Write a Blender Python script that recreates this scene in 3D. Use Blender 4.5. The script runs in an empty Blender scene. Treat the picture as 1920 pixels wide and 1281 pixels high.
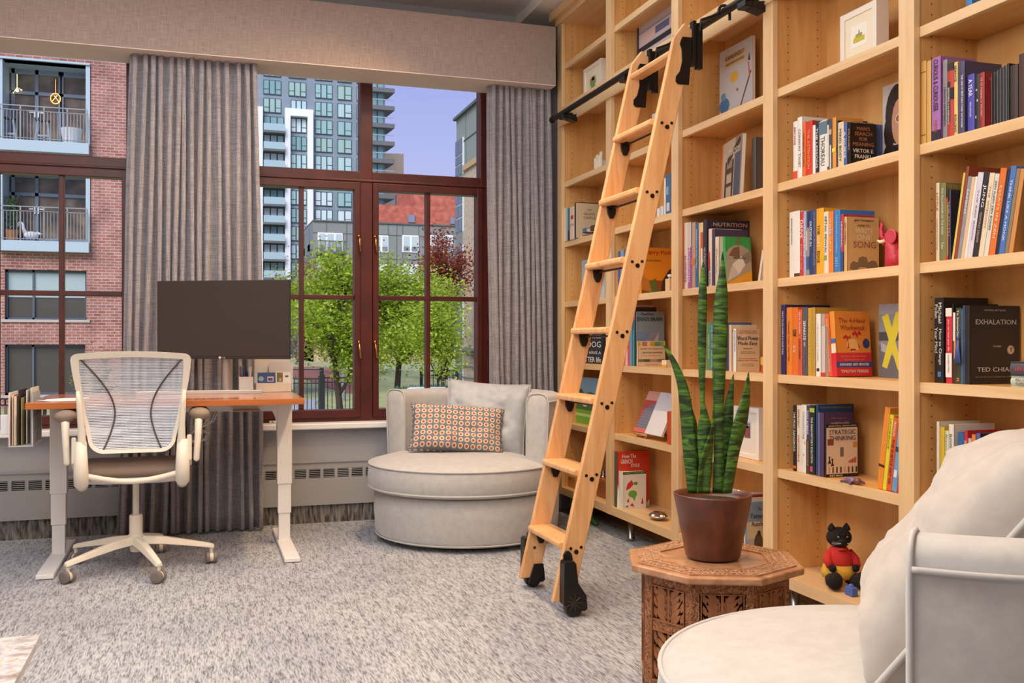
import bpy, bmesh, math, random
from mathutils import Vector, Matrix, noise
random.seed(7)
PI = math.pi
sc = bpy.context.scene
COL = sc.collection
# ------------------------------------------------------------------ camera
F = 1805.0; HZ = 642.0; CC = 0.95082; SS = 0.30975; YAW = math.atan2(SS, CC)
cam = bpy.data.cameras.new('camera'); cam.sensor_width = 36; cam.lens = F/1920*36
cam.shift_y = -(HZ-640.5)/1920*-1.0
cam.clip_start = 0.05; cam.clip_end = 600
camo = bpy.data.objects.new('camera', cam); COL.objects.link(camo)
camo.location = (0, 0, 1); camo.rotation_euler = (PI/2, 0, -YAW)
sc.camera = camo
sc.view_settings.view_transform = 'Standard'; sc.view_settings.look = 'None'
sc.view_settings.exposure = 0.0; sc.view_settings.gamma = 1
# ------------------------------------------------------------------ sky
w = bpy.data.worlds.new('sky'); sc.world = w; w.use_nodes = True
nt = w.node_tree; bg = nt.nodes['Background']
tc = nt.nodes.new('ShaderNodeTexCoord'); sx = nt.nodes.new('ShaderNodeSeparateXYZ'); cr = nt.nodes.new('ShaderNodeValToRGB')
nt.links.new(tc.outputs['Generated'], sx.inputs[0]); nt.links.new(sx.outputs['Z'], cr.inputs[0]); nt.links.new(cr.outputs[0], bg.inputs[0])
e = cr.color_ramp.elements
e[0].position = 0.0; e[0].color = (0.80, 0.82, 0.97, 1)
e[1].position = 0.42; e[1].color = (0.22, 0.30, 0.86, 1)
n_ = e.new(0.14); n_.color = (0.56, 0.61, 0.97, 1)
bg.inputs[1].default_value = 0.92
# ------------------------------------------------------------------ lamps
def area(name, loc, rot, sx_, sy_, power, col):
    l = bpy.data.lights.new(name, 'AREA'); l.shape = 'RECTANGLE'; l.size = sx_; l.size_y = sy_; l.energy = power; l.color = col
    o = bpy.data.objects.new(name, l); COL.objects.link(o); o.location = loc; o.rotation_euler = rot
    return o
def spot(name, loc, power, col, ang=110, r=0.06, rot=(0, 0, 0)):
    l = bpy.data.lights.new(name, 'SPOT'); l.energy = power; l.color = col; l.spot_size = math.radians(ang); l.spot_blend = 0.8; l.shadow_soft_size = r
    o = bpy.data.objects.new(name, l); COL.objects.link(o); o.location = loc; o.rotation_euler = rot
sun = bpy.data.lights.new('sun', 'SUN'); sun.energy = 4.2; sun.angle = math.radians(40); sun.color = (1, .96, .9)
suno = bpy.data.objects.new('sun', sun); COL.objects.link(suno)
suno.rotation_euler = (math.radians(50), 0, math.radians(-31))
# added fill panels overhead and behind the camera, and the downlights in front of the bookcase
area('ceiling_fill', (-0.7, 2.3, 2.9), (0, 0, 0), 2.0, 2.4, 58, (1, .96, .95))
area('room_fill', (-0.6, -1.5, 2.2), (math.radians(62), 0, math.radians(-16)), 2.4, 1.8, 20, (1, .95, .92))
for yy, pw in ((4.5, 78), (3.75, 74), (3.0, 66), (2.2, 50), (1.3, 22)):
    spot('downlight', (1.18, yy, 2.90), pw, (1, .64, .30), 130, 0.05, (0, math.radians(22), 0))
pl_ = bpy.data.lights.new('point_fill', 'POINT'); pl_.energy = 58; pl_.shadow_soft_size = .3; pl_.color = (1, .95, .92)  # added soft point fill that brightens ceiling and valance, no lamp body
po_ = bpy.data.objects.new('point_fill', pl_); COL.objects.link(po_); po_.location = (0.0, 1.5, 2.05)
area('daylight_fill', (0.3, 3.9, 2.93), (0, 0, 0), 3.0, 1.4, 28, (.84, .91, 1.0))  # added cool panel at ceiling height, supplements daylight from the windows
# ------------------------------------------------------------------ pixel rays -> world
def ray(u):
    a = (u-960)/F; return SS+a*CC, CC-a*SS
def yX(u, X): dx, dy = ray(u); return X*dy/dx
def xY(u, Y): dx, dy = ray(u); return Y*dx/dy
def tX(u, X): return X/ray(u)[0]
def tY(u, Y): return Y/ray(u)[1]
def zz(v, t): return 1+(HZ-v)/F*t
def PT(u, v, t): dx, dy = ray(u); return Vector((dx*t, dy*t, zz(v, t)))
def FL(u, v, z=0.0):
    t = (1-z)*F/(v-HZ); dx, dy = ray(u); return Vector((dx*t, dy*t, z))
def LT(lat, t): return Vector((SS*t+CC*lat, CC*t-SS*lat, 0))
# ------------------------------------------------------------------ materials
def lin(h):
    if isinstance(h, str):
        h = h.lstrip('#'); v = [int(h[i:i+2], 16)/255 for i in (0, 2, 4)]
    else: v = h
    return tuple(x/12.92 if x <= .04045 else ((x+.055)/1.055)**2.4 for x in v)
MC = {}
def M(h, rough=.6, metal=0, **k):
    key = (str(h), rough, metal, str(k))
    if key in MC: return MC[key]
    m = bpy.data.materials.new('mat'); m.use_nodes = True
    b = m.node_tree.nodes['Principled BSDF']; b.inputs['Base Color'].default_value = (*lin(h), 1)
    b.inputs['Roughness'].default_value = rough; b.inputs['Metallic'].default_value = metal
    if 'emit' in k: b.inputs['Emission Color'].default_value = (*lin(h), 1); b.inputs['Emission Strength'].default_value = k['emit']
    if 'sheen' in k: b.inputs['Sheen Weight'].default_value = k['sheen']
    if 'coat' in k: b.inputs['Coat Weight'].default_value = k['coat']
    if 'spec' in k: b.inputs['Specular IOR Level'].default_value = k['spec']
    MC[key] = m; return m
def nodes(name):
    m = bpy.data.materials.new(name); m.use_nodes = True; t = m.node_tree
    return m, t, t.nodes['Principled BSDF']
def N(t, kind, **kw):
    n = t.nodes.new('ShaderNode'+kind)
    for k, v in kw.items():
        if k.startswith('_'): n.inputs[k[1:].replace('_', ' ')].default_value = v
        else: setattr(n, k, v)
    return n
def coords(t, scale, kind='Object'):
    c = N(t, 'TexCoord'); mp = N(t, 'Mapping'); mp.inputs['Scale'].default_value = scale
    t.links.new(c.outputs[kind], mp.inputs[0]); return mp
def ramp(t, stops):
    r = N(t, 'ValToRGB'); el = r.color_ramp.elements
    while len(el) < len(stops): el.new(0.5)
    for i, (p, c) in enumerate(stops): el[i].position = p; el[i].color = (*lin(c), 1)
    return r
def noisy(name, stops, scale, nscale=5, detail=4, rough=.6, bump=0, dist=0, rng=.5, sheen=0, coat=0, metal=0, bdist=.01):
    m, t, b = nodes(name); mp = coords(t, scale)
    n = N(t, 'TexNoise'); n.inputs['Scale'].default_value = nscale; n.inputs['Detail'].default_value = detail; n.inputs['Distortion'].default_value = dist
    n.inputs['Roughness'].default_value = rng
    t.links.new(mp.outputs[0], n.inputs['Vector']); r = ramp(t, stops); t.links.new(n.outputs['Fac'], r.inputs[0]); t.links.new(r.outputs[0], b.inputs['Base Color'])
    b.inputs['Roughness'].default_value = rough; b.inputs['Metallic'].default_value = metal
    b.inputs['Sheen Weight'].default_value = sheen; b.inputs['Coat Weight'].default_value = coat
    if bump:
        bp = N(t, 'Bump'); bp.inputs['Strength'].default_value = bump; bp.inputs['Distance'].default_value = bdist
        t.links.new(n.outputs['Fac'], bp.inputs['Height']); t.links.new(bp.outputs[0], b.inputs['Normal'])
    return m
def weave(name, c1, c2, s=260, rough=.9, sheen=.2):
    m, t, b = nodes(name); mp = coords(t, (s, s, s*.05)); mp2 = coords(t, (s*.06, s*.06, s*1.1))
    a = N(t, 'TexNoise'); a.inputs['Scale'].default_value = 1; a.inputs['Detail'].default_value = 2
    c = N(t, 'TexNoise'); c.inputs['Scale'].default_value = 1; c.inputs['Detail'].default_value = 2
    t.links.new(mp.outputs[0], a.inputs['Vector']); t.links.new(mp2.outputs[0], c.inputs['Vector'])
    ad = N(t, 'Math', operation='ADD'); t.links.new(a.outputs['Fac'], ad.inputs[0]); t.links.new(c.outputs['Fac'], ad.inputs[1])
    hf = N(t, 'Math', operation='MULTIPLY'); hf.inputs[1].default_value = .5; t.links.new(ad.outputs[0], hf.inputs[0])
    r = ramp(t, [(.36, c1), (.64, c2)]); t.links.new(hf.outputs[0], r.inputs[0]); t.links.new(r.outputs[0], b.inputs['Base Color'])
    b.inputs['Roughness'].default_value = rough; b.inputs['Sheen Weight'].default_value = sheen
    bp = N(t, 'Bump'); bp.inputs['Strength'].default_value = .25; bp.inputs['Distance'].default_value = .002
    t.links.new(hf.outputs[0], bp.inputs['Height']); t.links.new(bp.outputs[0], b.inputs['Normal'])
    return m
def brickmat(name, c1, c2, mortar, bw=.22, bh=.075, plane='xz', ms=.01):
    m, t, b = nodes(name); c = N(t, 'TexCoord'); s = N(t, 'SeparateXYZ'); cb = N(t, 'CombineXYZ')
    t.links.new(c.outputs['Object'], s.inputs[0]); t.links.new(s.outputs['X' if plane[0] == 'x' else 'Y'], cb.inputs[0]); t.links.new(s.outputs['Z'], cb.inputs[1])
    br = N(t, 'TexBrick'); br.inputs['Scale'].default_value = 1; br.inputs['Brick Width'].default_value = bw; br.inputs['Row Height'].default_value = bh
    br.inputs['Mortar Size'].default_value = ms; br.inputs['Color1'].default_value = (*lin(c1), 1); br.inputs['Color2'].default_value = (*lin(c2), 1); br.inputs['Mortar'].default_value = (*lin(mortar), 1)
    t.links.new(cb.outputs[0], br.inputs['Vector'])
    n = N(t, 'TexNoise'); n.inputs['Scale'].default_value = 1.3; n.inputs['Detail'].default_value = 5; t.links.new(c.outputs['Object'], n.inputs['Vector'])
    mx = N(t, 'MixRGB', blend_type='MULTIPLY'); mx.inputs[0].default_value = .6; r = ramp(t, [(.35, '#b0a8a8'), (.65, '#ffffff')]); t.links.new(n.outputs['Fac'], r.inputs[0])
    t.links.new(br.outputs['Color'], mx.inputs[1]); t.links.new(r.outputs[0], mx.inputs[2]); t.links.new(mx.outputs[0], b.inputs['Base Color'])
    b.inputs['Roughness'].default_value = .9; return m
# maple, grain along z / y / x
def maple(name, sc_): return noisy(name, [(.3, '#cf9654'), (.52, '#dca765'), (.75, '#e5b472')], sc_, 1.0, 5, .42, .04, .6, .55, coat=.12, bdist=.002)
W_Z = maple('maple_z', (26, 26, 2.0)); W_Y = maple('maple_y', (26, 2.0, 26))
WL_Z = noisy('maple_pale_z', [(.3, '#dbb17e'), (.55, '#e4bf8e'), (.8, '#ebcb9e')], (30, 30, 2.2), 1, 5, .4, .03, .6, .55, coat=.12, bdist=.002)  # paler maple for the fronts: neutral daylight on them put into the colour
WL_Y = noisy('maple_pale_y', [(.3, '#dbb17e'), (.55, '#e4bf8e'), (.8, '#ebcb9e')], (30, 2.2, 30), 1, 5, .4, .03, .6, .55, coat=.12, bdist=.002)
LAD = noisy('ladder_maple', [(.3, '#cf9660'), (.52, '#e0ac76'), (.75, '#e8ba88')], (22, 22, 2.2), 1.2, 5, .38, .03, 1.2, .6, coat=.2, bdist=.002)
BLACK = M('#1a1715', .38, .3); BLK = M('#17171a', .5); WHITE = M('#e9e6e1', .55); OFFW = M('#e6ddd0', .45)
RED_WD = noisy('mahogany_paint', [(.3, '#3f110b'), (.7, '#54190f')], (3, 3, 3), 3, 3, .42)
STEEL = M('#b5b2ac', .25, 1)
UPH = noisy('upholstery', [(.3, '#b1aeab'), (.7, '#c0bdba')], (9, 9, 9), 3, 6, .9, .12, .3, .6, sheen=.35, bdist=.004)
UPH_PIPE = M('#bab7b4', .9, sheen=.3)
PAGES = M('#e2d5bd', .85)
# ------------------------------------------------------------------ mesh builder
class MB:
    def __init__(s): s.v = []; s.f = []; s.m = []; s.T = None
    def add(s, vs, fs, mi=0):
        k = len(s.v)
        s.v += [tuple(s.T @ Vector(p)) if s.T else tuple(p) for p in vs]
        s.f += [tuple(i+k for i in q) for q in fs]; s.m += [mi]*len(fs); return s
    def box(s, x0, x1, y0, y1, z0, z1, mi=0):
        if x0 > x1: x0, x1 = x1, x0
        if y0 > y1: y0, y1 = y1, y0
        if z0 > z1: z0, z1 = z1, z0
        return s.add([(x0,y0,z0),(x1,y0,z0),(x1,y1,z0),(x0,y1,z0),(x0,y0,z1),(x1,y0,z1),(x1,y1,z1),(x0,y1,z1)],
                     [(0,3,2,1),(4,5,6,7),(0,1,5,4),(1,2,6,5),(2,3,7,6),(3,0,4,7)], mi)
    def prism(s, poly, ax, d0, d1, mi=0):
        # poly in the plane normal to ax ('x': (y,z), 'y': (x,z), 'z': (x,y))
        def mk(p, d): return {'x': (d, p[0], p[1]), 'y': (p[0], d, p[1]), 'z': (p[0], p[1], d)}[ax]
        n = len(poly); vs = [mk(p, d0) for p in poly]+[mk(p, d1) for p in poly]
        fs = [tuple(range(n-1, -1, -1)), tuple(range(n, 2*n))]+[(i, (i+1) % n, n+(i+1) % n, n+i) for i in range(n)]
        return s.add(vs, fs, mi)
    def tube(s, pts, r, n=8, mi=0, closed=False, flat=1.0):
        pts = [Vector(p) for p in pts]; L = len(pts); vs = []; fs = []
        rr = r if isinstance(r, (list, tuple)) else [r]*L
        up = None
        for i, p in enumerate(pts):
            if closed: d = pts[(i+1) % L]-pts[i-1]
            else: d = pts[min(i+1, L-1)]-pts[max(i-1, 0)]
            d.normalize()
            if up is None: up = Vector((0, 0, 1)) if abs(d.z) < .9 else Vector((1, 0, 0))
            a = d.cross(up)
            if a.length < 1e-5: a = d.orthogonal()
            a.normalize(); b = a.cross(d).normalized(); up = b
            for k in range(n):
                q = 2*PI*k/n; vs.append(p+a*math.cos(q)*rr[i]+b*math.sin(q)*rr[i]*flat)
        m = L if closed else L-1
        for i in range(m):
            for k in range(n): j = (i+1) % L; fs.append((i*n+k, i*n+(k+1) % n, j*n+(k+1) % n, j*n+k))
        if not closed: fs += [tuple(range(n-1, -1, -1)), tuple((L-1)*n+k for k in range(n))]
        return s.add(vs, fs, mi)
    def lathe(s, prof, n=32, c=(0, 0, 0), ax='z', mi=0, sq=1.0):
        vs = []; fs = []; L = len(prof)
        for r, h in prof:
            for k in range(n):
                q = 2*PI*k/n; x, y = r*math.cos(q), r*math.sin(q)*sq
                p = {'z': (x, y, h), 'x': (h, x, y), 'y': (x, h, y)}[ax]
                vs.append((p[0]+c[0], p[1]+c[1], p[2]+c[2]))
        for i in range(L-1):
            for k in range(n): fs.append((i*n+k, i*n+(k+1) % n, (i+1)*n+(k+1) % n, (i+1)*n+k))
        fs += [tuple(range(n-1, -1, -1)), tuple((L-1)*n+k for k in range(n))]
        return s.add(vs, fs, mi)
    def ball(s, c, r, n=14, mi=0, sx=1, sy=1, sz=1):
        prof = [(max(1e-4, math.sin(PI*i/n)), -math.cos(PI*i/n)) for i in range(n+1)]
        vs = []; fs = []; m = n*2
        for a, h in prof:
            for k in range(m): q = 2*PI*k/m; vs.append((c[0]+r*sx*a*math.cos(q), c[1]+r*sy*a*math.sin(q), c[2]+r*sz*h))
        for i in range(n):
            for k in range(m): fs.append((i*m+k, i*m+(k+1) % m, (i+1)*m+(k+1) % m, (i+1)*m+k))
        return s.add(vs, fs, mi)
    def grid(s, nu, nv, fn, mi=0):
        vs = [fn(i/nu, j/nv) for j in range(nv+1) for i in range(nu+1)]
        fs = [(j*(nu+1)+i, j*(nu+1)+i+1, (j+1)*(nu+1)+i+1, (j+1)*(nu+1)+i) for j in range(nv) for i in range(nu)]
        return s.add(vs, fs, mi)
    def build(s, name, mats, parent=None, smooth=False, bevel=0, seg=2, sub=0, solid=0, fixn=True):
        me = bpy.data.meshes.new(name); me.from_pydata(s.v, [], s.f)
        for m in (mats if isinstance(mats, (list, tuple)) else [mats]): me.materials.append(m)
        me.polygons.foreach_set('material_index', s.m)
        if smooth: me.polygons.foreach_set('use_smooth', [True]*len(s.f))
        if fixn:
            bm = bmesh.new(); bm.from_mesh(me); bmesh.ops.recalc_face_normals(bm, faces=bm.faces); bm.to_mesh(me); bm.free()
        me.update()
        o = bpy.data.objects.new(name, me); COL.objects.link(o)
        if parent: o.parent = parent
        if solid:
            q = o.modifiers.new('thick', 'SOLIDIFY'); q.thickness = solid; q.offset = 0
        if bevel:
            q = o.modifiers.new('bevel', 'BEVEL'); q.width = bevel; q.segments = seg; q.limit_method = 'ANGLE'; q.angle_limit = .6
            if smooth is None: pass
        if sub:
            q = o.modifiers.new('sub', 'SUBSURF'); q.levels = sub; q.render_levels = sub
        if smooth == 'auto':
            pass
        return o
def tag(o, label=None, cat=None, group=None, kind=None):
    if label: o['label'] = label
    if cat: o['category'] = cat
    if group: o['group'] = group
    if kind: o['kind'] = kind
    return o
def thing(name, label, cat, loc=(0, 0, 0), rz=0, group=None):
    o = bpy.data.objects.new(name, None); COL.objects.link(o); o.empty_display_size = .05
    o.location = loc; o.rotation_euler = (0, 0, rz); return tag(o, label, cat, group)
def struct(o, cat=None): o['kind'] = 'structure'; return o
# lettering ---------------------------------------------------------------
_tc = {}
def glyphs(body):
    if body in _tc: return _tc[body]
    cu = bpy.data.curves.new('t', 'FONT'); cu.body = body; cu.resolution_u = 2; cu.align_x = 'CENTER'; cu.align_y = 'CENTER'
    o = bpy.data.objects.new('t', cu); COL.objects.link(o)
    me = bpy.data.meshes.new_from_object(o.evaluated_get(bpy.context.evaluated_depsgraph_get()))
    vs = [v.co.copy() for v in me.vertices]; fs = [tuple(p.vertices) for p in me.polygons]
    bpy.data.objects.remove(o); bpy.data.curves.remove(cu); bpy.data.meshes.remove(me)
    xs = [v.x for v in vs] or [0]; ys = [v.y for v in vs] or [0]
    cx, cy = (min(xs)+max(xs))/2, (min(ys)+max(ys))/2
    _tc[body] = ([(v.x-cx, v.y-cy) for v in vs], fs, max(xs)-min(xs) or 1, max(ys)-min(ys) or 1); return _tc[body]
def letters(mb, body, c, right, up, w, h, mi=0, bold=0, keep=False):
    vs, fs, W, H = glyphs(body); sx_, sy_ = w/W, h/H
    if keep: sx_ = sy_ = min(sx_, sy_)
    c = Vector(c); right = Vector(right); up = Vector(up); nrm = right.cross(up)*.0002
    offs = [(0, 0)] if not bold else [(0, 0), (bold, 0), (0, bold*.6)]
    for k, (ox, oy) in enumerate(offs):
        mb.add([c+right*(x*sx_+ox)+up*(y*sy_+oy)+nrm*k for x, y in vs], fs, mi)
# ================================================================== ROOM
XL, XR, YB, YW = -2.6, 2.30, -2.9, 5.43
carpet, t, b = nodes('carpet')
mp = coords(t, (200, 26, 60)); mp2 = coords(t, (62, 8, 20)); mp3 = coords(t, (2.2, 1.2, 1))
n1 = N(t, 'TexNoise'); n1.inputs['Scale'].default_value = 1; n1.inputs['Detail'].default_value = 3; t.links.new(mp.outputs[0], n1.inputs['Vector'])
n2 = N(t, 'TexNoise'); n2.inputs['Scale'].default_value = 1; n2.inputs['Detail'].default_value = 3; t.links.new(mp2.outputs[0], n2.inputs['Vector'])
n3 = N(t, 'TexNoise'); n3.inputs['Scale'].default_value = 1; t.links.new(mp3.outputs[0], n3.inputs['Vector'])
a1 = N(t, 'Math', operation='MULTIPLY_ADD'); a1.inputs[1].default_value = .62; t.links.new(n1.outputs['Fac'], a1.inputs[0])
a2 = N(t, 'Math', operation='MULTIPLY'); a2.inputs[1].default_value = .38; t.links.new(n2.outputs['Fac'], a2.inputs[0]); t.links.new(a2.outputs[0], a1.inputs[2])
r = ramp(t, [(.34, '#505156'), (.43, '#83858a'), (.50, '#a7a9ae'), (.60, '#bfc1c4')]); t.links.new(a1.outputs[0], r.inputs[0])
r3 = ramp(t, [(.35, '#e6e6ea'), (.65, '#ffffff')]); t.links.new(n3.outputs['Fac'], r3.inputs[0])
mx = N(t, 'MixRGB', blend_type='MULTIPLY'); mx.inputs[0].default_value = 1; t.links.new(r.outputs[0], mx.inputs[1]); t.links.new(r3.outputs[0], mx.inputs[2])
t.links.new(mx.outputs[0], b.inputs['Base Color']); b.inputs['Roughness'].default_value = 1; b.inputs['Sheen Weight'].default_value = .15
bp = N(t, 'Bump'); bp.inputs['Strength'].default_value = .8; bp.inputs['Distance'].default_value = .006; t.links.new(a1.outputs[0], bp.inputs['Height']); t.links.new(bp.outputs[0], b.inputs['Normal'])
struct(MB().box(XL-.1, XR+.2, YB-.1, 5.62, -.1, 0).build('floor', carpet))
WALLP = M('#a9a8aa', .85); WALLW = M('#cfc8c0', .85); CEIL = M('#ece6e0', .9)
struct(MB().box(XL-.1, XR+.2, YB-.1, 5.8, 2.995, 3.1).box(1.85, XR+.1, YB, 5.62, 2.93, 2.995, 1).build('ceiling', [CEIL, M('#e6e0d8', .9)]))
struct(MB().box(XL-.12, XL, YB, 5.7, 0, 3.0).build('wall_left', WALLW))
struct(MB().box(XR, XR+.12, YB, 5.7, 0, 3.0).build('wall_right', M('#a98a66', .8)))
struct(MB().box(XL, XR, YB-.12, YB, 0, 3.0).build('wall_back', WALLW))
W2X0, W2X1 = .18, 1.64; SH = 1.948
W1X0, W1X1 = W2X0-SH, W2X1-SH; ZB, ZT = .545, 2.66
m = MB()
m.box(XL, XR, YW, 5.62, 0, ZB-.02)
m.box(XL, W1X0, YW+.03, 5.66, ZB-.02, ZT); m.box(W1X1, W2X0, YW+.03, 5.66, ZB-.02, ZT); m.box(W2X1, XR, YW+.03, 5.66, ZB-.02, ZT)
m.box(XL, XR, 5.60, 5.70, ZT, 3.0)
struct(m.build('wall_window', WALLP))
struct(MB().box(XL, XR, 5.36, 5.50, .520, .553).build('trim_1', M('#eceae8', .4), bevel=.006))      # sill
struct(MB().box(XL, 2.0, 5.405, 5.43, 0, .098).build('baseboard_window', noisy('carpet_edge', [(.35, '#3c3835'), (.65, '#8a8580')], (90, 90, 14), 1, 3, 1)))
def window(name, x0, x1):
    m = MB(); y0, y1 = 5.47, 5.56; F_ = .055
    m.box(x0, x0+F_, y0, y1, ZB, ZT); m.box(x1-F_, x1, y0, y1, ZB, ZT)
    m.box(x0, x1, y0+.0007, y1-.0007, ZT-.06, ZT+.001); m.box(x0+.001, x1-.001, y0+.0007, y1-.0007, ZB-.001, ZB+.035); m.box(x0+.001, x1-.001, y0+.0007, y1-.0007, 1.905, 1.972)
    xc = (x0+x1)/2; m.box(xc-.036, xc+.036, y0-.0006, y1+.0006, ZB+.001, ZT-.001)
    m.box(x0, x1, y0-.008, y0+.01, 1.912, 1.925)
    w_ = m.build(name, RED_WD, bevel=.004); struct(w_)
    gm, t, b = nodes('pane_glass'); 
    t.nodes.remove(b); tr = N(t, 'BsdfTransparent'); gl = N(t, 'BsdfGlossy'); gl.inputs['Roughness'].default_value = .02
    gl.inputs['Color'].default_value = (.9, .95, 1, 1); ms = N(t, 'MixShader'); ms.inputs[0].default_value = .0015
    t.links.new(tr.outputs[0], ms.inputs[1]); t.links.new(gl.outputs[0], ms.inputs[2]); t.links.new(ms.outputs[0], t.nodes['Material Output'].inputs[0])
    for s, (a, c_) in enumerate(((x0+F_-.012, xc-.036), (xc+.036, x1-F_+.012))):
        cz0, cz1 = ZB+.03, 1.908; st = .033; k = MB()
        k.box(a, a+st, y0-.012, y1-.02, cz0, cz1); k.box(c_-st, c_, y0-.012, y1-.02, cz0, cz1)
        k.box(a+.0008, c_-.0008, y0-.0112, y1-.0208, cz0+.0006, cz0+.045); k.box(a+.0008, c_-.0008, y0-.0112, y1-.0208, cz1-.042, cz1-.0006)
        mc = (a+c_)/2; k.box(mc-.0125, mc+.0125, y0+.005, y1-.03, cz0+.04, cz1-.04); k.box(a+st, c_-st, y0+.0058, y1-.0308, 1.242, 1.268)
        cs_ = k.build('casement', RED_WD, w_, bevel=.003)
        MB().box(a+st-.005, c_-st+.005, y0+.03, y0+.034, cz0+.04, cz1-.04).build('pane', gm, cs_)
        MB().box(a, c_, y0+.03, y0+.034, 1.972, ZT-.06).build('pane', gm, w_)
        hx = c_-.010 if s == 0 else a+.010
        g = MB()
        for hz in (.955, 1.555):
            g.box(hx-.008, hx+.008, y0-.026, y0-.010, hz+.035, hz+.055)
            g.tube([(hx, y0-.03, hz+.045), (hx+.004, y0-.034, hz+.0), (hx+.010, y0-.03, hz-.045)], [.006, .006, .0085], 8)
        g.build('latch', M('#c98f52', .25, 1), cs_, smooth=True)
    return w_
window('window_1', W1X0, W1X1); window('window_2', W2X0, W2X1)
# cross pieces of metal at the window foot
sb = MB().box(xY(505, 5.465), xY(545, 5.465), 5.455, 5.470, .555, .567)
sb.box(xY(509, 5.455), xY(513, 5.455), 5.452, 5.456, .558, .564, 1)
tag(sb.build('window_stay_bar', [M('#cfd2cc', .4), M('#4f9a66', .5)]), 'small grey metal bar fixed at the foot of the dark red window', 'window fitting')
# convector grille under the windows
gcol = M('#9f9d9c', .6)
def convector(name, x0, x1, label):
    th_ = thing(name, label, 'radiator', ((x0+x1)/2, 5.41, 0), 0, None)
    c0 = (x0+x1)/2; m = MB()
    m.box(x0-c0, x1-c0, -.02, .02, .10, .25); m.box(x0-c0, x1-c0, -.02, .02, .30, .345); m.box(x0-c0, x1-c0, .0, .02, .25, .30)
    m.box(x0-c0, x1-c0, -.026, -.018, .335, .35)
    g = MB(); x = x0
    while x < x1-.02:
        m.box(x-c0, min(x+.016, x1)-c0, -.02, 0, .25, .30)
        for q in range(5): g.box(x+.016-c0, min(x+.078, x1)-c0, -.018, -.006, .2545+q*.0098, .2575+q*.0098)
        x += .078
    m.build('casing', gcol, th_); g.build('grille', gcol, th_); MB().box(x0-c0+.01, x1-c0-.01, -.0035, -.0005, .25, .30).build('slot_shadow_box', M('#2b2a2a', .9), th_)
convector('baseboard_heater', XL+.05, -.36, 'grey baseboard heater with a slotted grille left of the curtain behind the desk')
convector('baseboard_heater', .33, 1.98, 'grey baseboard heater with a slotted grille between desk and round armchair')
# valance box
VAL = weave('valance_linen', '#8f7c72', '#ad988c', 260); VALB = M('#e2d0c6', .8)  # underside paler than the face: floor bounce light put into its colour
vx1 = 1.955
v_ = thing('valance', 'wide linen covered box valance above the window curtains', 'valance', (0, 5.19, 2.48))
MB().box(XL+.01, vx1, 0, .02, 0, .335).box(XL+.01, vx1, .02, .40, .315, .335).build('front_board', VAL, v_)
MB().box(XL+.01, vx1, .02, .11, -.004, .016).box(XL+.01, vx1, .0, .02, -.004, .0).box(XL+.01, vx1, .11, .28, -.004, .010).build('bottom_board', VALB, v_)
# curtains
CUR = weave('curtain_linen', '#7c7678', '#aca6a9', 260)
def curtain(name, x0t, x1t, x0b, x1b, yc, nf, label, seed, amp=.042, z0=.012, z1=2.478):
    rnd = random.Random(seed); ph = [0]
    for i in range(nf): ph.append(ph[-1]+rnd.uniform(.6, 1.4))
    tot = ph[-1]; offs = [rnd.uniform(.75, 1.2) for _ in range(nf+1)]
    def fn(u, v):
        z = z0+(z1-z0)*v; s = u*tot; k = 0
        while k < nf-1 and ph[k+1] < s: k += 1
        fr = (s-ph[k])/(ph[k+1]-ph[k]); am = amp*offs[k]*(1.05-.35*v)
        w_ = math.sin(2*PI*fr)
        w_ = math.copysign(abs(w_)**.75, w_); y = yc+am*w_*(.9+.1*math.sin(3*z+k))
        x = (x0b+(x1b-x0b)*u)*(1-v)+(x0t+(x1t-x0t)*u)*v + .026*math.cos(2*PI*fr)*0+.016*math.sin(4*PI*fr)+.006*math.sin(2.3*z+k*1.7)
        return (x, y, z)
    m = MB().grid(nf*14, 24, fn)
    o = m.build(name, CUR, None, smooth=True, solid=.003, fixn=False); return tag(o, label, 'curtain')
curtain('curtain', -.327, .30, -.395, .335, 5.292, 15, 'long grey linen curtain gathered behind the desk and monitor', 3)
curtain('curtain', 1.585, 1.945, 1.60, 1.985, 5.292, 10, 'long grey linen curtain between the dark red window and bookcase', 5, .038)
# ================================================================== BOOKCASE
BX = 2.0; BACK = 2.235
st = [5.245, 4.542, 3.819, 3.088, 2.357, 1.626, .895, .164]
ZS = [.535, .882, 1.234, 1.583, 1.93]
bc = thing('bookcase', 'tall maple bookcase covering the right wall with open shelves on short metal legs', 'bookcase', (2.0, 2.7, 0))
def rel(m, name, mat, par=bc, **k):
    m.v = [(x-2.0, y-2.7, z) for x, y, z in m.v]; return m.build(name, mat, par, **k)
rel(MB().box(BACK, BACK+.02, .12, 5.275, .12, 2.88), 'back_panel', maple('maple_back', (9, 9, 1.1)))
rel(MB().prism([(1.955, 2.875), (1.955, 2.925), (1.975, 2.93), (2.3, 2.93), (2.3, 2.875)], 'y', .12, 5.30).box(1.985, 2.0, .12, 5.28, 2.845, 2.878), 'crown_moulding', WL_Y)
for i, y in enumerate(st):
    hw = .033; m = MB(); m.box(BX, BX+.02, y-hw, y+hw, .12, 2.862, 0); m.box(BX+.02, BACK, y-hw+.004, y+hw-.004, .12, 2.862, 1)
    for z in [.20+.0322*k for k in range(83)]:
        if 2.24 < z < 2.37: continue
        for X in (2.066, 2.194):
            for yy, sg in ((y-hw+.0035, 1),):
                m.add([(X+.0024*math.cos(2*PI*q/8), yy, z+.0024*math.sin(2*PI*q/8)) for q in range(8)], [tuple(range(8))], 2)
    rel(m, 'upright', [WL_Z, W_Z, M('#3b2413', .9)], fixn=False)
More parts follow.
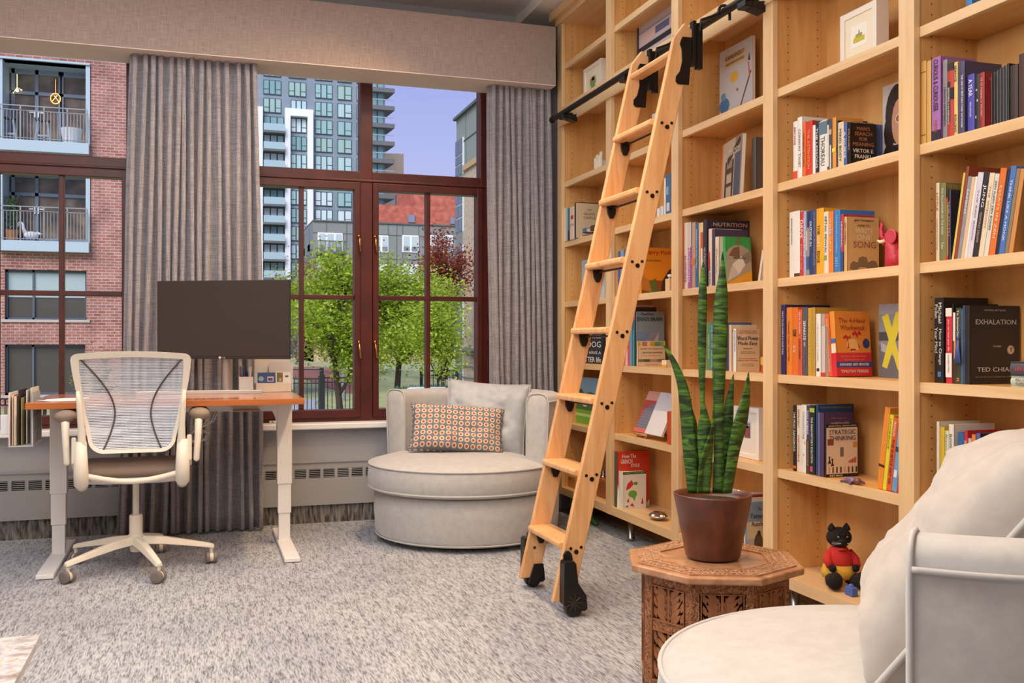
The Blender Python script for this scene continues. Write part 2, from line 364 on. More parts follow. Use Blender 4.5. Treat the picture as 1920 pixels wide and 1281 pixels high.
for i in range(len(st)-1):
    y1, y0 = st[i]-.0325, st[i+1]+.0325; i0, i1 = y0-.003, y1+.003
    rel(MB().box(BX, BX+.02, y0, y1, 2.258, 2.36).box(BX+.02, BACK, i0, i1, 2.34, 2.36).box(BX-.006, BX, y0-.033, y1+.033, 2.250, 2.262), 'fixed_rail_board', WL_Y)
    rel(MB().box(BX, BX+.02, y0, y1, .120, .163).box(BX+.02, BACK, i0, i1, .143, .163), 'bottom_board', WL_Y, bevel=.0015)
    rel(MB().box(BX, BX+.02, y0, y1, 2.845, 2.87).box(BX+.02, BACK, i0, i1, 2.85, 2.87), 'top_board', WL_Y)
    for z in ZS+([2.615] if i != 3 else [2.62]):
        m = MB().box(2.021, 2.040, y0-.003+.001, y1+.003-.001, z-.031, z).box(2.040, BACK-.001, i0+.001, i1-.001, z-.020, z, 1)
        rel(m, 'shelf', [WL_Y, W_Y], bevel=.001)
for y in (5.10, 4.42, 3.72, 3.02, 2.52, 1.8, 1.0):
    rel(MB().lathe([(.019, .004), (.019, .020), (.016, .022), (.016, .121)], 20, (2.07, y, 0)), 'leg', STEEL, smooth=True)
rel(MB().box(2.2, 2.215, .12, 5.2, .0, .12), 'plinth_board', M('#8a5a32', .7))
# rail for the ladder
RX, RZ = 1.928, 2.275
rl = thing('ladder_rail', 'black round metal rail running along the upper bookcase for the ladder', 'rail', (RX, 2.7, RZ))
MB().tube([(0, 5.17-2.7, 0), (0, .2-2.7, 0)], .0155, 20).build('rail_tube', BLACK, rl, smooth=True)
MB().lathe([(.0185, 5.165-2.7), (.0185, 5.18-2.7), (.014, 5.184-2.7)], 18, ax='y').build('end_cap', BLACK, rl, smooth=True)
for y in (4.995, 4.19, 3.13, 2.4, 1.3):
    q = MB().box(-.016, .016, -.028, .028, -.036, -.012).prism([(.016, -.036), (.072, -.050), (.072, -.008), (.016, -.014)], 'y', -.028, .028).box(.010, .05, -.02, .02, -.012, .0)
    q.v = [(x, yy+y-2.7, z) for x, yy, z in q.v]
    q.build('rail_bracket', BLACK, rl, bevel=.003)
# ================================================================== LADDER
K = (1.732-1.232)/(2.195-.052)
def LX(z): return 1.232+K*(z-.052)
lad = thing('library_ladder', 'maple library ladder with black hardware leaning on the bookcase rail', 'ladder', (1.3, 3.5, 0))
def lrel(m, name, mat, par=lad, **k):
    m.v = [(x-1.3, y-3.5, z) for x, y, z in m.v]; return m.build(name, mat, par, **k)
def stringer(y0, y1):
    p = [(LX(.048), .048), (LX(.05)+.083, .050), (LX(2.13)+.083, 2.13), (LX(2.20)+.083, 2.20), (LX(2.21)+.060, 2.235), (LX(2.15), 2.15)]
    p = [(LX(.048), .048), (LX(.05)+.083, .050), (LX(2.19)+.083, 2.19), (LX(2.215)+.035, 2.225), (LX(2.165), 2.165)]
    return lrel(MB().prism(p, 'y', y0, y1), 'side_rail', LAD, bevel=.004, seg=3)
NY0, NY1, FY0, FY1 = 3.298, 3.322, 3.673, 3.697
stringer(NY0, NY1); stringer(FY0, FY1)
TR = [.262+.2652*k for k in range(8)]
for k, z in enumerate(TR):
    x = LX(z)
    if k < 7:
        p = [(x-.018, z-.008), (x-.014, z), (x+.088, z), (x+.088, z-.024), (x-.014, z-.024), (x-.018, z-.018)]
        s = lrel(MB().prism(p, 'y', NY1, FY0), 'tread', LAD, bevel=.003)
        if k < 7:
            g = MB()
            for yy, sg in ((FY0, -1), (NY1, 1)):
                yb = yy+sg*.002
                g.prism([(x+.018, z-.025), (x+.058, z-.025), (x+.055, z-.055), (x+.045, z-.075), (x+.031, z-.075), (x+.021, z-.055)], 'y', yy, yy+sg*.012)
                g.box(x+.024, x+.052, yy, yy+sg*.035, z-.032, z-.0245)
            g.tube([(x+.038, NY1+.002, z-.034), (x+.038, FY0-.002, z-.034)], .0045, 10)
            lrel(g, 'tread_bracket', BLACK, s, bevel=.0015)
    else:
        lrel(MB().prism([(x+.0, z-.006), (x+.006, z+.004), (x+.055, z+.004), (x+.062, z-.006), (x+.055, z-.018), (x+.006, z-.018)], 'y', NY1, FY0), 'tread', LAD, bevel=.003)
    if k < 7:
        g = MB()
        for dx, dz, rr in ((.020, -.020, .0055), (.061, -.018, .0055), (.042, -.034, .0085)):
            g.lathe([(rr, NY0-.003), (rr, NY0+.004)], 14, (x+dx, 0, z+dz), 'y')
            g.lathe([(rr*.45, NY0-.0045), (rr*.45, NY0-.002)], 8, (x+dx, 0, z+dz), 'y', 1)
        lrel(g, 'bolt', [M('#2b1d14', .4, .6), BLACK], fixn=True)
g = MB(); g.lathe([(.006, FY0-.003), (.006, FY0+.004)], 12, (LX(.16)+.035, 0, .17), 'y'); lrel(g, 'bolt', M('#5a3a20', .4, .6))
g = MB(); g.lathe([(.0085, NY0-.001), (.0085, NY0+.004)], 16, (LX(2.06)+.022, 0, 2.055), 'y'); lrel(g, 'wood_plug', LAD)
# roller hooks at the top
for yo, sg in ((NY0, -1), (FY0, -1)):
    xs = LX(2.12)+.083; g = MB()
    pl = [(xs-.045, 2.155), (xs-.038, 2.168), (xs-.010, 2.168), (xs+.004, 2.168), (xs-.012, 1.985), (xs-.058, 1.985), (xs-.068, 1.995), (xs-.066, 2.015), (xs-.050, 2.035), (xs-.040, 2.075), (xs-.042, 2.12), (xs-.050, 2.14)]
    g.prism(pl, 'y', yo-.005, yo+.0)
    for (px, pz) in ((xs-.035, 2.152), (xs-.055, 2.002)): g.lathe([(.006, yo-.009), (.006, yo-.004)], 10, (px, 0, pz), 'y')
    g.box(xs+.002, xs+.016, yo-.012, yo+.016, 2.06, 2.232); g.box(xs+.020, xs+.044, yo-.010, yo+.012, 2.05, 2.225)
    g.box(xs+.014, xs+.022, yo-.004, yo+.008, 2.07, 2.22)
    arc = [(RX+.024*math.cos(q), yo-.022, RZ+.024*math.sin(q)) for q in [PI*1.15-PI*1.15*i/10 for i in range(11)]]
    g.tube([(xs+.032, yo-.004, 2.19), (xs+.034, yo-.016, 2.235)]+arc, .006, 8)
    g.tube([(RX+.024, yo-.022, RZ), (RX+.024, yo-.022, RZ-.03)], .006, 8)
    lrel(g, 'rail_hook', BLACK, bevel=.0012)
# wheels at the foot
def wheel_box(yo, sg):
    g = MB(); T0, T1 = (yo, yo+sg*.050)
    x = 1.232+.03
    body = [(x+.000, .205), (x+.034, .205), (x+.042, .195), (x+.050, .125), (x+.082, .078), (x+.086, .030), (x+.078, .022), (x+.020, .022), (x-.006, .050), (x-.004, .195)]
    g.prism(body, 'y', T0+sg*.002, T1)
    g.prism([(x+.008, .200), (x+.008, .222), (x+.018, .235), (x+.030, .235), (x+.040, .222), (x+.044, .200)], 'y', T0, T0+sg*.012)
    g.lathe([(.005, T0+sg*.010), (.005, T0+sg*.017)], 10, (x+.024, 0, .222), 'y')
    wh_ = lrel(g, 'wheel_housing', BLACK, bevel=.006, seg=3)
    h = MB(); cx, cz = x+.038, .034
    h.lathe([(.031, T0+sg*.010), (.034, T0+sg*.014), (.034, T1-sg*.012), (.031, T1-sg*.008)], 28, (cx, 0, cz), 'y')
    h.lathe([(.012, T1-.0), (.012, T1+sg*.004)], 16, (cx-.006, 0, cz+.020), 'y')
    for q in range(9):
        a = 2*PI*q/9; h.tube([(cx-.006+.012*math.cos(a), T1+sg*.001, cz+.02+.012*math.sin(a)), (cx-.006+.031*math.cos(a), T1+sg*.001, cz+.02+.031*math.sin(a))], .002, 6, 1)
    lrel(h, 'wheel', [M('#26211d', .45), M('#5a4a38', .35, .7)], wh_, smooth=False)
wheel_box(NY0, -1); wheel_box(FY1, 1)
g = MB().prism([(LX(.1)+.045, .105), (LX(.1)+.085, .105), (LX(.1)+.088, .065), (LX(.1)+.05, .028), (LX(.1)+.02, .03), (LX(.1)+.03, .06)], 'y', FY0-.012, FY0)
lrel(g, 'foot_bracket', BLACK, bevel=.003)
# ================================================================== DESK
DZ = .747
TOPW = noisy('desk_wood', [(.3, '#b0683a'), (.7, '#c67d48')], (2, 30, 30), 1, 4, .22, .02, .5, coat=.4)
EDGE = noisy('desk_edge', [(.3, '#a85a26'), (.7, '#bd6c30')], (2, 30, 30), 1, 4, .4)
DW = M('#e8e6e3', .45)
dk = thing('standing_desk', 'height-adjustable desk with an orange brown wooden top and white metal legs', 'desk', (-.11, 4.78, 0))
def mk(par, ox, oy):
    def f(m, name, mat, p=None, **k):
        m.v = [(x-ox, y-oy, z) for x, y, z in m.v]; return m.build(name, mat, p or par, **k)
    return f
dr = mk(dk, -.11, 4.78)
dr(MB().box(-.683, .455, 4.421, 5.14, DZ-.027, DZ).box(-.6835, .4555, 4.42, 4.4215, DZ-.0265, DZ-.0008, 1), 'desktop', [TOPW, EDGE], bevel=.002)
for x in (-.615, .405):
    m = MB(); m.box(x-.036, x+.036, 4.87, 4.93, .30, DZ-.028); m.box(x-.032, x+.032, 4.875, 4.925, .155, .30); m.box(x-.028, x+.028, 4.88, 4.92, .018, .155)
    dr(m, 'leg', DW, bevel=.003)
    dr(MB().box(x-.035, x+.035, 4.455, 5.22, .003, .022), 'foot', DW, bevel=.003)
    s = 1 if x < 0 else -1
    dr(MB().prism([(x+s*.036, .55+.04), (x+s*.045, .63), (x+s*.075, DZ-.05), (x+s*.075, DZ-.028), (x+s*.036, DZ-.028)], 'y', 4.868, 4.874), 'leg_bracket', DW)
    dr(MB().lathe([(.004, 4.8655), (.004, 4.869)], 10, (x+.01*s, 0, .695), 'y'), 'screw', BLACK)
dr(MB().box(-.575, .365, 4.865, 4.925, .665, .705).box(-.575, .365, 4.865, 4.925, .705, .72), 'crossbar', DW, bevel=.002)
q = MB().box(.165, .275, 4.835, 4.863, .672, .712); q.box(.178, .192, 4.833, 4.836, .695, .701, 1); q.box(.228, .242, 4.833, 4.836, .695, .701, 1); q.box(.16, .285, 4.82, 4.863, .664, .672, 2)
dr(q, 'control_box', [M('#c9c2ba', .5), BLACK, M('#a98d72', .5)])
dr(MB().lathe([(.013, 4.852), (.013, 4.862), (.006, 4.864)], 16, (.352, 0, .708), 'y'), 'cable_hole', BLACK)
# monitor -----------------------------------------------------------
MA = math.atan2(4.753-5.07, .420+.197)
mo = thing('computer_monitor', 'wide dark switched-off computer monitor on a silver stand on the desk', 'monitor', (.1115, 4.9115, DZ), MA)
hw = .344; z0, z1 = .918-DZ, 1.303-DZ
MB().box(-hw, hw, .0, .022, z0, z1).box(-.22, .22, .018, .045, z0+.05, z1-.08).build('housing', M('#2a2727', .5), mo, bevel=.003)
MB().box(-hw+.004, hw-.004, -.002, .001, z0+.014, z1-.004).build('screen', M('#3a322e', .32, spec=.35), mo)
lg = MB(); lg.lathe([(.0062, -.0035), (.0062, -.001)], 20, (-.012, 0, z0+.0075), 'y'); letters(lg, 'LG', (.008, -.0038, z0+.0075), (1, 0, 0), (0, 0, 1), .014, .007)
lg.build('maker_mark', M('#d8d2cc', .3), mo)
# stand (neck cylinder and arc base)
cyl = MB(); c0 = Vector((.1115, 4.9115))
Rm = Matrix.Rotation(-MA, 2)
def mloc(x, y): v = Rm @ (Vector((x, y))-c0); return v.x, v.y
nx, ny = mloc(.135, 4.985)
MB().lathe([(.024, .012), (.024, .20), (.030, .205), (.030, .225)], 28, (nx, ny, 0)).build('stand_neck', M('#b9b4b0', .3, .8), mo, smooth=False)
MB().tube([(nx, ny, .21), (nx*.5, ny*.6, .26), (0, .05, .30)], .016, 12).build('stand_arm', M('#b9b4b0', .3, .8), mo, smooth=True)
pts = []
for i in range(25):
    a = -1+2*i/24; x = .03+a*.31; y = 4.905+.035*(abs(a)**2)*-0+.05*(1-a*a)*-.0
    pts.append((x, y))
ar = MB(); X_ = [p[0] for p in pts]
def arcg(u, v):
    a = -1+2*u; x = .01+a*.29; yy = 4.90+.035*a*a*0+.03*(1-a*a); return x, yy
poly = [arcg(i/24, 0) for i in range(25)]+[(x, y+.028) for x, y in reversed([arcg(i/24, 0) for i in range(25)])]
ar.prism([mloc(*p) for p in poly], 'z', .0, .018)
ar.prism([mloc(*p) for p in [(.10, 4.93), (.17, 4.93), (.17, 5.0), (.10, 5.0)]], 'z', 0, .012)
ar.build('stand_base', M('#c9c3bb', .35, .6), mo, bevel=.002)
# pen cup -----------------------------------------------------------
def P_Y(u, v, Y): t = tY(u, Y); return Vector((xY(u, Y), Y, zz(v, t)))
pc = thing('pen_cup', 'white square pen cup full of pens beside the silver monitor stand', 'pen cup', (xY(461, 5.03), 5.03, DZ))
m = MB(); s = .036
for a in ((-s, s, -s, -s+.003), (-s, s, s-.003, s), (-s, -s+.003, -s, s), (s-.003, s, -s, s)): m.box(*a, .001, .080)
m.box(-s, s, -s, s, .001, .006); m.build('cup', M('#e0dad2', .4), pc, bevel=.001)
rnd = random.Random(4)
for k, c in enumerate(['#2a3f8f', '#c8324a', '#f2f0ee', '#33a0a8', '#1c1c22', '#6d4a92', '#e9e9e9', '#2a2a30']):
    x, y = rnd.uniform(-.024, .024), rnd.uniform(-.024, .024)
    o = MB().tube([(x, y, .008), (x*1.25, y*1.2, .105+rnd.uniform(0, .022)), (x*1.26, y*1.21, .112+rnd.uniform(.015, .022))], [.0036, .0036, .0022], 8).build('pen', M(c, .4), None, smooth=True)
    o.location = pc.location
    tag(o, '%s pen standing in the white pen cup on the desk' % ['dark blue', 'red', 'white', 'turquoise', 'black', 'purple', 'pale grey', 'charcoal'][k], 'pen', 'pens in the cup')
b_ = MB().box(-.014, .014, -.008, .008, .008, .105).build('eraser_stick', M('#5b4a7a', .6), None, bevel=.003); b_.location = pc.location+Vector((.018, .0, 0)); tag(b_, 'purple marker block standing at the right of the pen cup', 'marker')
# letter tray
lx0, lx1 = xY(479, 5.06), xY(545.5, 5.06)
lt = thing('letter_tray', 'pale metal letter tray holding cards and papers at the desk corner', 'letter tray', ((lx0+lx1)/2, 5.06, DZ))
h = (lx1-lx0)/2
MB().box(-h, h, -.030, -.027, .004, .046).box(-h, h, .040, .043, .004, .165).box(-h, -h+.003, -.03, .043, .004, .046).box(h-.003, h, -.03, .043, .004, .046).box(-h, h, -.03, .043, .001, .006).build('tray', M('#d6cfc4', .4), lt, bevel=.001)
def sheet(name, label, cat, c, w_, h_, col, th=.0015, lean=.0, decos=(), group=None, rz=0):
    o = thing(name, label, cat, c, rz, group); o.rotation_euler = (lean, 0, rz)
    MB().box(-w_/2, w_/2, 0, th, 0, h_).build('sheet', M(col, .7), o)
    if decos:
        d = MB(); mats = []
        for i, (a, b2, c2, d2, cc) in enumerate(decos):
            d.box(-w_/2+a*w_, -w_/2+b2*w_, -.0004, .0001, c2*h_, d2*h_, i); mats.append(M(cc, .7))
        d.build('print', mats, o)
    return o
LC = (lx0+lx1)/2
a_ = LC-.045; sheet('letter', 'large white letter behind the blue card in the desk tray', 'paper', (LC-.005, 5.09, DZ+.007), .175, .165, '#d9d8da', lean=-.03, decos=[(.52, .522, .1, .95, '#b9b8be'), (.05, .3, .93, .98, '#e9dfa8')])
sheet('envelope', 'white folded sheet standing at the right of the letter tray', 'paper', (LC+.04, 5.078, DZ+.007), .12, .142, '#cdccd4', lean=-.02, decos=[(.5, .505, .5, 1, '#aaa9b2')])
cd = sheet('card', 'blue card with a pale round print in the letter tray', 'card', (LC-.035, 5.045, DZ+.007), .088, .092, '#3f568c', lean=-.04, decos=[(.55, .9, .5, .78, '#c3bcd6'), (.6, .85, .55, .7, '#6a4a86'), (.12, .22, .0, .36, '#c9d0e0')])
MB().lathe([(.013, -.0008), (.013, 0)], 20, (-.026, 0, .060), 'y').build('round_print', M('#8fb4c4', .6), cd)
sheet('photo_card', 'small card with a red and green picture in the letter tray', 'card', (LC+.035, 5.05, DZ+.007), .045, .096, '#e2ddd6', lean=-.04, decos=[(.1, .5, .45, .95, '#5f7a48'), (.5, .9, .45, .95, '#b7683c'), (.35, .6, .5, .8, '#d8d2c0')])
wc = sheet('card', 'white card with a small blue oval logo in the letter tray', 'card', (LC+.066, 5.045, DZ+.007), .04, .094, '#e6e4e0', lean=-.04)
MB().ball((0.0, -.0006, .072), .007, 8, sx=1.3, sy=.05, sz=.8).build('oval_logo', M('#2f7fb0', .5), wc)
# papers on the desk, left
pa = MB().prism([(xY(62, 4.62), 4.62), (-.60, 4.50), (-.50, 4.52), (-.47, 4.75), (-.56, 4.74)], 'z', DZ+.001, DZ+.0025).build('paper_sheet', M('#eeeceb', .6), None)
tag(pa, 'white paper sheet lying on the left end of the desk', 'paper')
# hanging file rack at the desk end
fr = thing('file_rack', 'white wire file rack clamped to the left end of the desk', 'file rack', (-.712, 4.62, .562))
m = MB(); WR = M('#d9d8da', .35, .3)
for z in (.0, .06, .12, .17):
    m.tube([(.045, -.11, z), (.045, .13, z), (-.03, .13, z)], .0022, 6)
m.box(.040, .045, -.11, .13, 0, .165); m.box(-.05, .045, -.11, .13, -.004, 0)
for y in (-.09, -.06, -.03, 0, .03, .06, .09): m.box(.0452, .0475, y, y+.010, .01, .16, 1)
m.build('rack', [WR, M('#8f8f92', .6)], fr)
MB().box(.03, .075, -.02, .06, .172, .188).box(.07, .075, -.02, .06, .12, .188).build('clamp', M('#8e8a90', .4, .5), fr)
for k, (x, c, hh, yy) in enumerate([(-.048, '#e5d9d2', .262, .0), (-.036, '#d9b9a0', .25, .01), (-.026, '#e9d6bb', .244, 0), (-.016, '#2c2320', .272, .03), (-.004, '#8b7a50', .235, .02), (.008, '#c6c2bc', .27, .07), (.022, '#d8cdb8', .28, .09), (.030, '#9aa4a8', .26, .07)]):
    o = MB().box(x, x+.0045, -.11+yy, .09+yy, .002, hh*.86).build('file_folder', M(c, .7), None); o.location = fr.location
    o.rotation_euler = (0, 0, 0)
    tag(o, '%s paper folder standing in the rack at the desk end' % ['pale pink', 'tan', 'cream', 'black', 'olive brown', 'light grey', 'beige', 'blue grey'][k], 'folder', 'folders in the desk rack')
ph = thing('pen_pocket', 'small white plastic pocket holding scissors beside the file rack', 'holder', (-.788, 4.60, .605))
MB().box(-.016, .018, -.02, .02, 0, .085).build('pocket', M('#ecebed', .4), ph, bevel=.003)
sc_ = thing('scissors', 'dark handled scissors standing in the white pocket at the desk end', 'scissors', (-.788, 4.60, .615))
for s in (-1, 1):
    pts = [(s*.010+.010*math.cos(q), 0, .128+.016*math.sin(q)) for q in [2*PI*i/12 for i in range(12)]]
    MB().tube(pts, .0028, 6, closed=True).build('handle', BLK, sc_, smooth=True)
MB().box(-.004, .008, -.001, .001, .02, .118).build('blade', STEEL, sc_)
# cables under the desk
cb = MB(); Wc = M('#e4e2e0', .5)
for dy, dz, dx in ((0, 0, 0), (.01, -.01, .02), (0.02, .005, .03)):
    cb.tube([(.06+dx, 4.86, .665), (.04+dx, 4.86, .62), (-.02+dx*.5, 4.85, .58), (-.05, 4.85, .55), (-.04+dx, 4.86, .52), (.0+dx, 4.86, .53), (.02+dx, 4.87, .56), (-.03, 4.88, .60+dz)], .0025, 6)
tag(cb.build('power_cable', Wc, None, smooth=True), 'loop of thin white cables hanging under the desk', 'cable')
cb = MB(); cb.tube([(-.06, 4.93, .66), (-.055, 4.93, .52), (-.03, 4.92, .50), (-.06, 4.92, .455), (-.03, 4.92, .43), (.0, 4.92, .46), (-.02, 4.92, .50), (-.06, 4.92, .49)], .0035, 6)
tag(cb.build('power_cable', BLK, None, smooth=True), 'black cable loop hanging below the white cables under the desk', 'cable')
# ================================================================== OFFICE CHAIR
CH = M('#e2d8c8', .42); GR = M('#7c6c60', .75); WHL = M('#7a716c', .5)
oc = thing('office_chair', 'cream office chair with a white mesh back on five casters at the desk', 'chair', (-.262, 4.555, 0))
hub = MB().lathe([(.012, .075), (.024, .078), (.028, .105), (.034, .115), (.034, .15), (.028, .155), (.028, .235), (.026, .24)], 28)
hub.build('gas_lift_sleeve', CH, oc, smooth=False)
MB().lathe([(.014, .23), (.014, .405)], 20).build('gas_lift', M('#d8cfc2', .3, .3), oc, smooth=False)
for k in range(5):
    a = 2*PI*k/5+.02; ca, sa = math.cos(a), math.sin(a)
    m = MB()
    def sec(r, z, w_, h_): return [(r*ca-sa*w_, r*sa+ca*w_, z-h_), (r*ca+sa*w_, r*sa-ca*w_, z-h_), (r*ca+sa*w_*.6, r*sa-ca*w_*.6, z+h_), (r*ca-sa*w_*.6, r*sa+ca*w_*.6, z+h_)]
    S_ = [sec(.02, .13, .027, .018), sec(.12, .120, .024, .016), sec(.24, .098, .020, .012), sec(.315, .083, .018, .010), sec(.33, .078, .015, .009)]
    vs = [p for s in S_ for p in s]; fs = [(3, 2, 1, 0), tuple(16+i for i in range(4))]
    for i in range(4):
        for j in range(4): fs.append((i*4+j, i*4+(j+1) % 4, (i+1)*4+(j+1) % 4, (i+1)*4+j))
    m.add(vs, fs); ar_ = m.build('base_arm', CH, oc, bevel=.005, seg=3)
    cx, cy = .318*ca, .318*sa; b2 = a+1.1+k*.9
    if k in (0, 3, 4): b2 = .1+.25*k
    cs = MB(); T = Matrix.Translation((cx, cy, .029)) @ Matrix.Rotation(b2, 4, 'Z'); cs.T = T
    for s in (-1, 1): cs.lathe([(.022, s*.008), (.0265, s*.010), (.0265, s*.022), (.018, s*.025)], 22, ax='x')
    cs.lathe([(.020, -.008), (.020, .008)], 18, ax='x', mi=1); cs.tube([(0, 0, .02), (0, -.005, .055)], .008, 10, 1)
    cs.build('caster', [WHL, CH], oc, smooth=False)
# seat
def rr(w_, d, r, n=8, y0=0, bulge=0):
    pts = []
    for cx, cy, a0 in ((w_-r, d-r, 0), (-w_+r, d-r, PI/2), (-w_+r, -d+r, PI), (w_-r, -d+r, 1.5*PI)):
        for i in range(n+1):
            q = a0+PI/2*i/n; pts.append((cx+r*math.cos(q), cy+r*math.sin(q)+y0))
    return pts
def pad(mb, outline_fn, levels, mi=0):
    vs = []; n = None
    for inset, z in levels:
        p = outline_fn(inset); n = len(p); vs += [(x, y, z(x, y) if callable(z) else z) for x, y in p]
    fs = [tuple(range(n-1, -1, -1)), tuple((len(levels)-1)*n+i for i in range(n))]
    for l in range(len(levels)-1):
        for i in range(n): fs.append((l*n+i, l*n+(i+1) % n, (l+1)*n+(i+1) % n, (l+1)*n+i))
    mb.add(vs, fs, mi)
sag = lambda b0: (lambda x, y: b0+.16*x*x)
pd = MB(); pad(pd, lambda i: rr(.225-i, .22-i, .07, 8, .02), [(.01, sag(.425)), (0, sag(.435)), (0, sag(.452)), (.012, sag(.466)), (.05, sag(.470))])
pd.build('seat_cushion', GR, oc, smooth=True)
pd = MB(); pad(pd, lambda i: rr(.22-i, .21-i, .07, 8, .02), [(.04, sag(.395)), (.01, sag(.40)), (0, sag(.412)), (0, sag(.424)), (.01, sag(.424))])
pd.build('seat_pan', M('#d8d4d0', .5), oc, smooth=True)
MB().tube([(-.20+.40*i/16, -.225, .452-.035*math.sin(PI*i/16)) for i in range(17)], .010, 12, flat=1.2).build('seat_rear_bar', CH, oc, smooth=True)
# back frame : outline in x,z ; y leans back
def BYf(z): return -.235-.06*((z-.53)/.45)-.035*math.sin(PI*min(max((z-.53)/.45, 0), 1))*-1
outl = []
def add_arc(cx, cz, r, a0, a1, n=7):
    for i in range(n+1): a = a0+(a1-a0)*i/n; outl.append((cx+r*math.cos(a), cz+r*math.sin(a)))
add_arc(.205, .925, .028, 0, PI/2)
for i in range(1, 12): x = .205-.41*i/12; outl.append((x, .953+.010*(1-(x/.205)**2)))
add_arc(-.205, .925, .028, PI/2, PI)
for i in range(1, 8): f_ = i/8; outl.append((-.233+.060*f_**1.4, .925-.31*f_))
add_arc(-.110, .600, .062, PI*1.02, PI*1.5)
for i in range(1, 10): x = -.110+.22*i/10; outl.append((x, .538))
add_arc(.110, .600, .062, PI*1.5, PI*1.98)
for i in range(1, 8): f_ = 1-i/8; outl.append((.233-.060*f_**1.4, .925-.31*f_))
NB = len(outl)
def inner(f_):
    res = []
    for x, z in outl: res.append((x, z))
    return res
def frame_off(i, d):
    x, z = outl[i]; cx, cz = 0, .745
    dx = -1 if x > 0 else 1; 
    p0, p1 = outl[i-1], outl[(i+1) % NB]; tx, tz = p1[0]-p0[0], p1[1]-p0[1]; L = math.hypot(tx, tz) or 1
    return x-tz/L*d*1.0, z+tx/L*d*1.0
fm = MB(); vs = []; fs = []
for i in range(NB):
    z = outl[i][1]; wd = .010+.012*max(0, (z-.70)/.25) if z > .7 else .010
    if z > .945: wd = .017
    for d, yy in ((0, -.008), (0, .008), (wd*1.5, .006), (wd*1.5, -.006)):
        x, zq = frame_off(i, d); vs.append((x, BYf(zq)+yy, zq))
for i in range(NB):
    j = (i+1) % NB
    for k in range(4): fs.append((i*4+k, i*4+(k+1) % 4, j*4+(k+1) % 4, j*4+k))
fm.add(vs, fs); bf_ = fm.build('back_frame', CH, oc, bevel=.004, seg=3)
# mesh panel with fine horizontal stripes
mm, t, b = nodes('chair_mesh'); tc_ = N(t, 'TexCoord'); s_ = N(t, 'SeparateXYZ'); t.links.new(tc_.outputs['Object'], s_.inputs[0])
mu = N(t, 'Math', operation='MULTIPLY'); mu.inputs[1].default_value = 2*PI/.0066; t.links.new(s_.outputs['Z'], mu.inputs[0])
sn = N(t, 'Math', operation='SINE'); t.links.new(mu.outputs[0], sn.inputs[0]); gt = N(t, 'Math', operation='MULTIPLY_ADD'); gt.inputs[1].default_value = .8; gt.inputs[2].default_value = .68; gt.use_clamp = True
t.links.new(sn.outputs[0], gt.inputs[0]); tr = N(t, 'BsdfTransparent'); ms = N(t, 'MixShader'); t.links.new(gt.outputs[0], ms.inputs[0]); t.links.new(tr.outputs[0], ms.inputs[1]); t.links.new(b.outputs[0], ms.inputs[2]); t.links.new(ms.outputs[0], t.nodes['Material Output'].inputs[0])
b.inputs['Base Color'].default_value = (*lin('#dde4f0'), 1); b.inputs['Roughness'].default_value = .35
xs_at = {}
def halfw(z):
    best = .1
    for i in range(NB):
        a, c_ = outl[i], outl[(i+1) % NB]
        if a[0] > 0 and (a[1]-z)*(c_[1]-z) <= 0 and a[1] != c_[1]: best = a[0]+(c_[0]-a[0])*(z-a[1])/(c_[1]-a[1])
    return best
def meshfn(u, v):
    z = .548+(.950-.548)*v; hw_ = halfw(z)-.010; x = -hw_+2*hw_*u; return (x, BYf(z)+.0+.035*(1-(x/hw_)**2)*(.4+.6*(1-abs(2*v-1))), z)
MB().grid(24, 30, meshfn).build('mesh_panel', mm, bf_, smooth=True, fixn=False)
for s in (-1, 1):
    cv = []
    for i in range(21):
        v = i/20; z = .548+(.94-.548)*v
        # curve : from the top corner inwards to the middle height and out again
        xx = .205-.135*math.sin(PI*.5*min(1, (1-v)/.62)) if v > .38 else .07+.045*((.38-v)/.38)**1.5
        cv.append((s*xx, BYf(z)+.0+.035*(1-(xx/(halfw(z)-.01))**2)*(.4+.6*(1-abs(2*v-1)))-.004, z))
    MB().tube(cv, .0035, 8).build('mesh_seam', M('#4d4642', .7), bf_, smooth=True)
    # side uprights, arm posts, pads
    MB().tube([(s*.193, -.235, .46), (s*.193, -.238, .56), (s*.196, -.252, .66), (s*.202, -.268, .75), (s*.206, -.276, .80)], [.020, .016, .012, .010, .006], 12, flat=1.1).build('back_upright', CH, oc, smooth=True)
    MB().tube([(s*.196, -.20, .40), (s*.198, -.225, .415), (s*.198, -.235, .47), (s*.198, -.235, .59)], [.022, .029, .029, .022], 14).build('arm_hinge', CH, oc, smooth=True)
    MB().prism([(-.235, .50), (-.235, .61), (-.20, .585), (-.20, .47)], 'x', s*.215, s*.235).build('arm_bracket', CH, oc, bevel=.005)
    MB().tube([(s*.250, -.215, .492), (s*.254, -.213, .50), (s*.260, -.20, .60), (s*.262, -.19, .655), (s*.264, -.17, .675)], [.008, .013, .014, .016, .02], 12).build('arm_post', CH, oc, smooth=True); ap_ = [c for c in oc.children if c.name.startswith('arm_post')][-1]
    ap = MB(); ap.lathe([(.004, -.125), (.032, -.12), (.043, -.10), (.045, 0), (.042, .09), (.024, .115), (.002, .12)], 22, (s*.266, -.075, .690), 'y')
    ap.v = [(x, y, .690+(z-.690)*.60) for x, y, z in ap.v]; ap.build('arm_pad', M('#8c7a6a', .6), ap_, smooth=True)
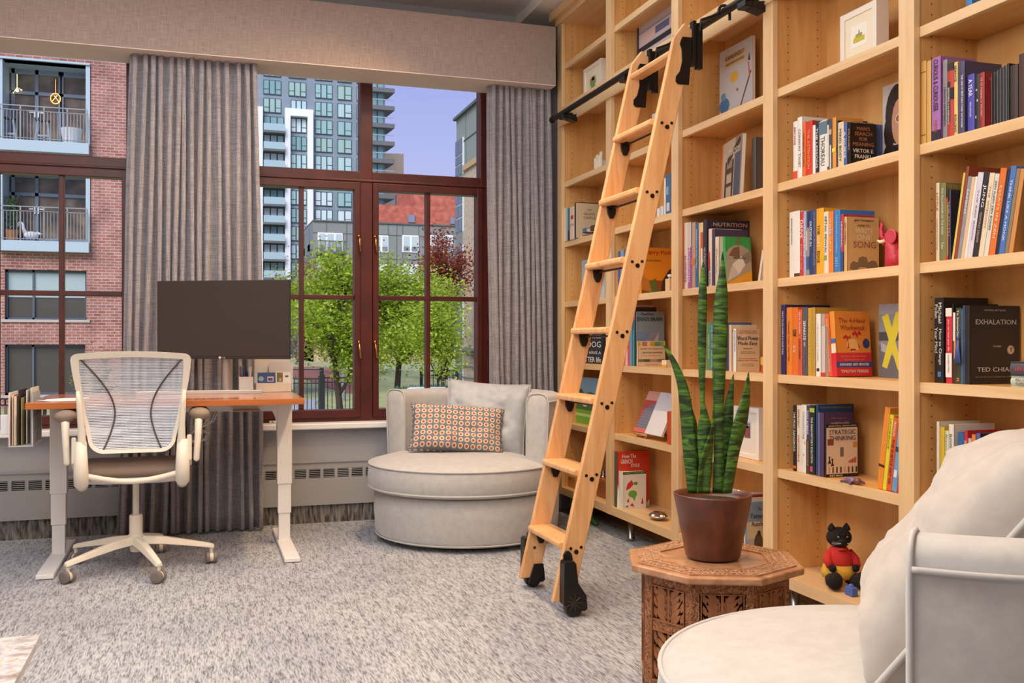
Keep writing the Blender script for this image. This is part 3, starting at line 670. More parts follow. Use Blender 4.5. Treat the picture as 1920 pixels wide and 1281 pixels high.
# ================================================================== ARMCHAIRS
def swivel_chair(root, w_, ex):
    # local frame: +x = facing, y = left of the chair
    def outer(r, arm=.02, n=40):
        pts = [(arm, r)]
        for i in range(n+1): a = PI/2+PI*i/n; pts.append((r*math.cos(a)*1.02, r*math.sin(a)))
        pts.append((arm, -r)); return pts
    # base
    b = MB(); prof = [(.0, .022), (w_-.025, .022), (w_-.010, .03), (w_-.002, .05), (w_+.006, .16), (w_+.002, .25), (w_-.05, .262)]
    b.lathe([(max(r, .001), z) for r, z in prof], 64, (ex.get('bf', .0), 0, 0)); b.build('base', UPH, root, smooth=True)
    MB().lathe([(w_-.10, .0), (w_-.10, .024)], 40, (0, 0, 0)).build('swivel_plinth', M('#2a2623', .7), root)
    MB().tube([(ex.get('bf', .0)+(w_-.004)*math.cos(2*PI*i/72), (w_-.004)*math.sin(2*PI*i/72), .034) for i in range(72)], .004, 6, closed=True).build('piping', UPH_PIPE, root, smooth=True)
    # seat cushion (T-shaped: round front at full width, the rear between the arms)
    ri = w_-.125
    def cush(ins):
        R = w_+.012-ins; pts = []
        for i in range(41): a = -PI/2+PI*i/40; pts.append((ex.get('fwd', .03)+R*math.cos(a)*1.0, R*math.sin(a)))
        pts = [(x, max(-R, min(R, y))) for x, y in pts]
        pts.append((.03-.0, R)); pts.append((.022+.001, ri-ins*.5+.02))
        for i in range(1, 24): a = PI/2+PI*i/24; pts.append((.0+(ri-.004-ins)*math.cos(a), (ri-.004-ins)*math.sin(a)))
        pts.append((.022+.001, -ri+ins*.5-.02)); pts.append((.03, -R)); return pts[1:-1]
    c = MB(); crown = lambda q: (lambda x, y: q)
    pad(c, cush, [(.05, .258), (.012, .263), (.002, .275), (-.004, .31), (-.006, .335), (-.002, .37), (.004, .390), (.03, .402), (.10, .420), (.20, .430), (.30, .432)])
    c.build('seat_cushion', UPH, root, smooth=True)
    for z, ins in ((.389, 0), (.276, 0)):
        MB().tube([(x, y, z) for x, y in cush(ins)[:41]], .0048, 8).build('piping', UPH_PIPE, root, smooth=True)
    # shell : arms and back in one, swept
    ro = w_+.005; ri2 = w_-.12; H = ex.get('h', .745)
    path = []
    for i in range(5): path.append((.025-.025*i/4, 1, PI/2))
    N_ = 44
    vs = []; fs = []
    def section(px, py, nx_, ny_):
        # nx_,ny_ = outward normal
        S_ = []
        th = ro-ri2
        prof = [(0, .03), (0, .10), (.002, .30), (.004, H-.05), (-.004, H-.022), (-.020, H-.006), (-.045, H), (-.085, H-.002), (-.108, H-.012), (-.120, H-.04), (-.118, H-.10), (-.112, .45), (-.115, .26), (-.115, .10)]
        for d, z in prof:
            fl = 1+ex.get('flare', .04)*max(0, (z-.25)/.5)
            S_.append((px*fl+nx_*d, py*fl+ny_*d, z))
        return S_
    secs = []
    for i in range(4): secs.append(section(.028-.028*i/3, ro, 0, 1))
    for i in range(1, N_): a = PI/2+PI*i/N_; secs.append(section(ro*math.cos(a), ro*math.sin(a), math.cos(a), math.sin(a)))
    for i in range(4): secs.append(section(.028*i/3, -ro, 0, -1))
    # bulge the front ends
    n = len(secs[0])
    def endcap(s, sg):
        c0 = Vector((sum(p[0] for p in s)/n, sum(p[1] for p in s)/n, 0)); out = []
        for p in s: out.append((p[0]+.014, c0.y+(p[1]-c0.y)*.86, p[2]-(.006 if p[2] > .6 else 0)))
        return out
    secs = [endcap(secs[0], 1)]+secs+[endcap(secs[-1], -1)]
    vs = [p for s in secs for p in s]; L = len(secs)
    for i in range(L-1):
        for k in range(n): fs.append((i*n+k, i*n+(k+1) % n, (i+1)*n+(k+1) % n, (i+1)*n+k))
    fs += [tuple(range(n)), tuple((L-1)*n+k for k in range(n-1, -1, -1))]
    MB().add(vs, fs).build('shell_back', UPH, root, smooth=True, sub=1)
    for s in (secs[1], secs[-2]):
        MB().tube([(p[0]+.003, p[1], p[2]+(.0015 if p[2] > .7 else 0)) for p in s], .0042, 8).build('piping', UPH_PIPE, root, smooth=True)
    line = [s[3] for s in secs[1:-1]]
    MB().tube([(x*1.003, y*1.003, z+ex.get('pz', .012)) for x, y, z in line], .0048, 8).build('piping', UPH_PIPE, root, smooth=True)
def cushion(name, label, loc, rot, wx, wz, th, mat, pipe=None, seed=1, wr=.012, cat='pillow', sag=0):
    o = thing(name, label, cat, loc); o.rotation_euler = rot
    rnd = Vector((seed*3.1, seed*1.7, 0))
    def surf(sg):
        def fn(u, v):
            a, c = 2*u-1, 2*v-1
            pin = 1-.10*(a*a*(1-.0)*(1-c*c)*0+0)
            e = (1-a**4)*(1-c**4); e = max(e, 0)**.55
            k = .07
            x = a*wx/2*(1-k*(1-c*c)*a*a*.9); z = c*wz/2*(1-k*(1-a*a)*c*c*.9)
            nn = noise.fractal(Vector((x*7, z*7, seed*5.3)), 1, 2, 3)*wr*e*1.5 + abs(noise.noise(Vector((x*5+z*9, z*3-x*4, seed))))*wr*e*1.6
            z2 = z-sag*e*(1-c)*.5
            return (x, sg*(th/2*e+nn*.8), z2)
        return fn
    m = MB(); m.grid(34, 34, surf(1)); m.grid(34, 34, surf(-1))
    me = m.build('pillow_body', mat, o, smooth=True)
    bm = bmesh.new(); bm.from_mesh(me.data); bmesh.ops.remove_doubles(bm, verts=bm.verts, dist=.0004); bmesh.ops.recalc_face_normals(bm, faces=bm.faces); bm.to_mesh(me.data); bm.free()
    if pipe:
        f0 = surf(1); pts = [f0(i/24, 0) for i in range(24)]+[f0(1, i/24) for i in range(24)]+[f0(1-i/24, 1) for i in range(24)]+[f0(0, 1-i/24) for i in range(24)]
        MB().tube([(x*1.005, 0, z*1.005) for x, y, z in pts], pipe, 8, closed=True).build('piping', UPH_PIPE, o, smooth=True)
    return o
def camdir(lat, dep): v = LT(lat, dep); return math.atan2(v.y, v.x)
c1 = LT(-.235, 5.0)
a1 = thing('swivel_armchair', 'round pale grey swivel armchair standing before the window beside the ladder', 'armchair', (c1.x, c1.y, 0), camdir(-.50, -.86))
swivel_chair(a1, .472, {'h': .745})
def at_chair(c, ang, fx, ly, z): return (c.x+fx*math.cos(ang)-ly*math.sin(ang), c.y+fx*math.sin(ang)+ly*math.cos(ang), z)
A1 = camdir(-.50, -.86)
greyc = noisy('grey_cushion_cloth', [(.3, '#a9adb2'), (.7, '#b9bcc0')], (8, 8, 8), 3, 5, .85, .08, .2, sheen=.3)
p1 = LT(-.143, 5.19)+Vector((0, 0, .575))
cushion('back_pillow', 'plain pale grey square pillow leaning behind the dotted pillow', p1, (math.radians(-13), math.radians(4), -YAW-.12), .45, .43, .16, greyc, .003, 3, .034)
# dotted lumbar pillow : rows of ringed dots
dm, t, b = nodes('dotted_cloth'); tc_ = N(t, 'TexCoord'); s_ = N(t, 'SeparateXYZ'); t.links.new(tc_.outputs['Object'], s_.inputs[0])
def cell(out, per, off=0):
    a = N(t, 'Math', operation='MULTIPLY_ADD'); a.inputs[1].default_value = 1/per; a.inputs[2].default_value = off+100; t.links.new(out, a.inputs[0])
    f_ = N(t, 'Math', operation='FRACT'); t.links.new(a.outputs[0], f_.inputs[0]); c = N(t, 'Math', operation='SUBTRACT'); c.inputs[1].default_value = .5; t.links.new(f_.outputs[0], c.inputs[0]); return c
cx_ = cell(s_.outputs['X'], .0325); cz_ = cell(s_.outputs['Z'], .0300)
px = N(t, 'Math', operation='MULTIPLY'); t.links.new(cx_.outputs[0], px.inputs[0]); t.links.new(cx_.outputs[0], px.inputs[1])
pz = N(t, 'Math', operation='MULTIPLY_ADD'); t.links.new(cz_.outputs[0], pz.inputs[0]); t.links.new(cz_.outputs[0], pz.inputs[1]); t.links.new(px.outputs[0], pz.inputs[2])
sq = N(t, 'Math', operation='SQRT'); t.links.new(pz.outputs[0], sq.inputs[0])
r = ramp(t, [(.0, '#b5583c'), (.20, '#c07a62'), (.23, '#d8cdb8'), (.35, '#d8cdb8'), (.39, '#77767a')]); r.color_ramp.interpolation = 'CONSTANT'
t.links.new(sq.outputs[0], r.inputs[0]); t.links.new(r.outputs[0], b.inputs['Base Color']); b.inputs['Roughness'].default_value = .85
p2 = LT(-.287, 5.03)+Vector((0, 0, .545))
cushion('dotted_pillow', 'oblong grey pillow covered in orange and cream dots on the round armchair', p2, (math.radians(-24), math.radians(4), -YAW+.12), .50, .265, .13, dm, None, 5, .02)
# foreground chair
c2 = LT(.80, 1.735); A2 = camdir(-.88, .47)
a2 = thing('swivel_armchair', 'large pale swivel armchair nearest the camera with its big back pillow', 'armchair', (c2.x, c2.y, 0), A2)
swivel_chair(a2, .44, {'h': .725, 'flare': .03, 'pz': .008, 'fwd': .08, 'bf': .05})
fgp = noisy('foreground_pillow_cloth', [(.3, '#aca49c'), (.7, '#bbb3ab')], (7, 7, 7), 3, 6, .9, .12, .2, sheen=.35)
p3 = at_chair(c2, A2, -.035, -.045, .622)
cushion('back_pillow', 'big rumpled pale pillow with piping leaning in the nearest armchair', p3, (math.radians(-37), math.radians(0), A2+PI/2), .57, .51, .23, fgp, .006, 8, .022)
# ================================================================== OCTAGONAL TABLE
OZ = .408; oc_c = LT(.5535, 2.65); ORr = .245
ot = thing('octagonal_side_table', 'carved brown wooden octagonal side table under the potted plant', 'side table', (oc_c.x, oc_c.y, 0), .39)
CARVE = noisy('carved_wood', [(.36, '#5a3018'), (.47, '#96582f'), (.66, '#b98558')], (130, 130, 110), 1.2, 2, .5, 1.0, 1.4, bdist=.005)
TBL = noisy('table_wood', [(.3, '#9c6c48'), (.6, '#b98a66'), (.8, '#d0ab8c')], (14, 14, 14), 1.2, 5, .35, .05, 1.5, coat=.25)
TBD = noisy('table_dark_wood', [(.3, '#7c4828'), (.7, '#a46a42')], (20, 20, 5), 1.2, 4, .5, .08, .5)
def octp(r, off=0): return [(r*math.cos(PI/8+PI/4*k+off), r*math.sin(PI/8+PI/4*k+off)) for k in range(8)]
def octring(mb, r0, r1, z0, z1, mi=0):
    a, b2 = octp(r0), octp(r1)
    for k in range(8):
        j = (k+1) % 8; mb.add([(*a[k], z0), (*a[j], z0), (*b2[j], z0), (*b2[k], z0), (*a[k], z1), (*a[j], z1), (*b2[j], z1), (*b2[k], z1)], [(0, 3, 2, 1), (4, 5, 6, 7), (0, 1, 5, 4), (2, 3, 7, 6), (1, 2, 6, 5), (3, 0, 4, 7)], mi)
tt_ = MB().prism(octp(ORr), 'z', OZ-.022, OZ-.002).build('tabletop', TBL, ot, bevel=.005, seg=3)
m = MB(); octring(m, ORr-.022, .155, OZ-.003, OZ+.0008); m.build('carved_border', noisy('carved_top', [(.38, '#6a3c22'), (.47, '#a8744c'), (.62, '#d6b08c')], (150, 150, 150), 1.2, 2, .45, 1.0, 1.4, bdist=.005), tt_)
m = MB(); octring(m, ORr-.020, ORr-.024, OZ-.003, OZ+.002); octring(m, .158, .152, OZ-.003, OZ+.002); m.build('border_bead', TBL, tt_)
m = MB(); rnd = random.Random(9)
for k in range(8):
    for j in range(26):
        for q in range(2):
            a0 = PI/8+PI/4*k; A_, B_ = Vector((math.cos(a0), math.sin(a0))), Vector((math.cos(a0+PI/4), math.sin(a0+PI/4)))
            p = (A_*(1-(j+.5)/26)+B_*((j+.5)/26))*(.178+.028*q); an = a0+PI/8+(.6 if (j+q) % 2 else -.6)
            dx, dy = math.cos(an)*.007, math.sin(an)*.007; ex_, ey = -math.sin(an)*.0028, math.cos(an)*.0028
            m.add([(p.x-dx, p.y-dy, OZ), (p.x+ex_, p.y+ey, OZ+.0022), (p.x+dx, p.y+dy, OZ), (p.x-ex_, p.y-ey, OZ+.0022)], [(0, 1, 2, 3)])
m.build('carved_leaves', TBL, tt_, fixn=False)
# pierced sides
RA = .205
m = MB(); m.prism(octp(RA-.03), 'z', .02, OZ-.03); m.build('dark_inside', M('#120a06', 1), ot)  # near-black core, shade of the hollow table put into its colour
for k in range(8):
    a = PI/4*k; sw = RA*math.tan(PI/8)*math.cos(PI/8)*1.0
    ap = RA*math.cos(PI/8); sw = RA*math.sin(PI/8)
    T = Matrix.Rotation(a, 4, 'Z') @ Matrix.Translation((ap, 0, 0))   # local: x outward, y along
    f_ = MB(); f_.T = T; H0, H1 = .0, OZ-.022
    f_.box(-.012, 0, -sw, -sw+.020, H0, H1); f_.box(-.012, 0, sw-.020, sw, H0, H1)
    for z0_, z1_ in ((H1-.030, H1), (.238, .262), (.0+.08, .10)): f_.box(-.012, 0, -sw+.02, sw-.02, z0_, z1_)
    f_.box(-.010, .002, -.010, .010, 0, .0)
    sf_ = f_.build('side_frame', CARVE, ot)
    b3 = MB(); b3.T = T
    for yy in (-sw+.023, sw-.026): b3.box(-.008, .003, yy, yy+.003, .10, H1-.03)
    for zz_ in (H1-.034, .262, .235, .10): b3.box(-.008, .003, -sw+.022, sw-.022, zz_, zz_+.003)
    for z0_, z1_ in ((.264, H1-.034), (.103, .235)):
        zc = (z0_+z1_)/2; hh = (z1_-z0_)/2; ww = sw-.026
        def leaf(cy, cz, an, L_, W_):
            ca, sa = math.cos(an), math.sin(an); P_ = [(-L_, 0), (-L_*.3, W_), (L_*.3, W_*.8), (L_, 0), (L_*.3, -W_*.8), (-L_*.3, -W_)]
            b3.prism([(cy+x*ca-y*sa, cz+x*sa+y*ca) for x, y in P_], 'x', -.009, -.002)
        b3.box(-.009, -.002, -.0035, .0035, z0_, z1_)
        for s in (-1, 1):
            for j in range(5):
                zc_ = z0_+(j+.5)*(z1_-z0_)/5
                leaf(s*ww*.42, zc_, s*(.75 if s > 0 else .75)+(0 if s > 0 else PI)*0, ww*.55, .0085)
            for j in range(3): leaf(s*ww*.86, z0_+(j+.6)*(z1_-z0_)/3, PI/2-s*.25, hh*.34, .006)
            leaf(s*ww*.16, zc, PI/2, hh*.9, .004)
    b3.build('pierced_carving', TBD, sf_)
    c3 = MB(); c3.T = T; c3.box(-.012, .004, -.0, .0, 0, 0)
# ================================================================== POT AND PLANT
rust = noisy('rust_glaze', [(.25, '#3e2018'), (.5, '#5f3020'), (.75, '#7c4228')], (9, 9, 6), 1, 6, .38, .05, 1.5, coat=.2)
pp = thing('potted_snake_plant', 'tall snake plant in a rusty brown pot on the carved table', 'potted plant', (oc_c.x, oc_c.y, OZ+.002))
pp.location = (*LT(.5525, 2.65).xy, OZ+.0025)
MB().lathe([(.001, 0), (.070, 0), (.074, .004), (.106, .168), (.1075, .174), (.102, .175), (.098, .160), (.090, .150), (.001, .150)], 56).build('pot', rust, pp, smooth=True)
MB().lathe([(.001, .151), (.097, .153)], 30).build('soil', noisy('soil', [(.3, '#1c130d'), (.7, '#4a3524')], (60, 60, 60), 2, 4, 1, .8, bdist=.004), pp)
lm, t, b = nodes('snake_leaf'); tc_ = N(t, 'TexCoord'); mp = N(t, 'Mapping'); mp.inputs['Scale'].default_value = (16, 16, 95); t.links.new(tc_.outputs['Object'], mp.inputs[0])
n1 = N(t, 'TexNoise'); n1.inputs['Scale'].default_value = 1; n1.inputs['Detail'].default_value = 3; n1.inputs['Distortion'].default_value = .9; t.links.new(mp.outputs[0], n1.inputs['Vector'])
r = ramp(t, [(.38, '#1a2c10'), (.47, '#2a4a18'), (.55, '#42691f'), (.68, '#5f862e')]); t.links.new(n1.outputs['Fac'], r.inputs[0]); t.links.new(r.outputs[0], b.inputs['Base Color']); b.inputs['Roughness'].default_value = .38
def leafblade(pts, dt0=0, face=0.0, bluish=False):
    # pts : list of (u, v, halfwidth px); depth offset dt0
    base = Vector(pp.location); T_ = 2.65+dt0
    P_ = []
    for i, (u, v, hw_) in enumerate(pts):
        f_ = i/(len(pts)-1); t_ = T_+(.0)*f_
        lat = (u-960)/F*t_; P_.append((LT(lat, t_)+Vector((0, 0, zz(v, t_)))-base, hw_/F*t_))
    # Catmull-Rom refine
    out = []
    n = len(P_)
    for i in range(n-1):
        for k in range(6):
            s = k/6; p0, p1, p2, p3 = P_[max(i-1, 0)], P_[i], P_[i+1], P_[min(i+2, n-1)]
            def cr_(a, b_, c, d): return .5*((2*b_)+(c-a)*s+(2*a-5*b_+4*c-d)*s*s+(-a+3*b_-3*c+d)*s**3)
            out.append((cr_(p0[0], p1[0], p2[0], p3[0]), max(.0006, cr_(p0[1], p1[1], p2[1], p3[1]))))
    out.append((P_[-1][0], max(P_[-1][1], .0005)))
    side = Vector((CC*math.cos(face)+SS*math.sin(face), -SS*math.cos(face)+CC*math.sin(face), 0)); dep = Vector((SS, CC, 0))
    m = MB(); vs = []; W = 6
    for p, w_ in out:
        for k in range(W+1):
            a = k/W*2-1; vs.append(p+side*(a*w_/max(.3, math.cos(face)))+dep*(-.25*w_*(1-a*a)))
    fs = [(i*(W+1)+k, i*(W+1)+k+1, (i+1)*(W+1)+k+1, (i+1)*(W+1)+k) for i in range(len(out)-1) for k in range(W)]
    m.add(vs, fs); m.build('leaf', lm, pp, smooth=True, solid=.0035, fixn=False)
leafblade([(1317, 925, 5), (1317, 800, 4), (1317, 745, 4), (1316, 700, 6), (1316, 640, 7.5), (1317, 560, 7.5), (1318, 520, 5), (1318.5, 488, .5)], -.01)
leafblade([(1348, 925, 12), (1347, 850, 9), (1347, 760, 9.5), (1348, 700, 12), (1350, 630, 13.5), (1352, 560, 12), (1354, 520, 7), (1354.5, 472, .4)], 0)
leafblade([(1299, 925, 9), (1294, 850, 12.5), (1289, 790, 12), (1281, 730, 9.5), (1268, 690, 6.5), (1256, 665, 4), (1241, 642, .4)], .0, -.2)
leafblade([(1307, 925, 5), (1305, 860, 8), (1300, 800, 7), (1295, 770, 4), (1294, 755, .5)], .03)
leafblade([(1322, 925, 8), (1323, 870, 12), (1322, 815, 14.5), (1320, 780, 8), (1316, 742, .5)], -.02)
leafblade([(1358, 925, 9), (1361, 850, 10), (1364, 790, 10.5), (1368, 750, 7), (1375, 702, .5)], .02)
leafblade([(1363, 925, 9), (1375, 850, 11.5), (1386, 800, 14), (1395, 760, 10.5), (1400, 730, 6), (1403, 698, .5)], -.015, .3)
leafblade([(1310, 925, 4), (1316, 870, 5), (1327, 835, 6), (1336, 800, 3), (1338, 745, .5)], -.035, .5)
# ================================================================== COFFEE TABLE CORNER
ct = thing('coffee_table', 'stone topped low table at the lower left of the photo', 'table', (-.62, 1.72, 0))
STONE = noisy('speckled_stone', [(.3, '#8d7a6c'), (.42, '#a9a5a2'), (.55, '#c4c4c6'), (.62, '#c09a7c'), (.75, '#dcdbd8')], (30, 30, 30), 1.0, 5, .3, .02, .6)
MB().box(-.40, .322, -.50, .388, .404, .42).build('tabletop', STONE, ct, bevel=.002)
for x in (-.36, .27):
    for y in (-.45, .32): MB().box(x-.02, x+.02, y-.02, y+.02, .0, .404).build('leg', M('#4a3026', .5), ct, bevel=.002)
MB().box(-.35, .26, -.44, .31, .375, .404).build('apron', M('#3f2a22', .5), ct)
# ================================================================== BOOKS AND SHELF OBJECTS
ORD = ['first', 'second', 'third', 'fourth', 'fifth', 'sixth', 'seventh', 'eighth', 'ninth', 'tenth', 'eleventh', 'twelfth', 'thirteenth', 'fourteenth', 'fifteenth']
def book(label, group, X, Y0, Y1, z, H, D, col, spine=(), cover=(), sdec=(), cdec=(), lean=0, hard=True, rz=0, txc='#f0ede6', page='#e2d5bd', extra=None, flat=False):
    th = max(.004, Y0-Y1-.0006)
    o = thing('book', label, 'book', (X, (Y0+Y1)/2, z+.0004), rz, group)
    o.rotation_euler = (math.radians(lean), 0, rz)
    if lean: o.location.z += th/2*abs(math.sin(math.radians(lean)))+.0004
    c = .0022 if hard and th > .009 else .0008; h = th/2; m = MB()
    m.box(.002, D, -h, -h+c, 0, H); m.box(.002, D, h-c, h, 0, H)
    # rounded spine strip
    rd = .0025 if hard else .0008
    n = 6; ps = [(.0025-rd*math.cos(PI*(i/n-.5)), -h+th*i/n) for i in range(n+1)]
    m.prism(ps+[(.004, h), (.004, -h)], 'z', 0, H)
    cv_ = m.build('cover', M(col, .45), o)
    ins = .003 if hard else .0006
    MB().box(.0035, D-ins, -h+c, h-c, ins, H-ins).build('pages', M(page, .85), o)
    sx0 = .0025-rd-.0004
    if sdec or cdec:
        d = MB(); mats = []
        for (a, b2, z0_, z1_, cc) in sdec:       # a..b across the spine from left to right, z fractions
            d.box(sx0+.0001-.00004*len(mats), sx0+.0012, h-a*th, h-b2*th, z0_*H, z1_*H, len(mats)); mats.append(M(cc, .45))
        for q in cdec:
            if isinstance(q[0], str):
                kind, cx, cz, r1, r2, cc = q
                pts = [(D*cx+r1*math.cos(2*PI*i/24), H*cz+r2*math.sin(2*PI*i/24)) for i in range(24)]
                d.prism(pts, 'y', -h-.0003-.00006*len(mats), -h+.0001, len(mats))
            elif len(q) == 2: d.prism([(x*D, zf*H) for x, zf in q[0]], 'y', -h-.0003-.00006*len(mats), -h+.0001, len(mats)); cc = q[1]
            else:
                a, b2, z0_, z1_, cc = q; d.box(a*D, b2*D, -h-.0003-.00006*len(mats), -h+.0001, z0_*H, z1_*H, len(mats))
            mats.append(M(cc, .45))
        d.build('printed_design', mats, cv_)
    if spine or cover:
        L = MB(); mats = []; idx = {}
        def mi(cc):
            if cc not in idx: idx[cc] = len(mats); mats.append(M(cc, .5))
            return idx[cc]
        for q in spine:      # text, z centre frac, length frac, width frac(of th), colour, centre frac across
            tx, zc, ln, wd, cc = q[:5]; ac = q[5] if len(q) > 5 else .5
            letters(L, tx, (sx0-.0003-.00004*len(sdec), h-ac*th, zc*H), (0, 0, -1), (0, -1, 0), ln*H, wd*th, mi(cc), .0003)
        for q in cover:      # text, x frac, z frac, w frac, h frac, colour
            tx, xc, zc, wd, hg, cc = q[:6]
            letters(L, tx, (xc*D, -h-.0009-.00006*len(cdec), zc*H), (1, 0, 0), (0, 0, 1), wd*D, hg*H, mi(cc), q[6] if len(q) > 6 else .0004)
        L.build('title_lettering', mats, cv_)
    return o
def clampX(u, X):
    y = yX(u, 2.02); w_ = min([s-.0295 for s in st if s-.0295 > y-.03] or [9]); dx, dy = ray(u)
    return min(X, max(2.006, (w_-.001)*dx/dy))
def row(where, z, items, group, X=2.048, yref=None):
    n = 0; X = clampX(items[0][0], X)
    for it in items:
        u0, u1, vt, col, desc = it[:5]; k = dict(it[5]) if len(it) > 5 else {}
        x = k.pop('x', X); Y0, Y1 = yX(u0, x), yX(u1, x); t_ = tX(u0, x); H = zz(vt, t_)-z
        if 'ur' in k:
            ur = k.pop('ur'); Yc = Y1; D = Yc*ray(ur)[0]/ray(ur)[1]-x; D = min(max(D, .06), BACK-x-.004)
        else: D = k.pop('D', .145)
        k.pop('D', None)
        if 'H' in k: H = k.pop('H')
        sp = k.pop('spine', ())
        if isinstance(sp, str): sp = [(sp, .52, .8, .42, k.get('txc', '#f0ede6'))]
        if not sp and Y0-Y1 > .009 and k.pop('auto', True): sp = [('.'*0+['IIIIII III', 'oooo ooo ooo', 'mmm nnn mmm'][n % 3], .5, .55, .22, k.get('txc', '#77726a'))] if False else ()
        k.pop('auto', None)
        label = '%s, %s from left %s' % (desc, ORD[n], where)
        book(label, group, x, Y0, Y1, z, H, D, col, spine=sp, **k); n += 1
W_ = '#f1eee8'; G_ = '#77726a'
# ---- third visible bay (wide, centre right)
row('below the big white picture frame', ZS[3], [
 (1486.5, 1494.5, 229.5, '#e9e2d8', 'pale paperback', dict(spine=[('BEN SASSE', .75, .3, .4, '#c94a33')], sdec=[(0, 1, 0, .16, '#d8502c')])),
 (1494.5, 1503.5, 221.6, '#ece7df', 'tall white paperback', dict(spine=[('CONWAY TWIST', .5, .62, .45, '#6b6f74')], ur=1552)),
 (1504, 1510, 230, '#dd6a2e', 'orange paperback', dict(spine=[('ORIGIN STORY', .5, .6, .4, '#6a2b16')])),
 (1510, 1523, 230, '#cf3a2a', 'red hardcover', dict(spine=[('THE ATTENTION', .5, .7, .3, '#e9b24c')])),
 (1523, 1528, 236, '#eceae6', 'thin white paperback', dict()),
 (1528, 1535.5, 229, '#25252a', 'black paperback', dict(spine=[('THE LESSONS', .5, .75, .45, '#e8e6e1')])),
 (1535.5, 1550, 229, '#e3dfd6', 'white paperback with blue grey top', dict(spine=[('THOREAU', .42, .55, .5, '#5c605c')], sdec=[(0, 1, .74, .98, '#5f7a88')])),
 (1550, 1560, 225.6, '#4a4a4c', 'black and white patterned hardcover', dict(sdec=[(.1, .4, .1, .9, '#d8d4cc'), (.6, .8, .05, .5, '#d9d6cf'), (.45, .9, .7, .8, '#c9a48a')])),
 (1560, 1567, 221.6, '#e0953c', 'orange hardcover with a black top', dict(ur=1618, sdec=[(0, 1, .35, .42, '#e6d33c')])),
 (1567, 1570.5, 227, '#2a2a22', 'thin black and yellow paperback', dict()),
 (1570.5, 1581, 231, '#ddc9a4', 'cream paperback', dict(spine=[('MIND BODY', .5, .7, .4, '#3a342c')])),
 (1581, 1587.5, 231, '#4a62a0', 'blue and white paperback', dict(spine=[('A GUIDE', .5, .6, .5, '#f2f0ee')])),
 (1588.5, 1594, 231, '#17120f', 'black MEANING paperback', dict(ur=1643, hard=False, spine=[('FRANKL', .6, .5, .5, '#c98f6a')], cover=[("MAN'S", .5, .87, .5, .08, '#b8794f'), ('SEARCH', .5, .75, .66, .08, '#b8794f'), ('FOR', .5, .63, .3, .08, '#b8794f'), ('MEANING', .5, .51, .8, .085, '#b8794f'), ('VIKTOR E.', .5, .36, .8, .085, '#efece6'), ('FRANKL', .5, .23, .65, .085, '#efece6'), ('THE CLASSIC TRIBUTE TO HOPE', .5, .11, .5, .025, '#a89a90')])),
], 'books under the white picture frame')
row('beside the red elephant figurine', ZS[2], [
 (1479.5, 1499, 399, '#e6e0d8', 'thick white hardcover', dict(spine=[('BRAVE NEW WORLD', .7, .4, .12, '#5f6a6c', .25)], sdec=[(.5, 1, 0, .06, '#4a3a34')])),
 (1499.3, 1506, 398, '#c8392c', 'red DRIVE paperback', dict(spine=[('DRIVE', .73, .28, .75, '#f3ece4'), ('DANIEL H. PINK', .3, .4, .3, '#e9c0b0')])),
 (1506, 1510.5, 397.5, '#9aa8d6', 'thin light blue paperback', dict(spine=[('ADVENTURES IN THE', .6, .6, .6, '#f0f0f6')])),
 (1510.5, 1516.7, 397.5, '#8f8a88', 'grey patterned paperback', dict(sdec=[(0, .5, .4, .7, '#c9b8a0'), (.2, 1, .1, .3, '#3c5a8a'), (.4, 1, .75, 1, '#223a6a')])),
 (1516.7, 1523.7, 395, '#27406f', 'navy OUTSIDE IN hardcover', dict(spine=[('OUTSIDE IN', .64, .38, .55, '#dfe6ee')])),
 (1523.7, 1530, 393, '#4f4a66', 'dark violet paperback', dict(spine=[('CUSTOMER EXPERIENCE', .55, .8, .35, '#a8a0b8')])),
 (1530, 1544, 392.4, '#e2a628', 'yellow SOFT EDGE hardcover', dict(spine=[('THE', .68, .14, .33, '#2a2416', .35), ('SOFT', .50, .17, .36, '#f4ead0', .35), ('EDGE', .27, .18, .36, '#2a2416', .35)])),
 (1544, 1552.5, 398, '#ddd4c4', 'cream RETAIL REVIVAL paperback', dict(spine=[('RETAIL REVIVAL', .63, .58, .42, '#4a463e')], sdec=[(.1, .7, .22, .3, '#7fa04a')])),
 (1552.5, 1562, 398, '#df8136', 'orange hardcover', dict(spine=[('SMALL DATA', .62, .55, .35, '#f0cfa0')], sdec=[(.25, .75, .63, .72, '#b8a0a8')])),
 (1563, 1575, 395.3, '#3b7cc0', 'bright blue hardcover', dict(ur=1640, page='#4a6a8a', spine=[('LEARNING MODERN', .62, .6, .22, '#9fd0ee'), ('2011', .18, .14, .4, '#9fd0ee')])),
 (1575.5, 1581, 402.7, '#b4384a', 'red and navy paperback', dict(ur=1640, sdec=[(0, 1, 0, .36, '#2f4f86')], spine=[('UNIVERSAL', .65, .45, .45, '#e9d8d8')])),
 (1581.7, 1587.5, 407.3, '#cfa86e', 'tan hardcover with a cowboy hat cover', dict(ur=1648, spine=[('JEFF TWEEDY', .7, .4, .45, '#4a3a24')], cover=[('JEFF TWEEDY', .53, .93, .62, .042, '#3c3020'), ('HOW TO', .52, .845, .38, .04, '#7d4a2e'), ('WRITE', .54, .75, .54, .095, '#e6d4ae'), ('ONE', .53, .635, .46, .095, '#e6d4ae'), ('SONG', .55, .50, .70, .12, '#9a5a4a')],
    cdec=[([(.10, .05), (.12, .15), (.2, .2), (.34, .17), (.38, .26), (.5, .29), (.62, .27), (.66, .18), (.8, .22), (.92, .2), (.97, .10), (.9, .03), (.7, .03), (.6, .09), (.4, .09), (.3, .02)], '#7d6a50')])),
], 'books beside the red elephant')
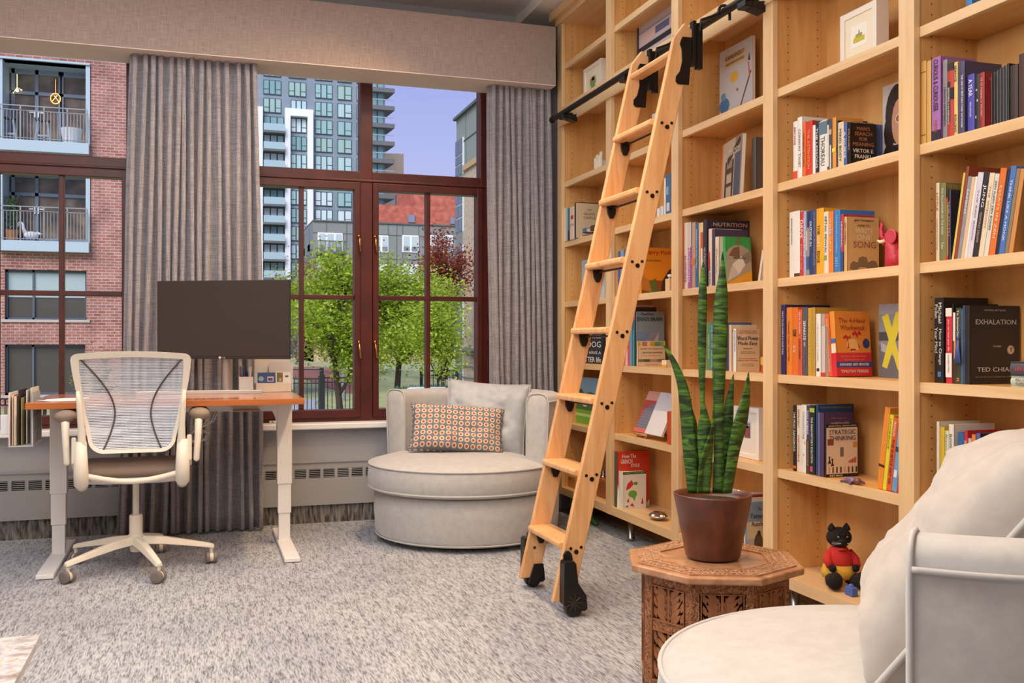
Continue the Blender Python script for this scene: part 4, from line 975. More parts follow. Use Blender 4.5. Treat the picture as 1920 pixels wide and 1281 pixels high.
row('beside the orange palm tree book', ZS[1], [
 (1463.5, 1472, 572, '#2f2c60', 'navy hardcover', dict(ur=1556, D=.17, spine=[('WHAT TO DO WHEN IT IS YOUR TURN', .6, .62, .3, '#e6e4ec')])),
 (1474, 1484, 577, '#e0812c', 'orange spined hardcover', dict(spine=[('THINGS THAT MATTER', .5, .6, .3, '#7a3a14')])),
 (1484, 1495.5, 577, '#dd6f22', 'orange NOW paperback', dict(spine=[('now', .62, .10, .6, '#1f1a16'), ('AND', .42, .05, .45, '#f0d0a8'), ('ONE', .36, .05, .45, '#f0d0a8')])),
 (1495.5, 1503.5, 581, '#cc5a38', 'rust red hardcover', dict(spine=[('SETH GODIN', .8, .32, .35, '#f1e2d8'), ('LINCHPIN', .4, .3, .4, '#4a1e14')])),
 (1504, 1513.4, 576.7, '#51545c', 'grey SEPARATE AND UNEQUAL book', dict(spine=[('SEPARATE', .66, .28, .45, '#f2f2f2'), ('AND', .46, .06, .3, '#e2e2e2'), ('UNEQUAL', .28, .26, .45, '#9a5f9a')])),
 (1514, 1520.5, 578, '#c39a2e', 'mustard paperback', dict(spine=[('THE SCIENCE OF FAME', .5, .7, .42, '#e6d080')])),
 (1520.5, 1528, 577, '#b88f34', 'thick mustard hardcover', dict(ur=1592, D=.17, txc='#e6d080', spine=[('BREAKTHROUGH', .5, .6, .25, '#d8c060')])),
 (1529, 1538, 589, '#e7e1da', 'narrow white hardcover', dict(spine=[('THE VALUE OF THINGS', .55, .6, .25, '#b9aca4')], sdec=[(.25, .75, .08, .13, '#3a3430')])),
 (1538.6, 1546.5, 612, '#c9bdb4', 'short beige book with a red foot', dict(sdec=[(0, 1, 0, .08, '#c8342c')])),
], 'books beside the orange palm book')
x9 = 2.048
def lean_book(label, ub0, ub1, X, z, H, D, col, lean, **k):
    X = clampX(ub0, X)
    book(label, k.pop('group', None), X, yX(ub0, X), yX(ub1, X), z, H, D, col, lean=lean, **k)
lean_book('slim orange paperback leaning left just before the palm tree book', 1553, 1560, x9, ZS[1], .213, .14, '#dd5f2c', -5.5, spine=[('THE ULTIMATE', .68, .5, .5, '#f2d060'), ('SALES MACHINE', .25, .35, .35, '#f0e0d0')])
lean_book('orange and red leaning hardcover with two red palm trees on its cover', 1560.6, 1570, x9, ZS[1], .222, .142, '#e08a34', -5.0,
 sdec=[(0, 1, 0, .36, '#cc2d3a'), (0, 1, .52, .58, '#3a6ab0'), (.1, 1, .36, .5, '#e8d8c0')],
 cdec=[(.0, 1, 0, .36, '#cc2d3a'), (0, 1, .135, .225, '#2c4a90'), ('c', .50, .475, .026, .022, '#e9b468'), ('c', .87, .50, .014, .017, '#2c3f7a'), ([(.33, .42), (.36, .55), (.38, .42)], '#b82a30'), ([(.66, .42), (.60, .58), (.69, .44)], '#b82a30'),
       ([(.22, .60), (.30, .64), (.37, .60), (.42, .63), (.44, .58), (.37, .585), (.33, .54), (.32, .585), (.24, .57)], '#b82a30'), ([(.48, .66), (.57, .70), (.62, .66), (.70, .70), (.75, .63), (.66, .64), (.62, .58), (.58, .64), (.50, .62)], '#b82a30'), ([(.38, .40), (.45, .385), (.5, .395), (.58, .385), (.55, .42), (.43, .42)], '#b82a30')],
 cover=[('The 4-Hour', .5, .855, .78, .075, '#b04424'), ('Workweek', .5, .745, .7, .08, '#b04424'), ('EXPANDED AND UPDATED', .5, .18, .82, .036, '#f0e0c0'), ('TIMOTHY FERRISS', .5, .075, .78, .045, '#f2d8b0'), ('ESCAPE 9-5, LIVE ANYWHERE,', .5, .30, .72, .022, '#e88a6a'), ('AND JOIN THE NEW RICH', .5, .25, .6, .022, '#e88a6a')])
row('behind the small purple figurine', ZS[0], [
 (1486, 1493.3, 760, '#241f1c', 'black hardcover', dict(spine=[('THE MOST DANGEROUS', .6, .6, .5, '#ddd8ce')], sdec=[(.15, .9, .04, .08, '#d0582a')])),
 (1493.3, 1502, 760, '#ded4c2', 'cream paperback with red lettering', dict(spine=[('KEVIN KELLY', .8, .28, .4, '#c8582c'), ('INEVITABLE', .35, .4, .35, '#c8582c')])),
 (1502, 1511.3, 759, '#e3dfda', 'white paperback with orange flecks', dict(spine=[('STEALING FIRE', .7, .4, .4, '#b8b0aa')], sdec=[(.3, .5, .5, .53, '#e08a3c'), (.6, .8, .42, .46, '#e6a04a'), (.4, .6, .25, .28, '#e08a3c')])),
 (1511.3, 1518, 761, '#3d3a58', 'navy and brown hardcover', dict(sdec=[(0, 1, 0, .5, '#4d3a2c')], spine=[('TONY ROBBINS', .76, .36, .5, '#e6e2ee'), ('UNSHAKEABLE', .3, .36, .5, '#a88a6a')])),
 (1518, 1527, 760, '#1b241e', 'black INNOVATOR paperback', dict(spine=[("THE INNOVATOR'S SOLUTION", .5, .66, .42, '#ecebe4')], sdec=[(.0, 1, .90, .96, '#a8b83c'), (.1, .6, .04, .12, '#c0506a')])),
 (1528.5, 1534, 759, '#1d3f6a', 'tall dark blue hardcover', dict(ur=1601, D=.16, cover=[('HARVARD BUSINESS SCHOOL PRESS', .5, .96, .9, .02, '#8a8a50')])),
 (1534, 1544, 773.5, '#4a3658', 'purple hardcover', dict(ur=1600, sdec=[(0, .3, 0, 1, '#6a6498')], cover=[('unskippable', .55, .83, .62, .06, '#d8a890'), ('The Key to', .5, .91, .5, .03, '#b06a50')])),
 (1545.5, 1548.5, 796, '#221a18', 'cream chess pictured paperback', dict(hard=False, ur=1609, cdec=[(.02, .98, .06, .935, '#dfc8aa'), (.05, .24, .60, .72, '#8a4a3c'), (.44, .55, .38, .56, '#7a6a5a'), (.84, .96, .55, .66, '#d08a3c')]
     + [(.70+.035*i, .725+.035*i, .26, .30+.012*i, '#b03a2c') for i in range(7)] + [(.08+.12*i, .12+.12*i, .08, .19, ['#c9a080', '#6a3a2a', '#3a2a24', '#2a2a3a'][i % 4]) for i in range(8)] + [([(.06, .26), (.10, .33), (.08, .39), (.13, .39), (.12, .33), (.16, .26)], '#2a201c'), ([(.15, .21), (.19, .28), (.17, .35), (.22, .35), (.21, .28), (.25, .21)], '#2a201c')],
     cover=[('ESSENTIAL MANAGERS', .5, .967, .85, .026, '#d8ccb8'), ('STRATEGIC', .5, .85, .82, .085, '#5a4a5c'), ('THINKING', .5, .735, .82, .085, '#5a4a5c'), ('ANDY BRUCE', .3, .03, .4, .032, '#e8e0d4')])),
], 'books behind the purple figurine')
gl = 'leaning bright paperbacks at the right of the shelf'
for i, (u0, u1, H, c, d, k) in enumerate([
 (1643, 1653, .262, '#e08a2c', 'orange book leaning right, leftmost of the leaning group in the third bay', dict(sdec=[(0, 1, .27, .30, '#3a2414')])),
 (1653.5, 1660.5, .240, '#ddd02e', 'yellow green book leaning right between the orange and the red books', dict(spine=[('LAWRENCE', .75, .4, .4, '#6a7a2c')])),
 (1661, 1670, .232, '#d4592c', 'red orange SUBTLE ART book leaning right beside the yellow book', dict(spine=[('THE SUBTLE ART OF', .4, .62, .42, '#4a2416'), ('MANSON', .85, .2, .5, '#f0d0b8')])),
 (1670.5, 1680, .228, '#6a9ac4', 'light blue book leaning right between red spines', dict(sdec=[(.1, .7, .55, .62, '#2a3a4a'), (.2, .8, .2, .3, '#d8e0e8')])),
 (1680.5, 1690, .225, '#b8323c', 'crimson book leaning right, closest to the upright', dict())]):
    lean_book(d, u0, u1, 2.048, ZS[0], H, .14, c, 8.6, group=gl, **k)
# ---- fourth bay (far right)
row('on the upper shelf at far right', ZS[3], [
 (1726, 1736, 117, '#c99a50', 'tan cloth bound book', dict(sdec=[(.1, .9, .1, .11, '#6a4a24'), (.1, .9, .86, .87, '#6a4a24')])),
 (1736.5, 1745, 116, '#cfa35a', 'golden tan slim book', dict()),
 (1746, 1763, 111, '#a06aa8', 'purple hardcover', dict(ur=1830, D=.15, spine=[('CURIOUS & CURIOUSER', .66, .62, .5, '#2a1c30'), ('RADIO', .17, .14, .3, '#d8582c')], sdec=[(0, 1, 0, .12, '#2a2430')])),
 (1767, 1775.5, 114, '#8a8288', 'grey paperback', dict(spine=[('LENNON REMEMBERED', .4, .5, .4, '#4a3a4a')])),
 (1776, 1788, 120.7, '#b8392c', 'red and black paperback', dict(sdec=[(0, 1, .5, .66, '#241c1a'), (0, .5, .2, .75, '#2a2220'), (0, 1, .9, 1, '#2a2220')], spine=[('EVERYTHING IS AN EMERGENCY', .42, .5, .25, '#d8ccc0', .25)])),
 (1788, 1795, 118, '#e0c070', 'pale yellow paperback', dict(spine=[('SEANCE', .84, .22, .55, '#2a241c'), ('ROLLING', .16, .24, .55, '#2a241c')])),
 (1795.3, 1808, 118, '#4a4460', 'dark violet paperback', dict(ur=1878, D=.16, spine=[('THE LINE OF BEST', .66, .3, .25, '#e0dce8', .7), ('KARMA TO BURN', .4, .2, .22, '#e0dce8', .7), ('FROM THE MACHINE', .18, .2, .2, '#e0dce8', .7)])),
 (1813.6, 1826.5, 141.7, '#4c46a8', 'blue violet A YEAR paperback', dict(D=.10, ur=1880, spine=[('A YEAR', .76, .3, .55, '#eceaf6'), ('WITH SWOLLEN', .38, .26, .25, '#d8d6ee')])),
 (1827, 1836, 141, '#26201f', 'black speckled paperback', dict(sdec=[(.2, .4, .2, .25, '#c8b8b0'), (.5, .7, .5, .54, '#d8d0c8'), (.3, .6, .7, .73, '#c8c0b8')])),
 (1836, 1845.5, 138, '#9a2a26', 'dark red hardcover', dict(ur=1900, spine=[('IT IS MERELY MUSIC', .55, .7, .4, '#e0a898')], cover=[('LIFE WITHOUT', .4, .88, .5, .05, '#c87a6a')])),
], 'books on the upper shelf of the right bay')
X_ = 2.048; g8 = 'thin black cases in the pleated set'
for i in range(8):
    u0 = 1847+5.6*i; book('thin black music case, %s of eight between red book and dark binders' % ORD[i], g8, X_, yX(u0, X_), yX(u0+5.2, X_), ZS[3], .142+.004*i*.6, .125, '#232224', hard=False, page='#232224', sdec=[(0, .12, 0, 1, '#8a8a8c')])
book('dark brown binder beside the thin black cases at far right', None, 2.048, yX(1893, X_), yX(1908, X_), ZS[3], .150, .16, '#3a2a24')
book('dark brown binder at the right edge of the photo on the upper shelf', None, 2.048, yX(1909, X_), yX(1928, X_), ZS[3], .172, .16, '#4a3024')
row('before the leaning books at far right', ZS[2], [
 (1754, 1760.5, 344, '#ddc8a8', 'cream paperback', dict(spine=[('LITTLE', .76, .22, .5, '#b85a3c'), ('TALES OF THE ROAD', .35, .4, .3, '#b8705a')])),
 (1761.5, 1773, 345, '#7a7a4e', 'olive green FELLOWSHIP hardcover', dict(ur=1812, D=.15, spine=[('THE FELLOWSHIP OF THE RIVER', .64, .6, .32, '#e0dcc0'), ('Tafur', .2, .09, .36, '#e0dcc0')], cover=[('THE FELLOW', .5, .95, .9, .05, '#c8a860')])),
 (1773.3, 1777, 372, '#a8763c', 'thin brown red paperback', dict(sdec=[(0, 1, 0, .08, '#c8342c'), (0, 1, .92, 1, '#b84a2c')])),
 (1777.2, 1782.3, 357, '#242238', 'dark navy paperback', dict(spine=[('THE MYTH', .6, .5, .5, '#c8a0a8')])),
], 'upright books on the fourth shelf of the right bay')
lb = [(1783, 1787, .246, '#d8c060', 'thin yellow green', ()), (1787.3, 1793, .262, '#93452a', 'tall brown red', ()), (1793.3, 1800, .232, '#8f9294', 'grey', [('SAPIENS', .7, .3, .5, '#e6e8ea')]), (1800.2, 1806.3, .228, '#dcb896', 'peach', ()), (1806.5, 1811, .228, '#e8e2d4', 'ivory', ()),
      (1811.2, 1821.5, .236, '#d5cdda', 'pale lavender', [('THE RED BOOK', .5, .6, .25, '#8a8296')]), (1821.8, 1832.5, .234, '#2c2a2c', 'black', [('JUNG', .72, .26, .6, '#e6e2de'), ('MEMORIES DREAMS', .35, .35, .4, '#b89a80')]), (1833, 1842.5, .228, '#e2cfb2', 'cream', [('THE WISDOM', .6, .5, .3, '#a88a6a')]),
      (1843, 1851.5, .222, '#d8d2c4', 'white ZEN', [('ZEN FLESH ZEN BONES', .62, .6, .42, '#4a5a5a')]), (1852, 1864, .234, '#d9702c', 'orange', [('ESSAYS IN ZEN', .5, .6, .35, '#f2d8a8')]), (1864.5, 1870.5, .228, '#232c44', 'navy', ()), (1871, 1881.5, .234, '#4a74b8', 'blue', [('THINK LIKE A MONK', .5, .7, .4, '#dce6f2')]), (1882, 1889, .225, '#8a7a60', 'brown patterned', ()), (1889.5, 1898, .222, '#c98a4a', 'tan orange', ())]
for i, (u0, u1, H, c, d, sp) in enumerate(lb):
    lean_book('%s paperback, %s from left of the leaning books at far right' % (d, ORD[i]), u0, u1, 2.048, ZS[2], H, .135, c, 10.5, group='books leaning right in the far right bay', spine=sp, hard=False)
book('black hardcover standing right of the leaning books at the photo edge', None, 2.048, yX(1925, X_), yX(1945, X_), ZS[2], .21, .15, '#1c1816')
row('on the shelf with two stacked books', ZS[1], [
 (1751.5, 1768.5, 559, '#211d1c', 'thick black How to Change paperback', dict(ur=1853, D=.17, hard=False, spine=[('Michael', .82, .24, .36, '#e6e4e0', .62), ('How to Change', .42, .42, .36, '#e6e4e0', .62), ('Pollan', .84, .16, .32, '#d8d6d2', .2), ('Your Mind', .5, .3, .32, '#d8d6d2', .2)], sdec=[(.35, .7, .07, .13, '#4a7ab8')])),
 (1773, 1784.5, 578.5, '#c92c3a', 'red and white paperback', dict(sdec=[(0, 1, .08, .40, '#efe6dc'), (0, 1, .89, 1, '#efe2d4')], spine=[('you can heal your life', .64, .42, .4, '#f4c8c8'), ('Louise Hay', .26, .24, .35, '#9a8a7a')])),
 (1785, 1786.8, 569.7, '#1c1818', 'very thin black folder like book', dict(ur=1871, D=.17)),
 (1787, 1791, 586.5, '#d89a4a', 'thin white and orange paperback', dict(sdec=[(0, 1, .6, 1, '#e6e0da'), (0, 1, 0, .35, '#4a2c24')])),
 (1791.3, 1801.5, 578, '#3a4030', 'dark green grey paperback', dict(spine=[('To Immortal', .8, .35, .4, '#e6e4dc'), ('UNLOCK THE SECRET', .42, .3, .5, '#c8b83c'), ('M.', .05, .05, .5, '#e0b03c')])),
 (1801.8, 1804, 580, '#5a7aa0', 'thin blue speckled paperback', dict()),
 (1804.5, 1817.5, 573.4, '#262425', 'black EXHALATION paperback', dict(ur=1912, hard=False, sdec=[(0, .3, 0, 1, '#3a4a68')], cdec=[('c', .82, .435, .0125, .0125, '#d8b8a0'), ('c', .82, .435, .0108, .0108, '#2a2624'), ('c', .82, .435, .0102, .0102, '#e0c2aa')],
    cover=[('NATIONAL BEST SELLER', .5, .94, .42, .02, '#a8a4a0'), ('EXHALATION', .52, .79, .80, .062, '#c8c6c6'), ('STORIES', .54, .48, .16, .02, '#b8b4b0'), ('TED CHIANG', .57, .185, .84, .055, '#d8d6d4'), ('T', .82, .435, .07, .05, '#1c1816'), ('ONE OF THE MOST CELEBRATED AUTHORS', .5, .09, .8, .014, '#908c88')])),
], 'books on the third shelf of the right bay')
for nm, z_, H, c, tc, tx, dd in (('pale green book with grey title lying under the dark grey book', ZS[1], .028, '#b9c4b4', '#8a7a6c', ('RECOVERING', 'SUPERPOWER'), .0), ('dark grey book with red title lying on the pale green book', ZS[1]+.0288, .038, '#4f4a4f', '#d0485a', ('LIFE & TIMES',), -.003)):
    Xh = 2.042; y1_ = yX(1894.5-(1 if dd else 0), Xh); o = thing('book', nm, 'book', (Xh, y1_, z_+.0004), 0, 'two books lying flat at far right')
    m = MB(); m.box(.002, .14, -.21, 0, 0, .002); m.box(.002, .14, -.21, 0, H-.002, H); n = 8
    m.prism([(.006-.006*math.cos(PI*(i/n-.5)), H*i/n) for i in range(n+1)], 'y', -.21, 0); m.build('cover', M(c, .5), o)
    MB().box(.006, .137, -.207, -.003, .002, H-.002).build('pages', PAGES, o)
    L = MB()
    for j, tt in enumerate(tx): letters(L, tt, (-.0006, -.055, H*(.5 if len(tx) == 1 else .68-.38*j)), (0, -1, 0), (0, 0, 1), .075, .008, 0, .0003)
    L.build('title_lettering', M(tc, .5), o)
ts = MB(); pB = Vector((2.043, yX(1797, 2.043), ZS[1]+.10))
for i in range(16):
    a = -1+2*i/15; ts.tube([pB+Vector((0, 0, .03)), pB+Vector((-.004, -a*.006, .0)), pB+Vector((-.003, -a*.011, -.042))], .0011, 5)
ts.tube([pB+Vector((0, 0, .03)), pB+Vector((.0, -.004, .055)), pB+Vector((.012, -.008, .068))], .0012, 5); ts.ball(pB+Vector((0, 0, .03)), .004, 6)
tag(ts.build('bookmark_tassel', M('#4d5f9a', .8), None, smooth=True), 'blue grey bookmark tassel hanging from the dark green paperback', 'tassel')
row('behind the near armchair pillow', ZS[0], [
 (1755, 1760.6, 790.6, '#ddd0c0', 'tall white hardcover', dict(ur=1838, D=.16)),
 (1761.3, 1770.5, 800.6, '#cfae2c', 'yellow hardcover', dict()),
 (1771, 1777.8, 807.5, '#d6d8b8', 'pale green paperback', dict(spine=[('Ram Dass', .7, .5, .4, '#8a9a6a')])),
 (1778.2, 1787.5, 795.6, '#e4dccc', 'white FANATICS hardcover', dict(ur=1865, D=.16, spine=[('BLOUNT', .78, .2, .45, '#5a5248'), ('FANATICS', .4, .32, .55, '#d04a34')], sdec=[(.2, .7, .60, .64, '#c89a4a')])),
 (1795, 1806.5, 810.6, '#2f5f94', 'blue and white paperback', dict(sdec=[(0, 1, .1, .62, '#d8dce0'), (.0, .3, .3, .7, '#b8342c')], spine=[('INFLUENCE', .4, .5, .5, '#26262c')])),
 (1807, 1814, 807.5, '#b82c34', 'red paperback', dict(ur=1886, spine=[('SUPERFREAKS', .5, .75, .6, '#f0d8d0')])),
 (1814.3, 1820.5, 822, '#c8b0a0', 'short patterned red paperback', dict(sdec=[(.2, .8, .3, .8, '#a82c2c')])),
 (1821, 1828.5, 815, '#d9813c', 'orange paperback', dict(spine=[('MAKE THE TIME', .6, .6, .35, '#a8582c')])),
 (1829.8, 1837, 812.5, '#4a62a8', 'blue spined STOLEN hardcover', dict(ur=1911, spine=[('STOLEN', .72, .36, .5, '#e0e6f0')], cdec=[(0.03, 1, 0, 1, '#1c1a1a')], cover=[('STOLEN', .5, .78, .78, .10, '#8a7a68'), ('FOCUS', .5, .58, .7, .10, '#8a7a68'), ('INTERNATIONAL BESTSELLER', .5, .93, .5, .02, '#9a9288')])),
], 'books behind the near pillow')
book('blue book standing on the top shelf at the far right', None, 2.06, yX(1810, 2.06), yX(1822, 2.06), ZS[4], .20, .14, '#3f7fc0')
# ---- second bay
row('left of the green mountain cover book', ZS[2], [
 (1281.5, 1289, 419, '#dcd0cc', 'white spined textbook', dict(sdec=[(0, .2, 0, 1, '#d86a34')], spine=[('BUSINESS', .3, .4, .4, '#8a6ab0')])),
 (1289, 1296, 418, '#a85aa0', 'purple textbook', dict(sdec=[(0, 1, .62, 1, '#c8c0bc')], spine=[('PROFESSIONAL', .35, .55, .5, '#f0e0f0')])),
 (1296.5, 1303, 418, '#b8947a', 'light brown textbook', dict(sdec=[(0, 1, .35, .45, '#c87a2c')])),
 (1303, 1309.5, 419, '#3f6a94', 'blue textbook', dict(spine=[('MARKETING ESSENTIALS', .6, .6, .35, '#c8d8e8')])),
 (1309.5, 1317.5, 419, '#e0c08a', 'cream and red textbook', dict(sdec=[(.5, 1, 0, .85, '#c85a4a'), (.6, 1, .3, .6, '#e6d8c8')])),
 (1318, 1325, 413, '#34303c', 'tall black NUTRITION textbook', dict(ur=1409, D=.18, spine=[('NUTRITION', .42, .32, .45, '#d8d4e0')], cover=[('NUTRITION', .55, .93, .80, .055, '#d8b89a')])),
 (1328, 1334, 430, '#ddc8b4', 'cream and red paperback', dict(sdec=[(0, .5, .3, .6, '#b83a34')], spine=[('winning the diet', .25, .45, .5, '#3a3a4a')])),
 (1334, 1340, 431, '#4a4058', 'slate coloured book', dict(ur=1402, D=.15)),
 (1340.3, 1347, 445, '#e2d2bc', 'short cream book', dict(spine=[('BREATHE', .5, .5, .3, '#b0a08a')])),
], 'textbooks beside the green book')
lean_book('green leaning book with a white diamond shape and orange foot on its cover', 1356, 1363, 2.048, ZS[2], .197, .12, '#3aa050', -5,
 cdec=[([(0, 0), (1, 0), (1, .30), (0, .02)], '#e0a02c'), ([(.0, .03), (.0, .62), (.12, .74), (.35, .82), (.65, .82), (.9, .74), (1, .64), (1, .30)], '#a89c88'), ([(.12, .60), (.3, .76), (.55, .80), (.55, .55)], '#7a5c40'), ([(.25, .42), (.62, .60), (.75, .42), (.5, .22)], '#dcd6c8'), ([(.62, .60), (.95, .70), (1, .5), (.75, .42)], '#8a8074'), ([(.03, .06), (.25, .42), (.5, .22)], '#c8beb0'), (.42, .58, .84, .99, '#6a7a48')],
 cover=[('MINDFUL EATING', .55, .55, .5, .035, '#5a5040')])
book('thin white card leaning at the right end beside the green book', None, 2.06, yX(1420, 2.06), yX(1424, 2.06), ZS[2], .12, .10, '#d8cfc4', lean=14, hard=False)
row('behind the tall plant leaf', ZS[1], [
 (1310, 1317, 606, '#c9b89a', 'beige paperback', dict(sdec=[(0, 1, .1, .2, '#e0a03c')])),
 (1326, 1332, 605, '#4f9a5a', 'green paperback', dict(spine=[('GREEN FLAG', .5, .5, .4, '#d8e8d0')])),
 (1332, 1338.5, 605, '#5a6a9a', 'slate blue paperback', dict(ur=1409, D=.15, spine=[('THE ART OF THE DEAL', .5, .9, .4, '#d8dcea')])),
 (1366, 1371, 609.5, '#e0c8a4', 'tan paperback', dict(ur=1419, D=.15, cover=[('E', .1, .88, .1, .06, '#b8342c'), ('&', .1, .74, .1, .06, '#b8742c')])),
 (1374.3, 1380, 617, '#d9bc94', 'tan Word Power paperback', dict(ur=1424, hard=False, sdec=[(0, 1, 0, 1, '#e6e2e0')], spine=[('Word Power Made Easy', .72, .5, .5, '#3a5ab0')],
    cover=[('The Most Effective Vocabulary', .5, .945, .74, .025, '#b8523c'), ('Builder in the English Language', .5, .905, .78, .025, '#b8523c'), ('Word Power', .5, .78, .92, .10, '#2e2440'), ('Made Easy', .5, .65, .82, .10, '#2e2440'), ('Norman Lewis', .5, .54, .36, .024, '#6a4a3a'), ('The quick, sensible and', .5, .46, .6, .02, '#6a5a4a'), ('effective way to build', .5, .425, .64, .02, '#6a5a4a'), ('The Complete Handbook for', .5, .30, .76, .028, '#b8423c'), ('Building a Superior Vocabulary', .5, .255, .86, .028, '#b8423c'), ('Test your vocabulary', .48, .17, .5, .018, '#6a5a4a'), ('Pronunciation guide', .48, .13, .56, .018, '#6a5a4a')])),
], 'books behind the plant leaf')
book('small yellow and red book at the right end of the plant shelf', None, 2.048, yX(1426, X_), yX(1430.6, X_), ZS[1], .062, .10, '#c8342c', sdec=[(0, 1, .5, 1, '#e0a83c')])
row('beside the plant pot on the lowest shelf', .163, [
 (1372, 1380, 930, '#c8642c', 'orange book', dict()),
 (1380.5, 1388, 925, '#dcd4c8', 'white book', dict()),
 (1388.5, 1393.5, 929, '#a8342c', 'tall dark red book', dict(ur=1440, D=.16)),
 (1394, 1396.5, 934, '#d8c8b0', 'thin cream book', dict(ur=1440, D=.155)),
 (1396.8, 1400.5, 941, '#5c84b8', 'blue spined paperback', dict(ur=1440, hard=False, D=.14, cdec=[(.0, 1, .0, 1, '#a8a49c'), (.0, 1, .55, 1, '#8090a0'), (.0, 1, .3, .62, '#c8b490'), ('c', .55, .22, .020, .038, '#5a4630'), ('c', .57, .40, .008, .011, '#3a2c20'), ('c', .92, .18, .012, .03, '#6a4a34'), (.0, 1, 0, .07, '#4a8a70')], cover=[('The', .6, .86, .18, .045, '#2a2a30'), ('Tattooist', .62, .73, .95, .085, '#2a2a30'), ('Auschwitz', .66, .58, .90, .085, '#2a2a30')])),
], 'books beside the pot on the lowest shelf')
# ---- first bay
row('right of the ladder on the eye level shelf', ZS[3], [
 (1231, 1236, 392, '#dcdcd8', 'small white booklet', dict()), (1236.5, 1243.5, 388, '#c8ccd0', 'small grey booklet', dict()), (1244, 1247.5, 335, '#e0dcd0', 'narrow white paperback', dict()), (1248, 1257, 328, '#4a6a90', 'tall blue grey book', dict(sdec=[(.2, .8, .1, .3, '#c8d0d8'), (.1, .6, .5, .7, '#8aa0b8')])),
], 'books right of the ladder')
row('left of the orange fantasy book', ZS[2], [
 (1158, 1163, 472, '#4a5a9a', 'blue violet paperback', dict()), (1163, 1168.5, 470, '#7aa0c0', 'pale blue paperback', dict()), (1168.5, 1175.5, 468, '#5a6a8c', 'slate paperback', dict()), (1176, 1185, 470, '#8a5a48', 'brown hardcover', dict()), (1185.5, 1193, 466, '#c89a4c', 'golden hardcover', dict())], 'books left of the orange fantasy book')
book('orange hardcover with a red fantasy title, partly behind the ladder', None, 2.048, yX(1194, X_), yX(1203, X_), ZS[2], zz(464, tX(1203, X_))-ZS[2], .182, '#dd8a1e',
 cdec=[(0, 1, 0, .3, '#8a4a1c'), ([(.55, .0), (.62, .3), (.80, .52), (1, .62), (1, .0)], '#3a2216'), ([(.1, .0), (.2, .25), (.42, .35), (.5, .0)], '#5a6a2c'), ([(0, .1), (0, .42), (.22, .30), (.3, .05)], '#b8742c')], cover=[('Harry Potter', .56, .885, .98, .12, '#b8281c', .0006), ('Deathly Hallows', .36, .72, .44, .05, '#8a5a1c')])
row('left of the DOG BRAIN magazine', ZS[1], [
 (1172, 1176, 572, '#e0b8b4', 'pink paperback', dict(hard=False)), (1176, 1180, 640, '#c84a4a', 'short red booklet', dict(hard=False)), (1180, 1184.5, 600, '#5a94b8', 'light blue magazine', dict(hard=False)), (1185, 1189, 620, '#3f8a8c', 'teal magazine', dict(hard=False))], 'magazines left of the dog brain magazine')
book('dark brown book standing tall behind the blue grey magazine', None, 2.052, yX(1189.5, 2.052), yX(1191.5, 2.052), ZS[1], .292, .115, '#2c1d1a')
Y_ = yX(1192, 2.052)
book('blue grey DOGS BRAIN magazine with a mountain picture', None, 2.052, Y_, yX(1193.2, 2.052), ZS[1], .270, .152, '#7d9198', hard=False,
 cdec=[(.0, .8, .12, .62, '#6f86a8'), ([(0, .12), (.25, .40), (.5, .62), (.8, .62), (.8, .12)], '#8a8f98'), ([(.45, .30), (.8, .62), (.8, .40), (.6, .18)], '#c8b4b0'), ([(.55, .34), (.66, .46), (.7, .36)], '#b83a4a'), ([(.66, .25), (.8, .36), (.78, .2)], '#c84a4a')],
 cover=[('PawPrint', .40, .95, .46, .045, '#23282c', .0008), ("DOG'S BRAIN", .48, .86, .9, .07, '#16191c', .0008)])
book('light tan paperback about poor grammar before the dog magazine', None, 2.046, yX(1193.4, 2.046), yX(1195.5, 2.046), ZS[1], .124, .150, '#dcc4a0', hard=False,
 cdec=[(.0, .1, .8, .97, '#b8a84c'), (.16, .34, .8, .97, '#b8786a'), (.45, .62, .8, .97, '#c8a03c'), (.62, .8, .8, .97, '#5f9a6a'), (.8, .95, .8, .97, '#8aa04a'), (.02, .22, .17, .28, '#6a7a5a'), (.22, .45, .17, .28, '#4a5a48'), (.45, .7, .17, .28, '#b08a78'), (.7, .98, .17, .28, '#8a6a60')],
 cover=[('I JUDGE YOU WHEN YOU', .5, .68, .86, .055, '#5a4030'), ('USE POOR GRAMMAR', .52, .54, .74, .055, '#5a4030'), ('A COLLECTION OF EGREGIOUS ERRORS', .5, .42, .7, .02, '#c87a5a'), ('SHARON NICHOLS', .5, .07, .45, .028, '#8a6a50')])
book('small white and yellow booklet right of the poor grammar paperback', None, 2.046, yX(1240, 2.046), yX(1249, 2.046), ZS[1], .035, .06, '#e8dcc0', hard=False, sdec=[(0, 1, 0, .4, '#e0a83c')])
book('glossy orange red book standing upright at the right end above the silver shell', None, 2.03, yX(1250, 2.03), yX(1259, 2.03), ZS[0], .15, .15, '#c4502c')
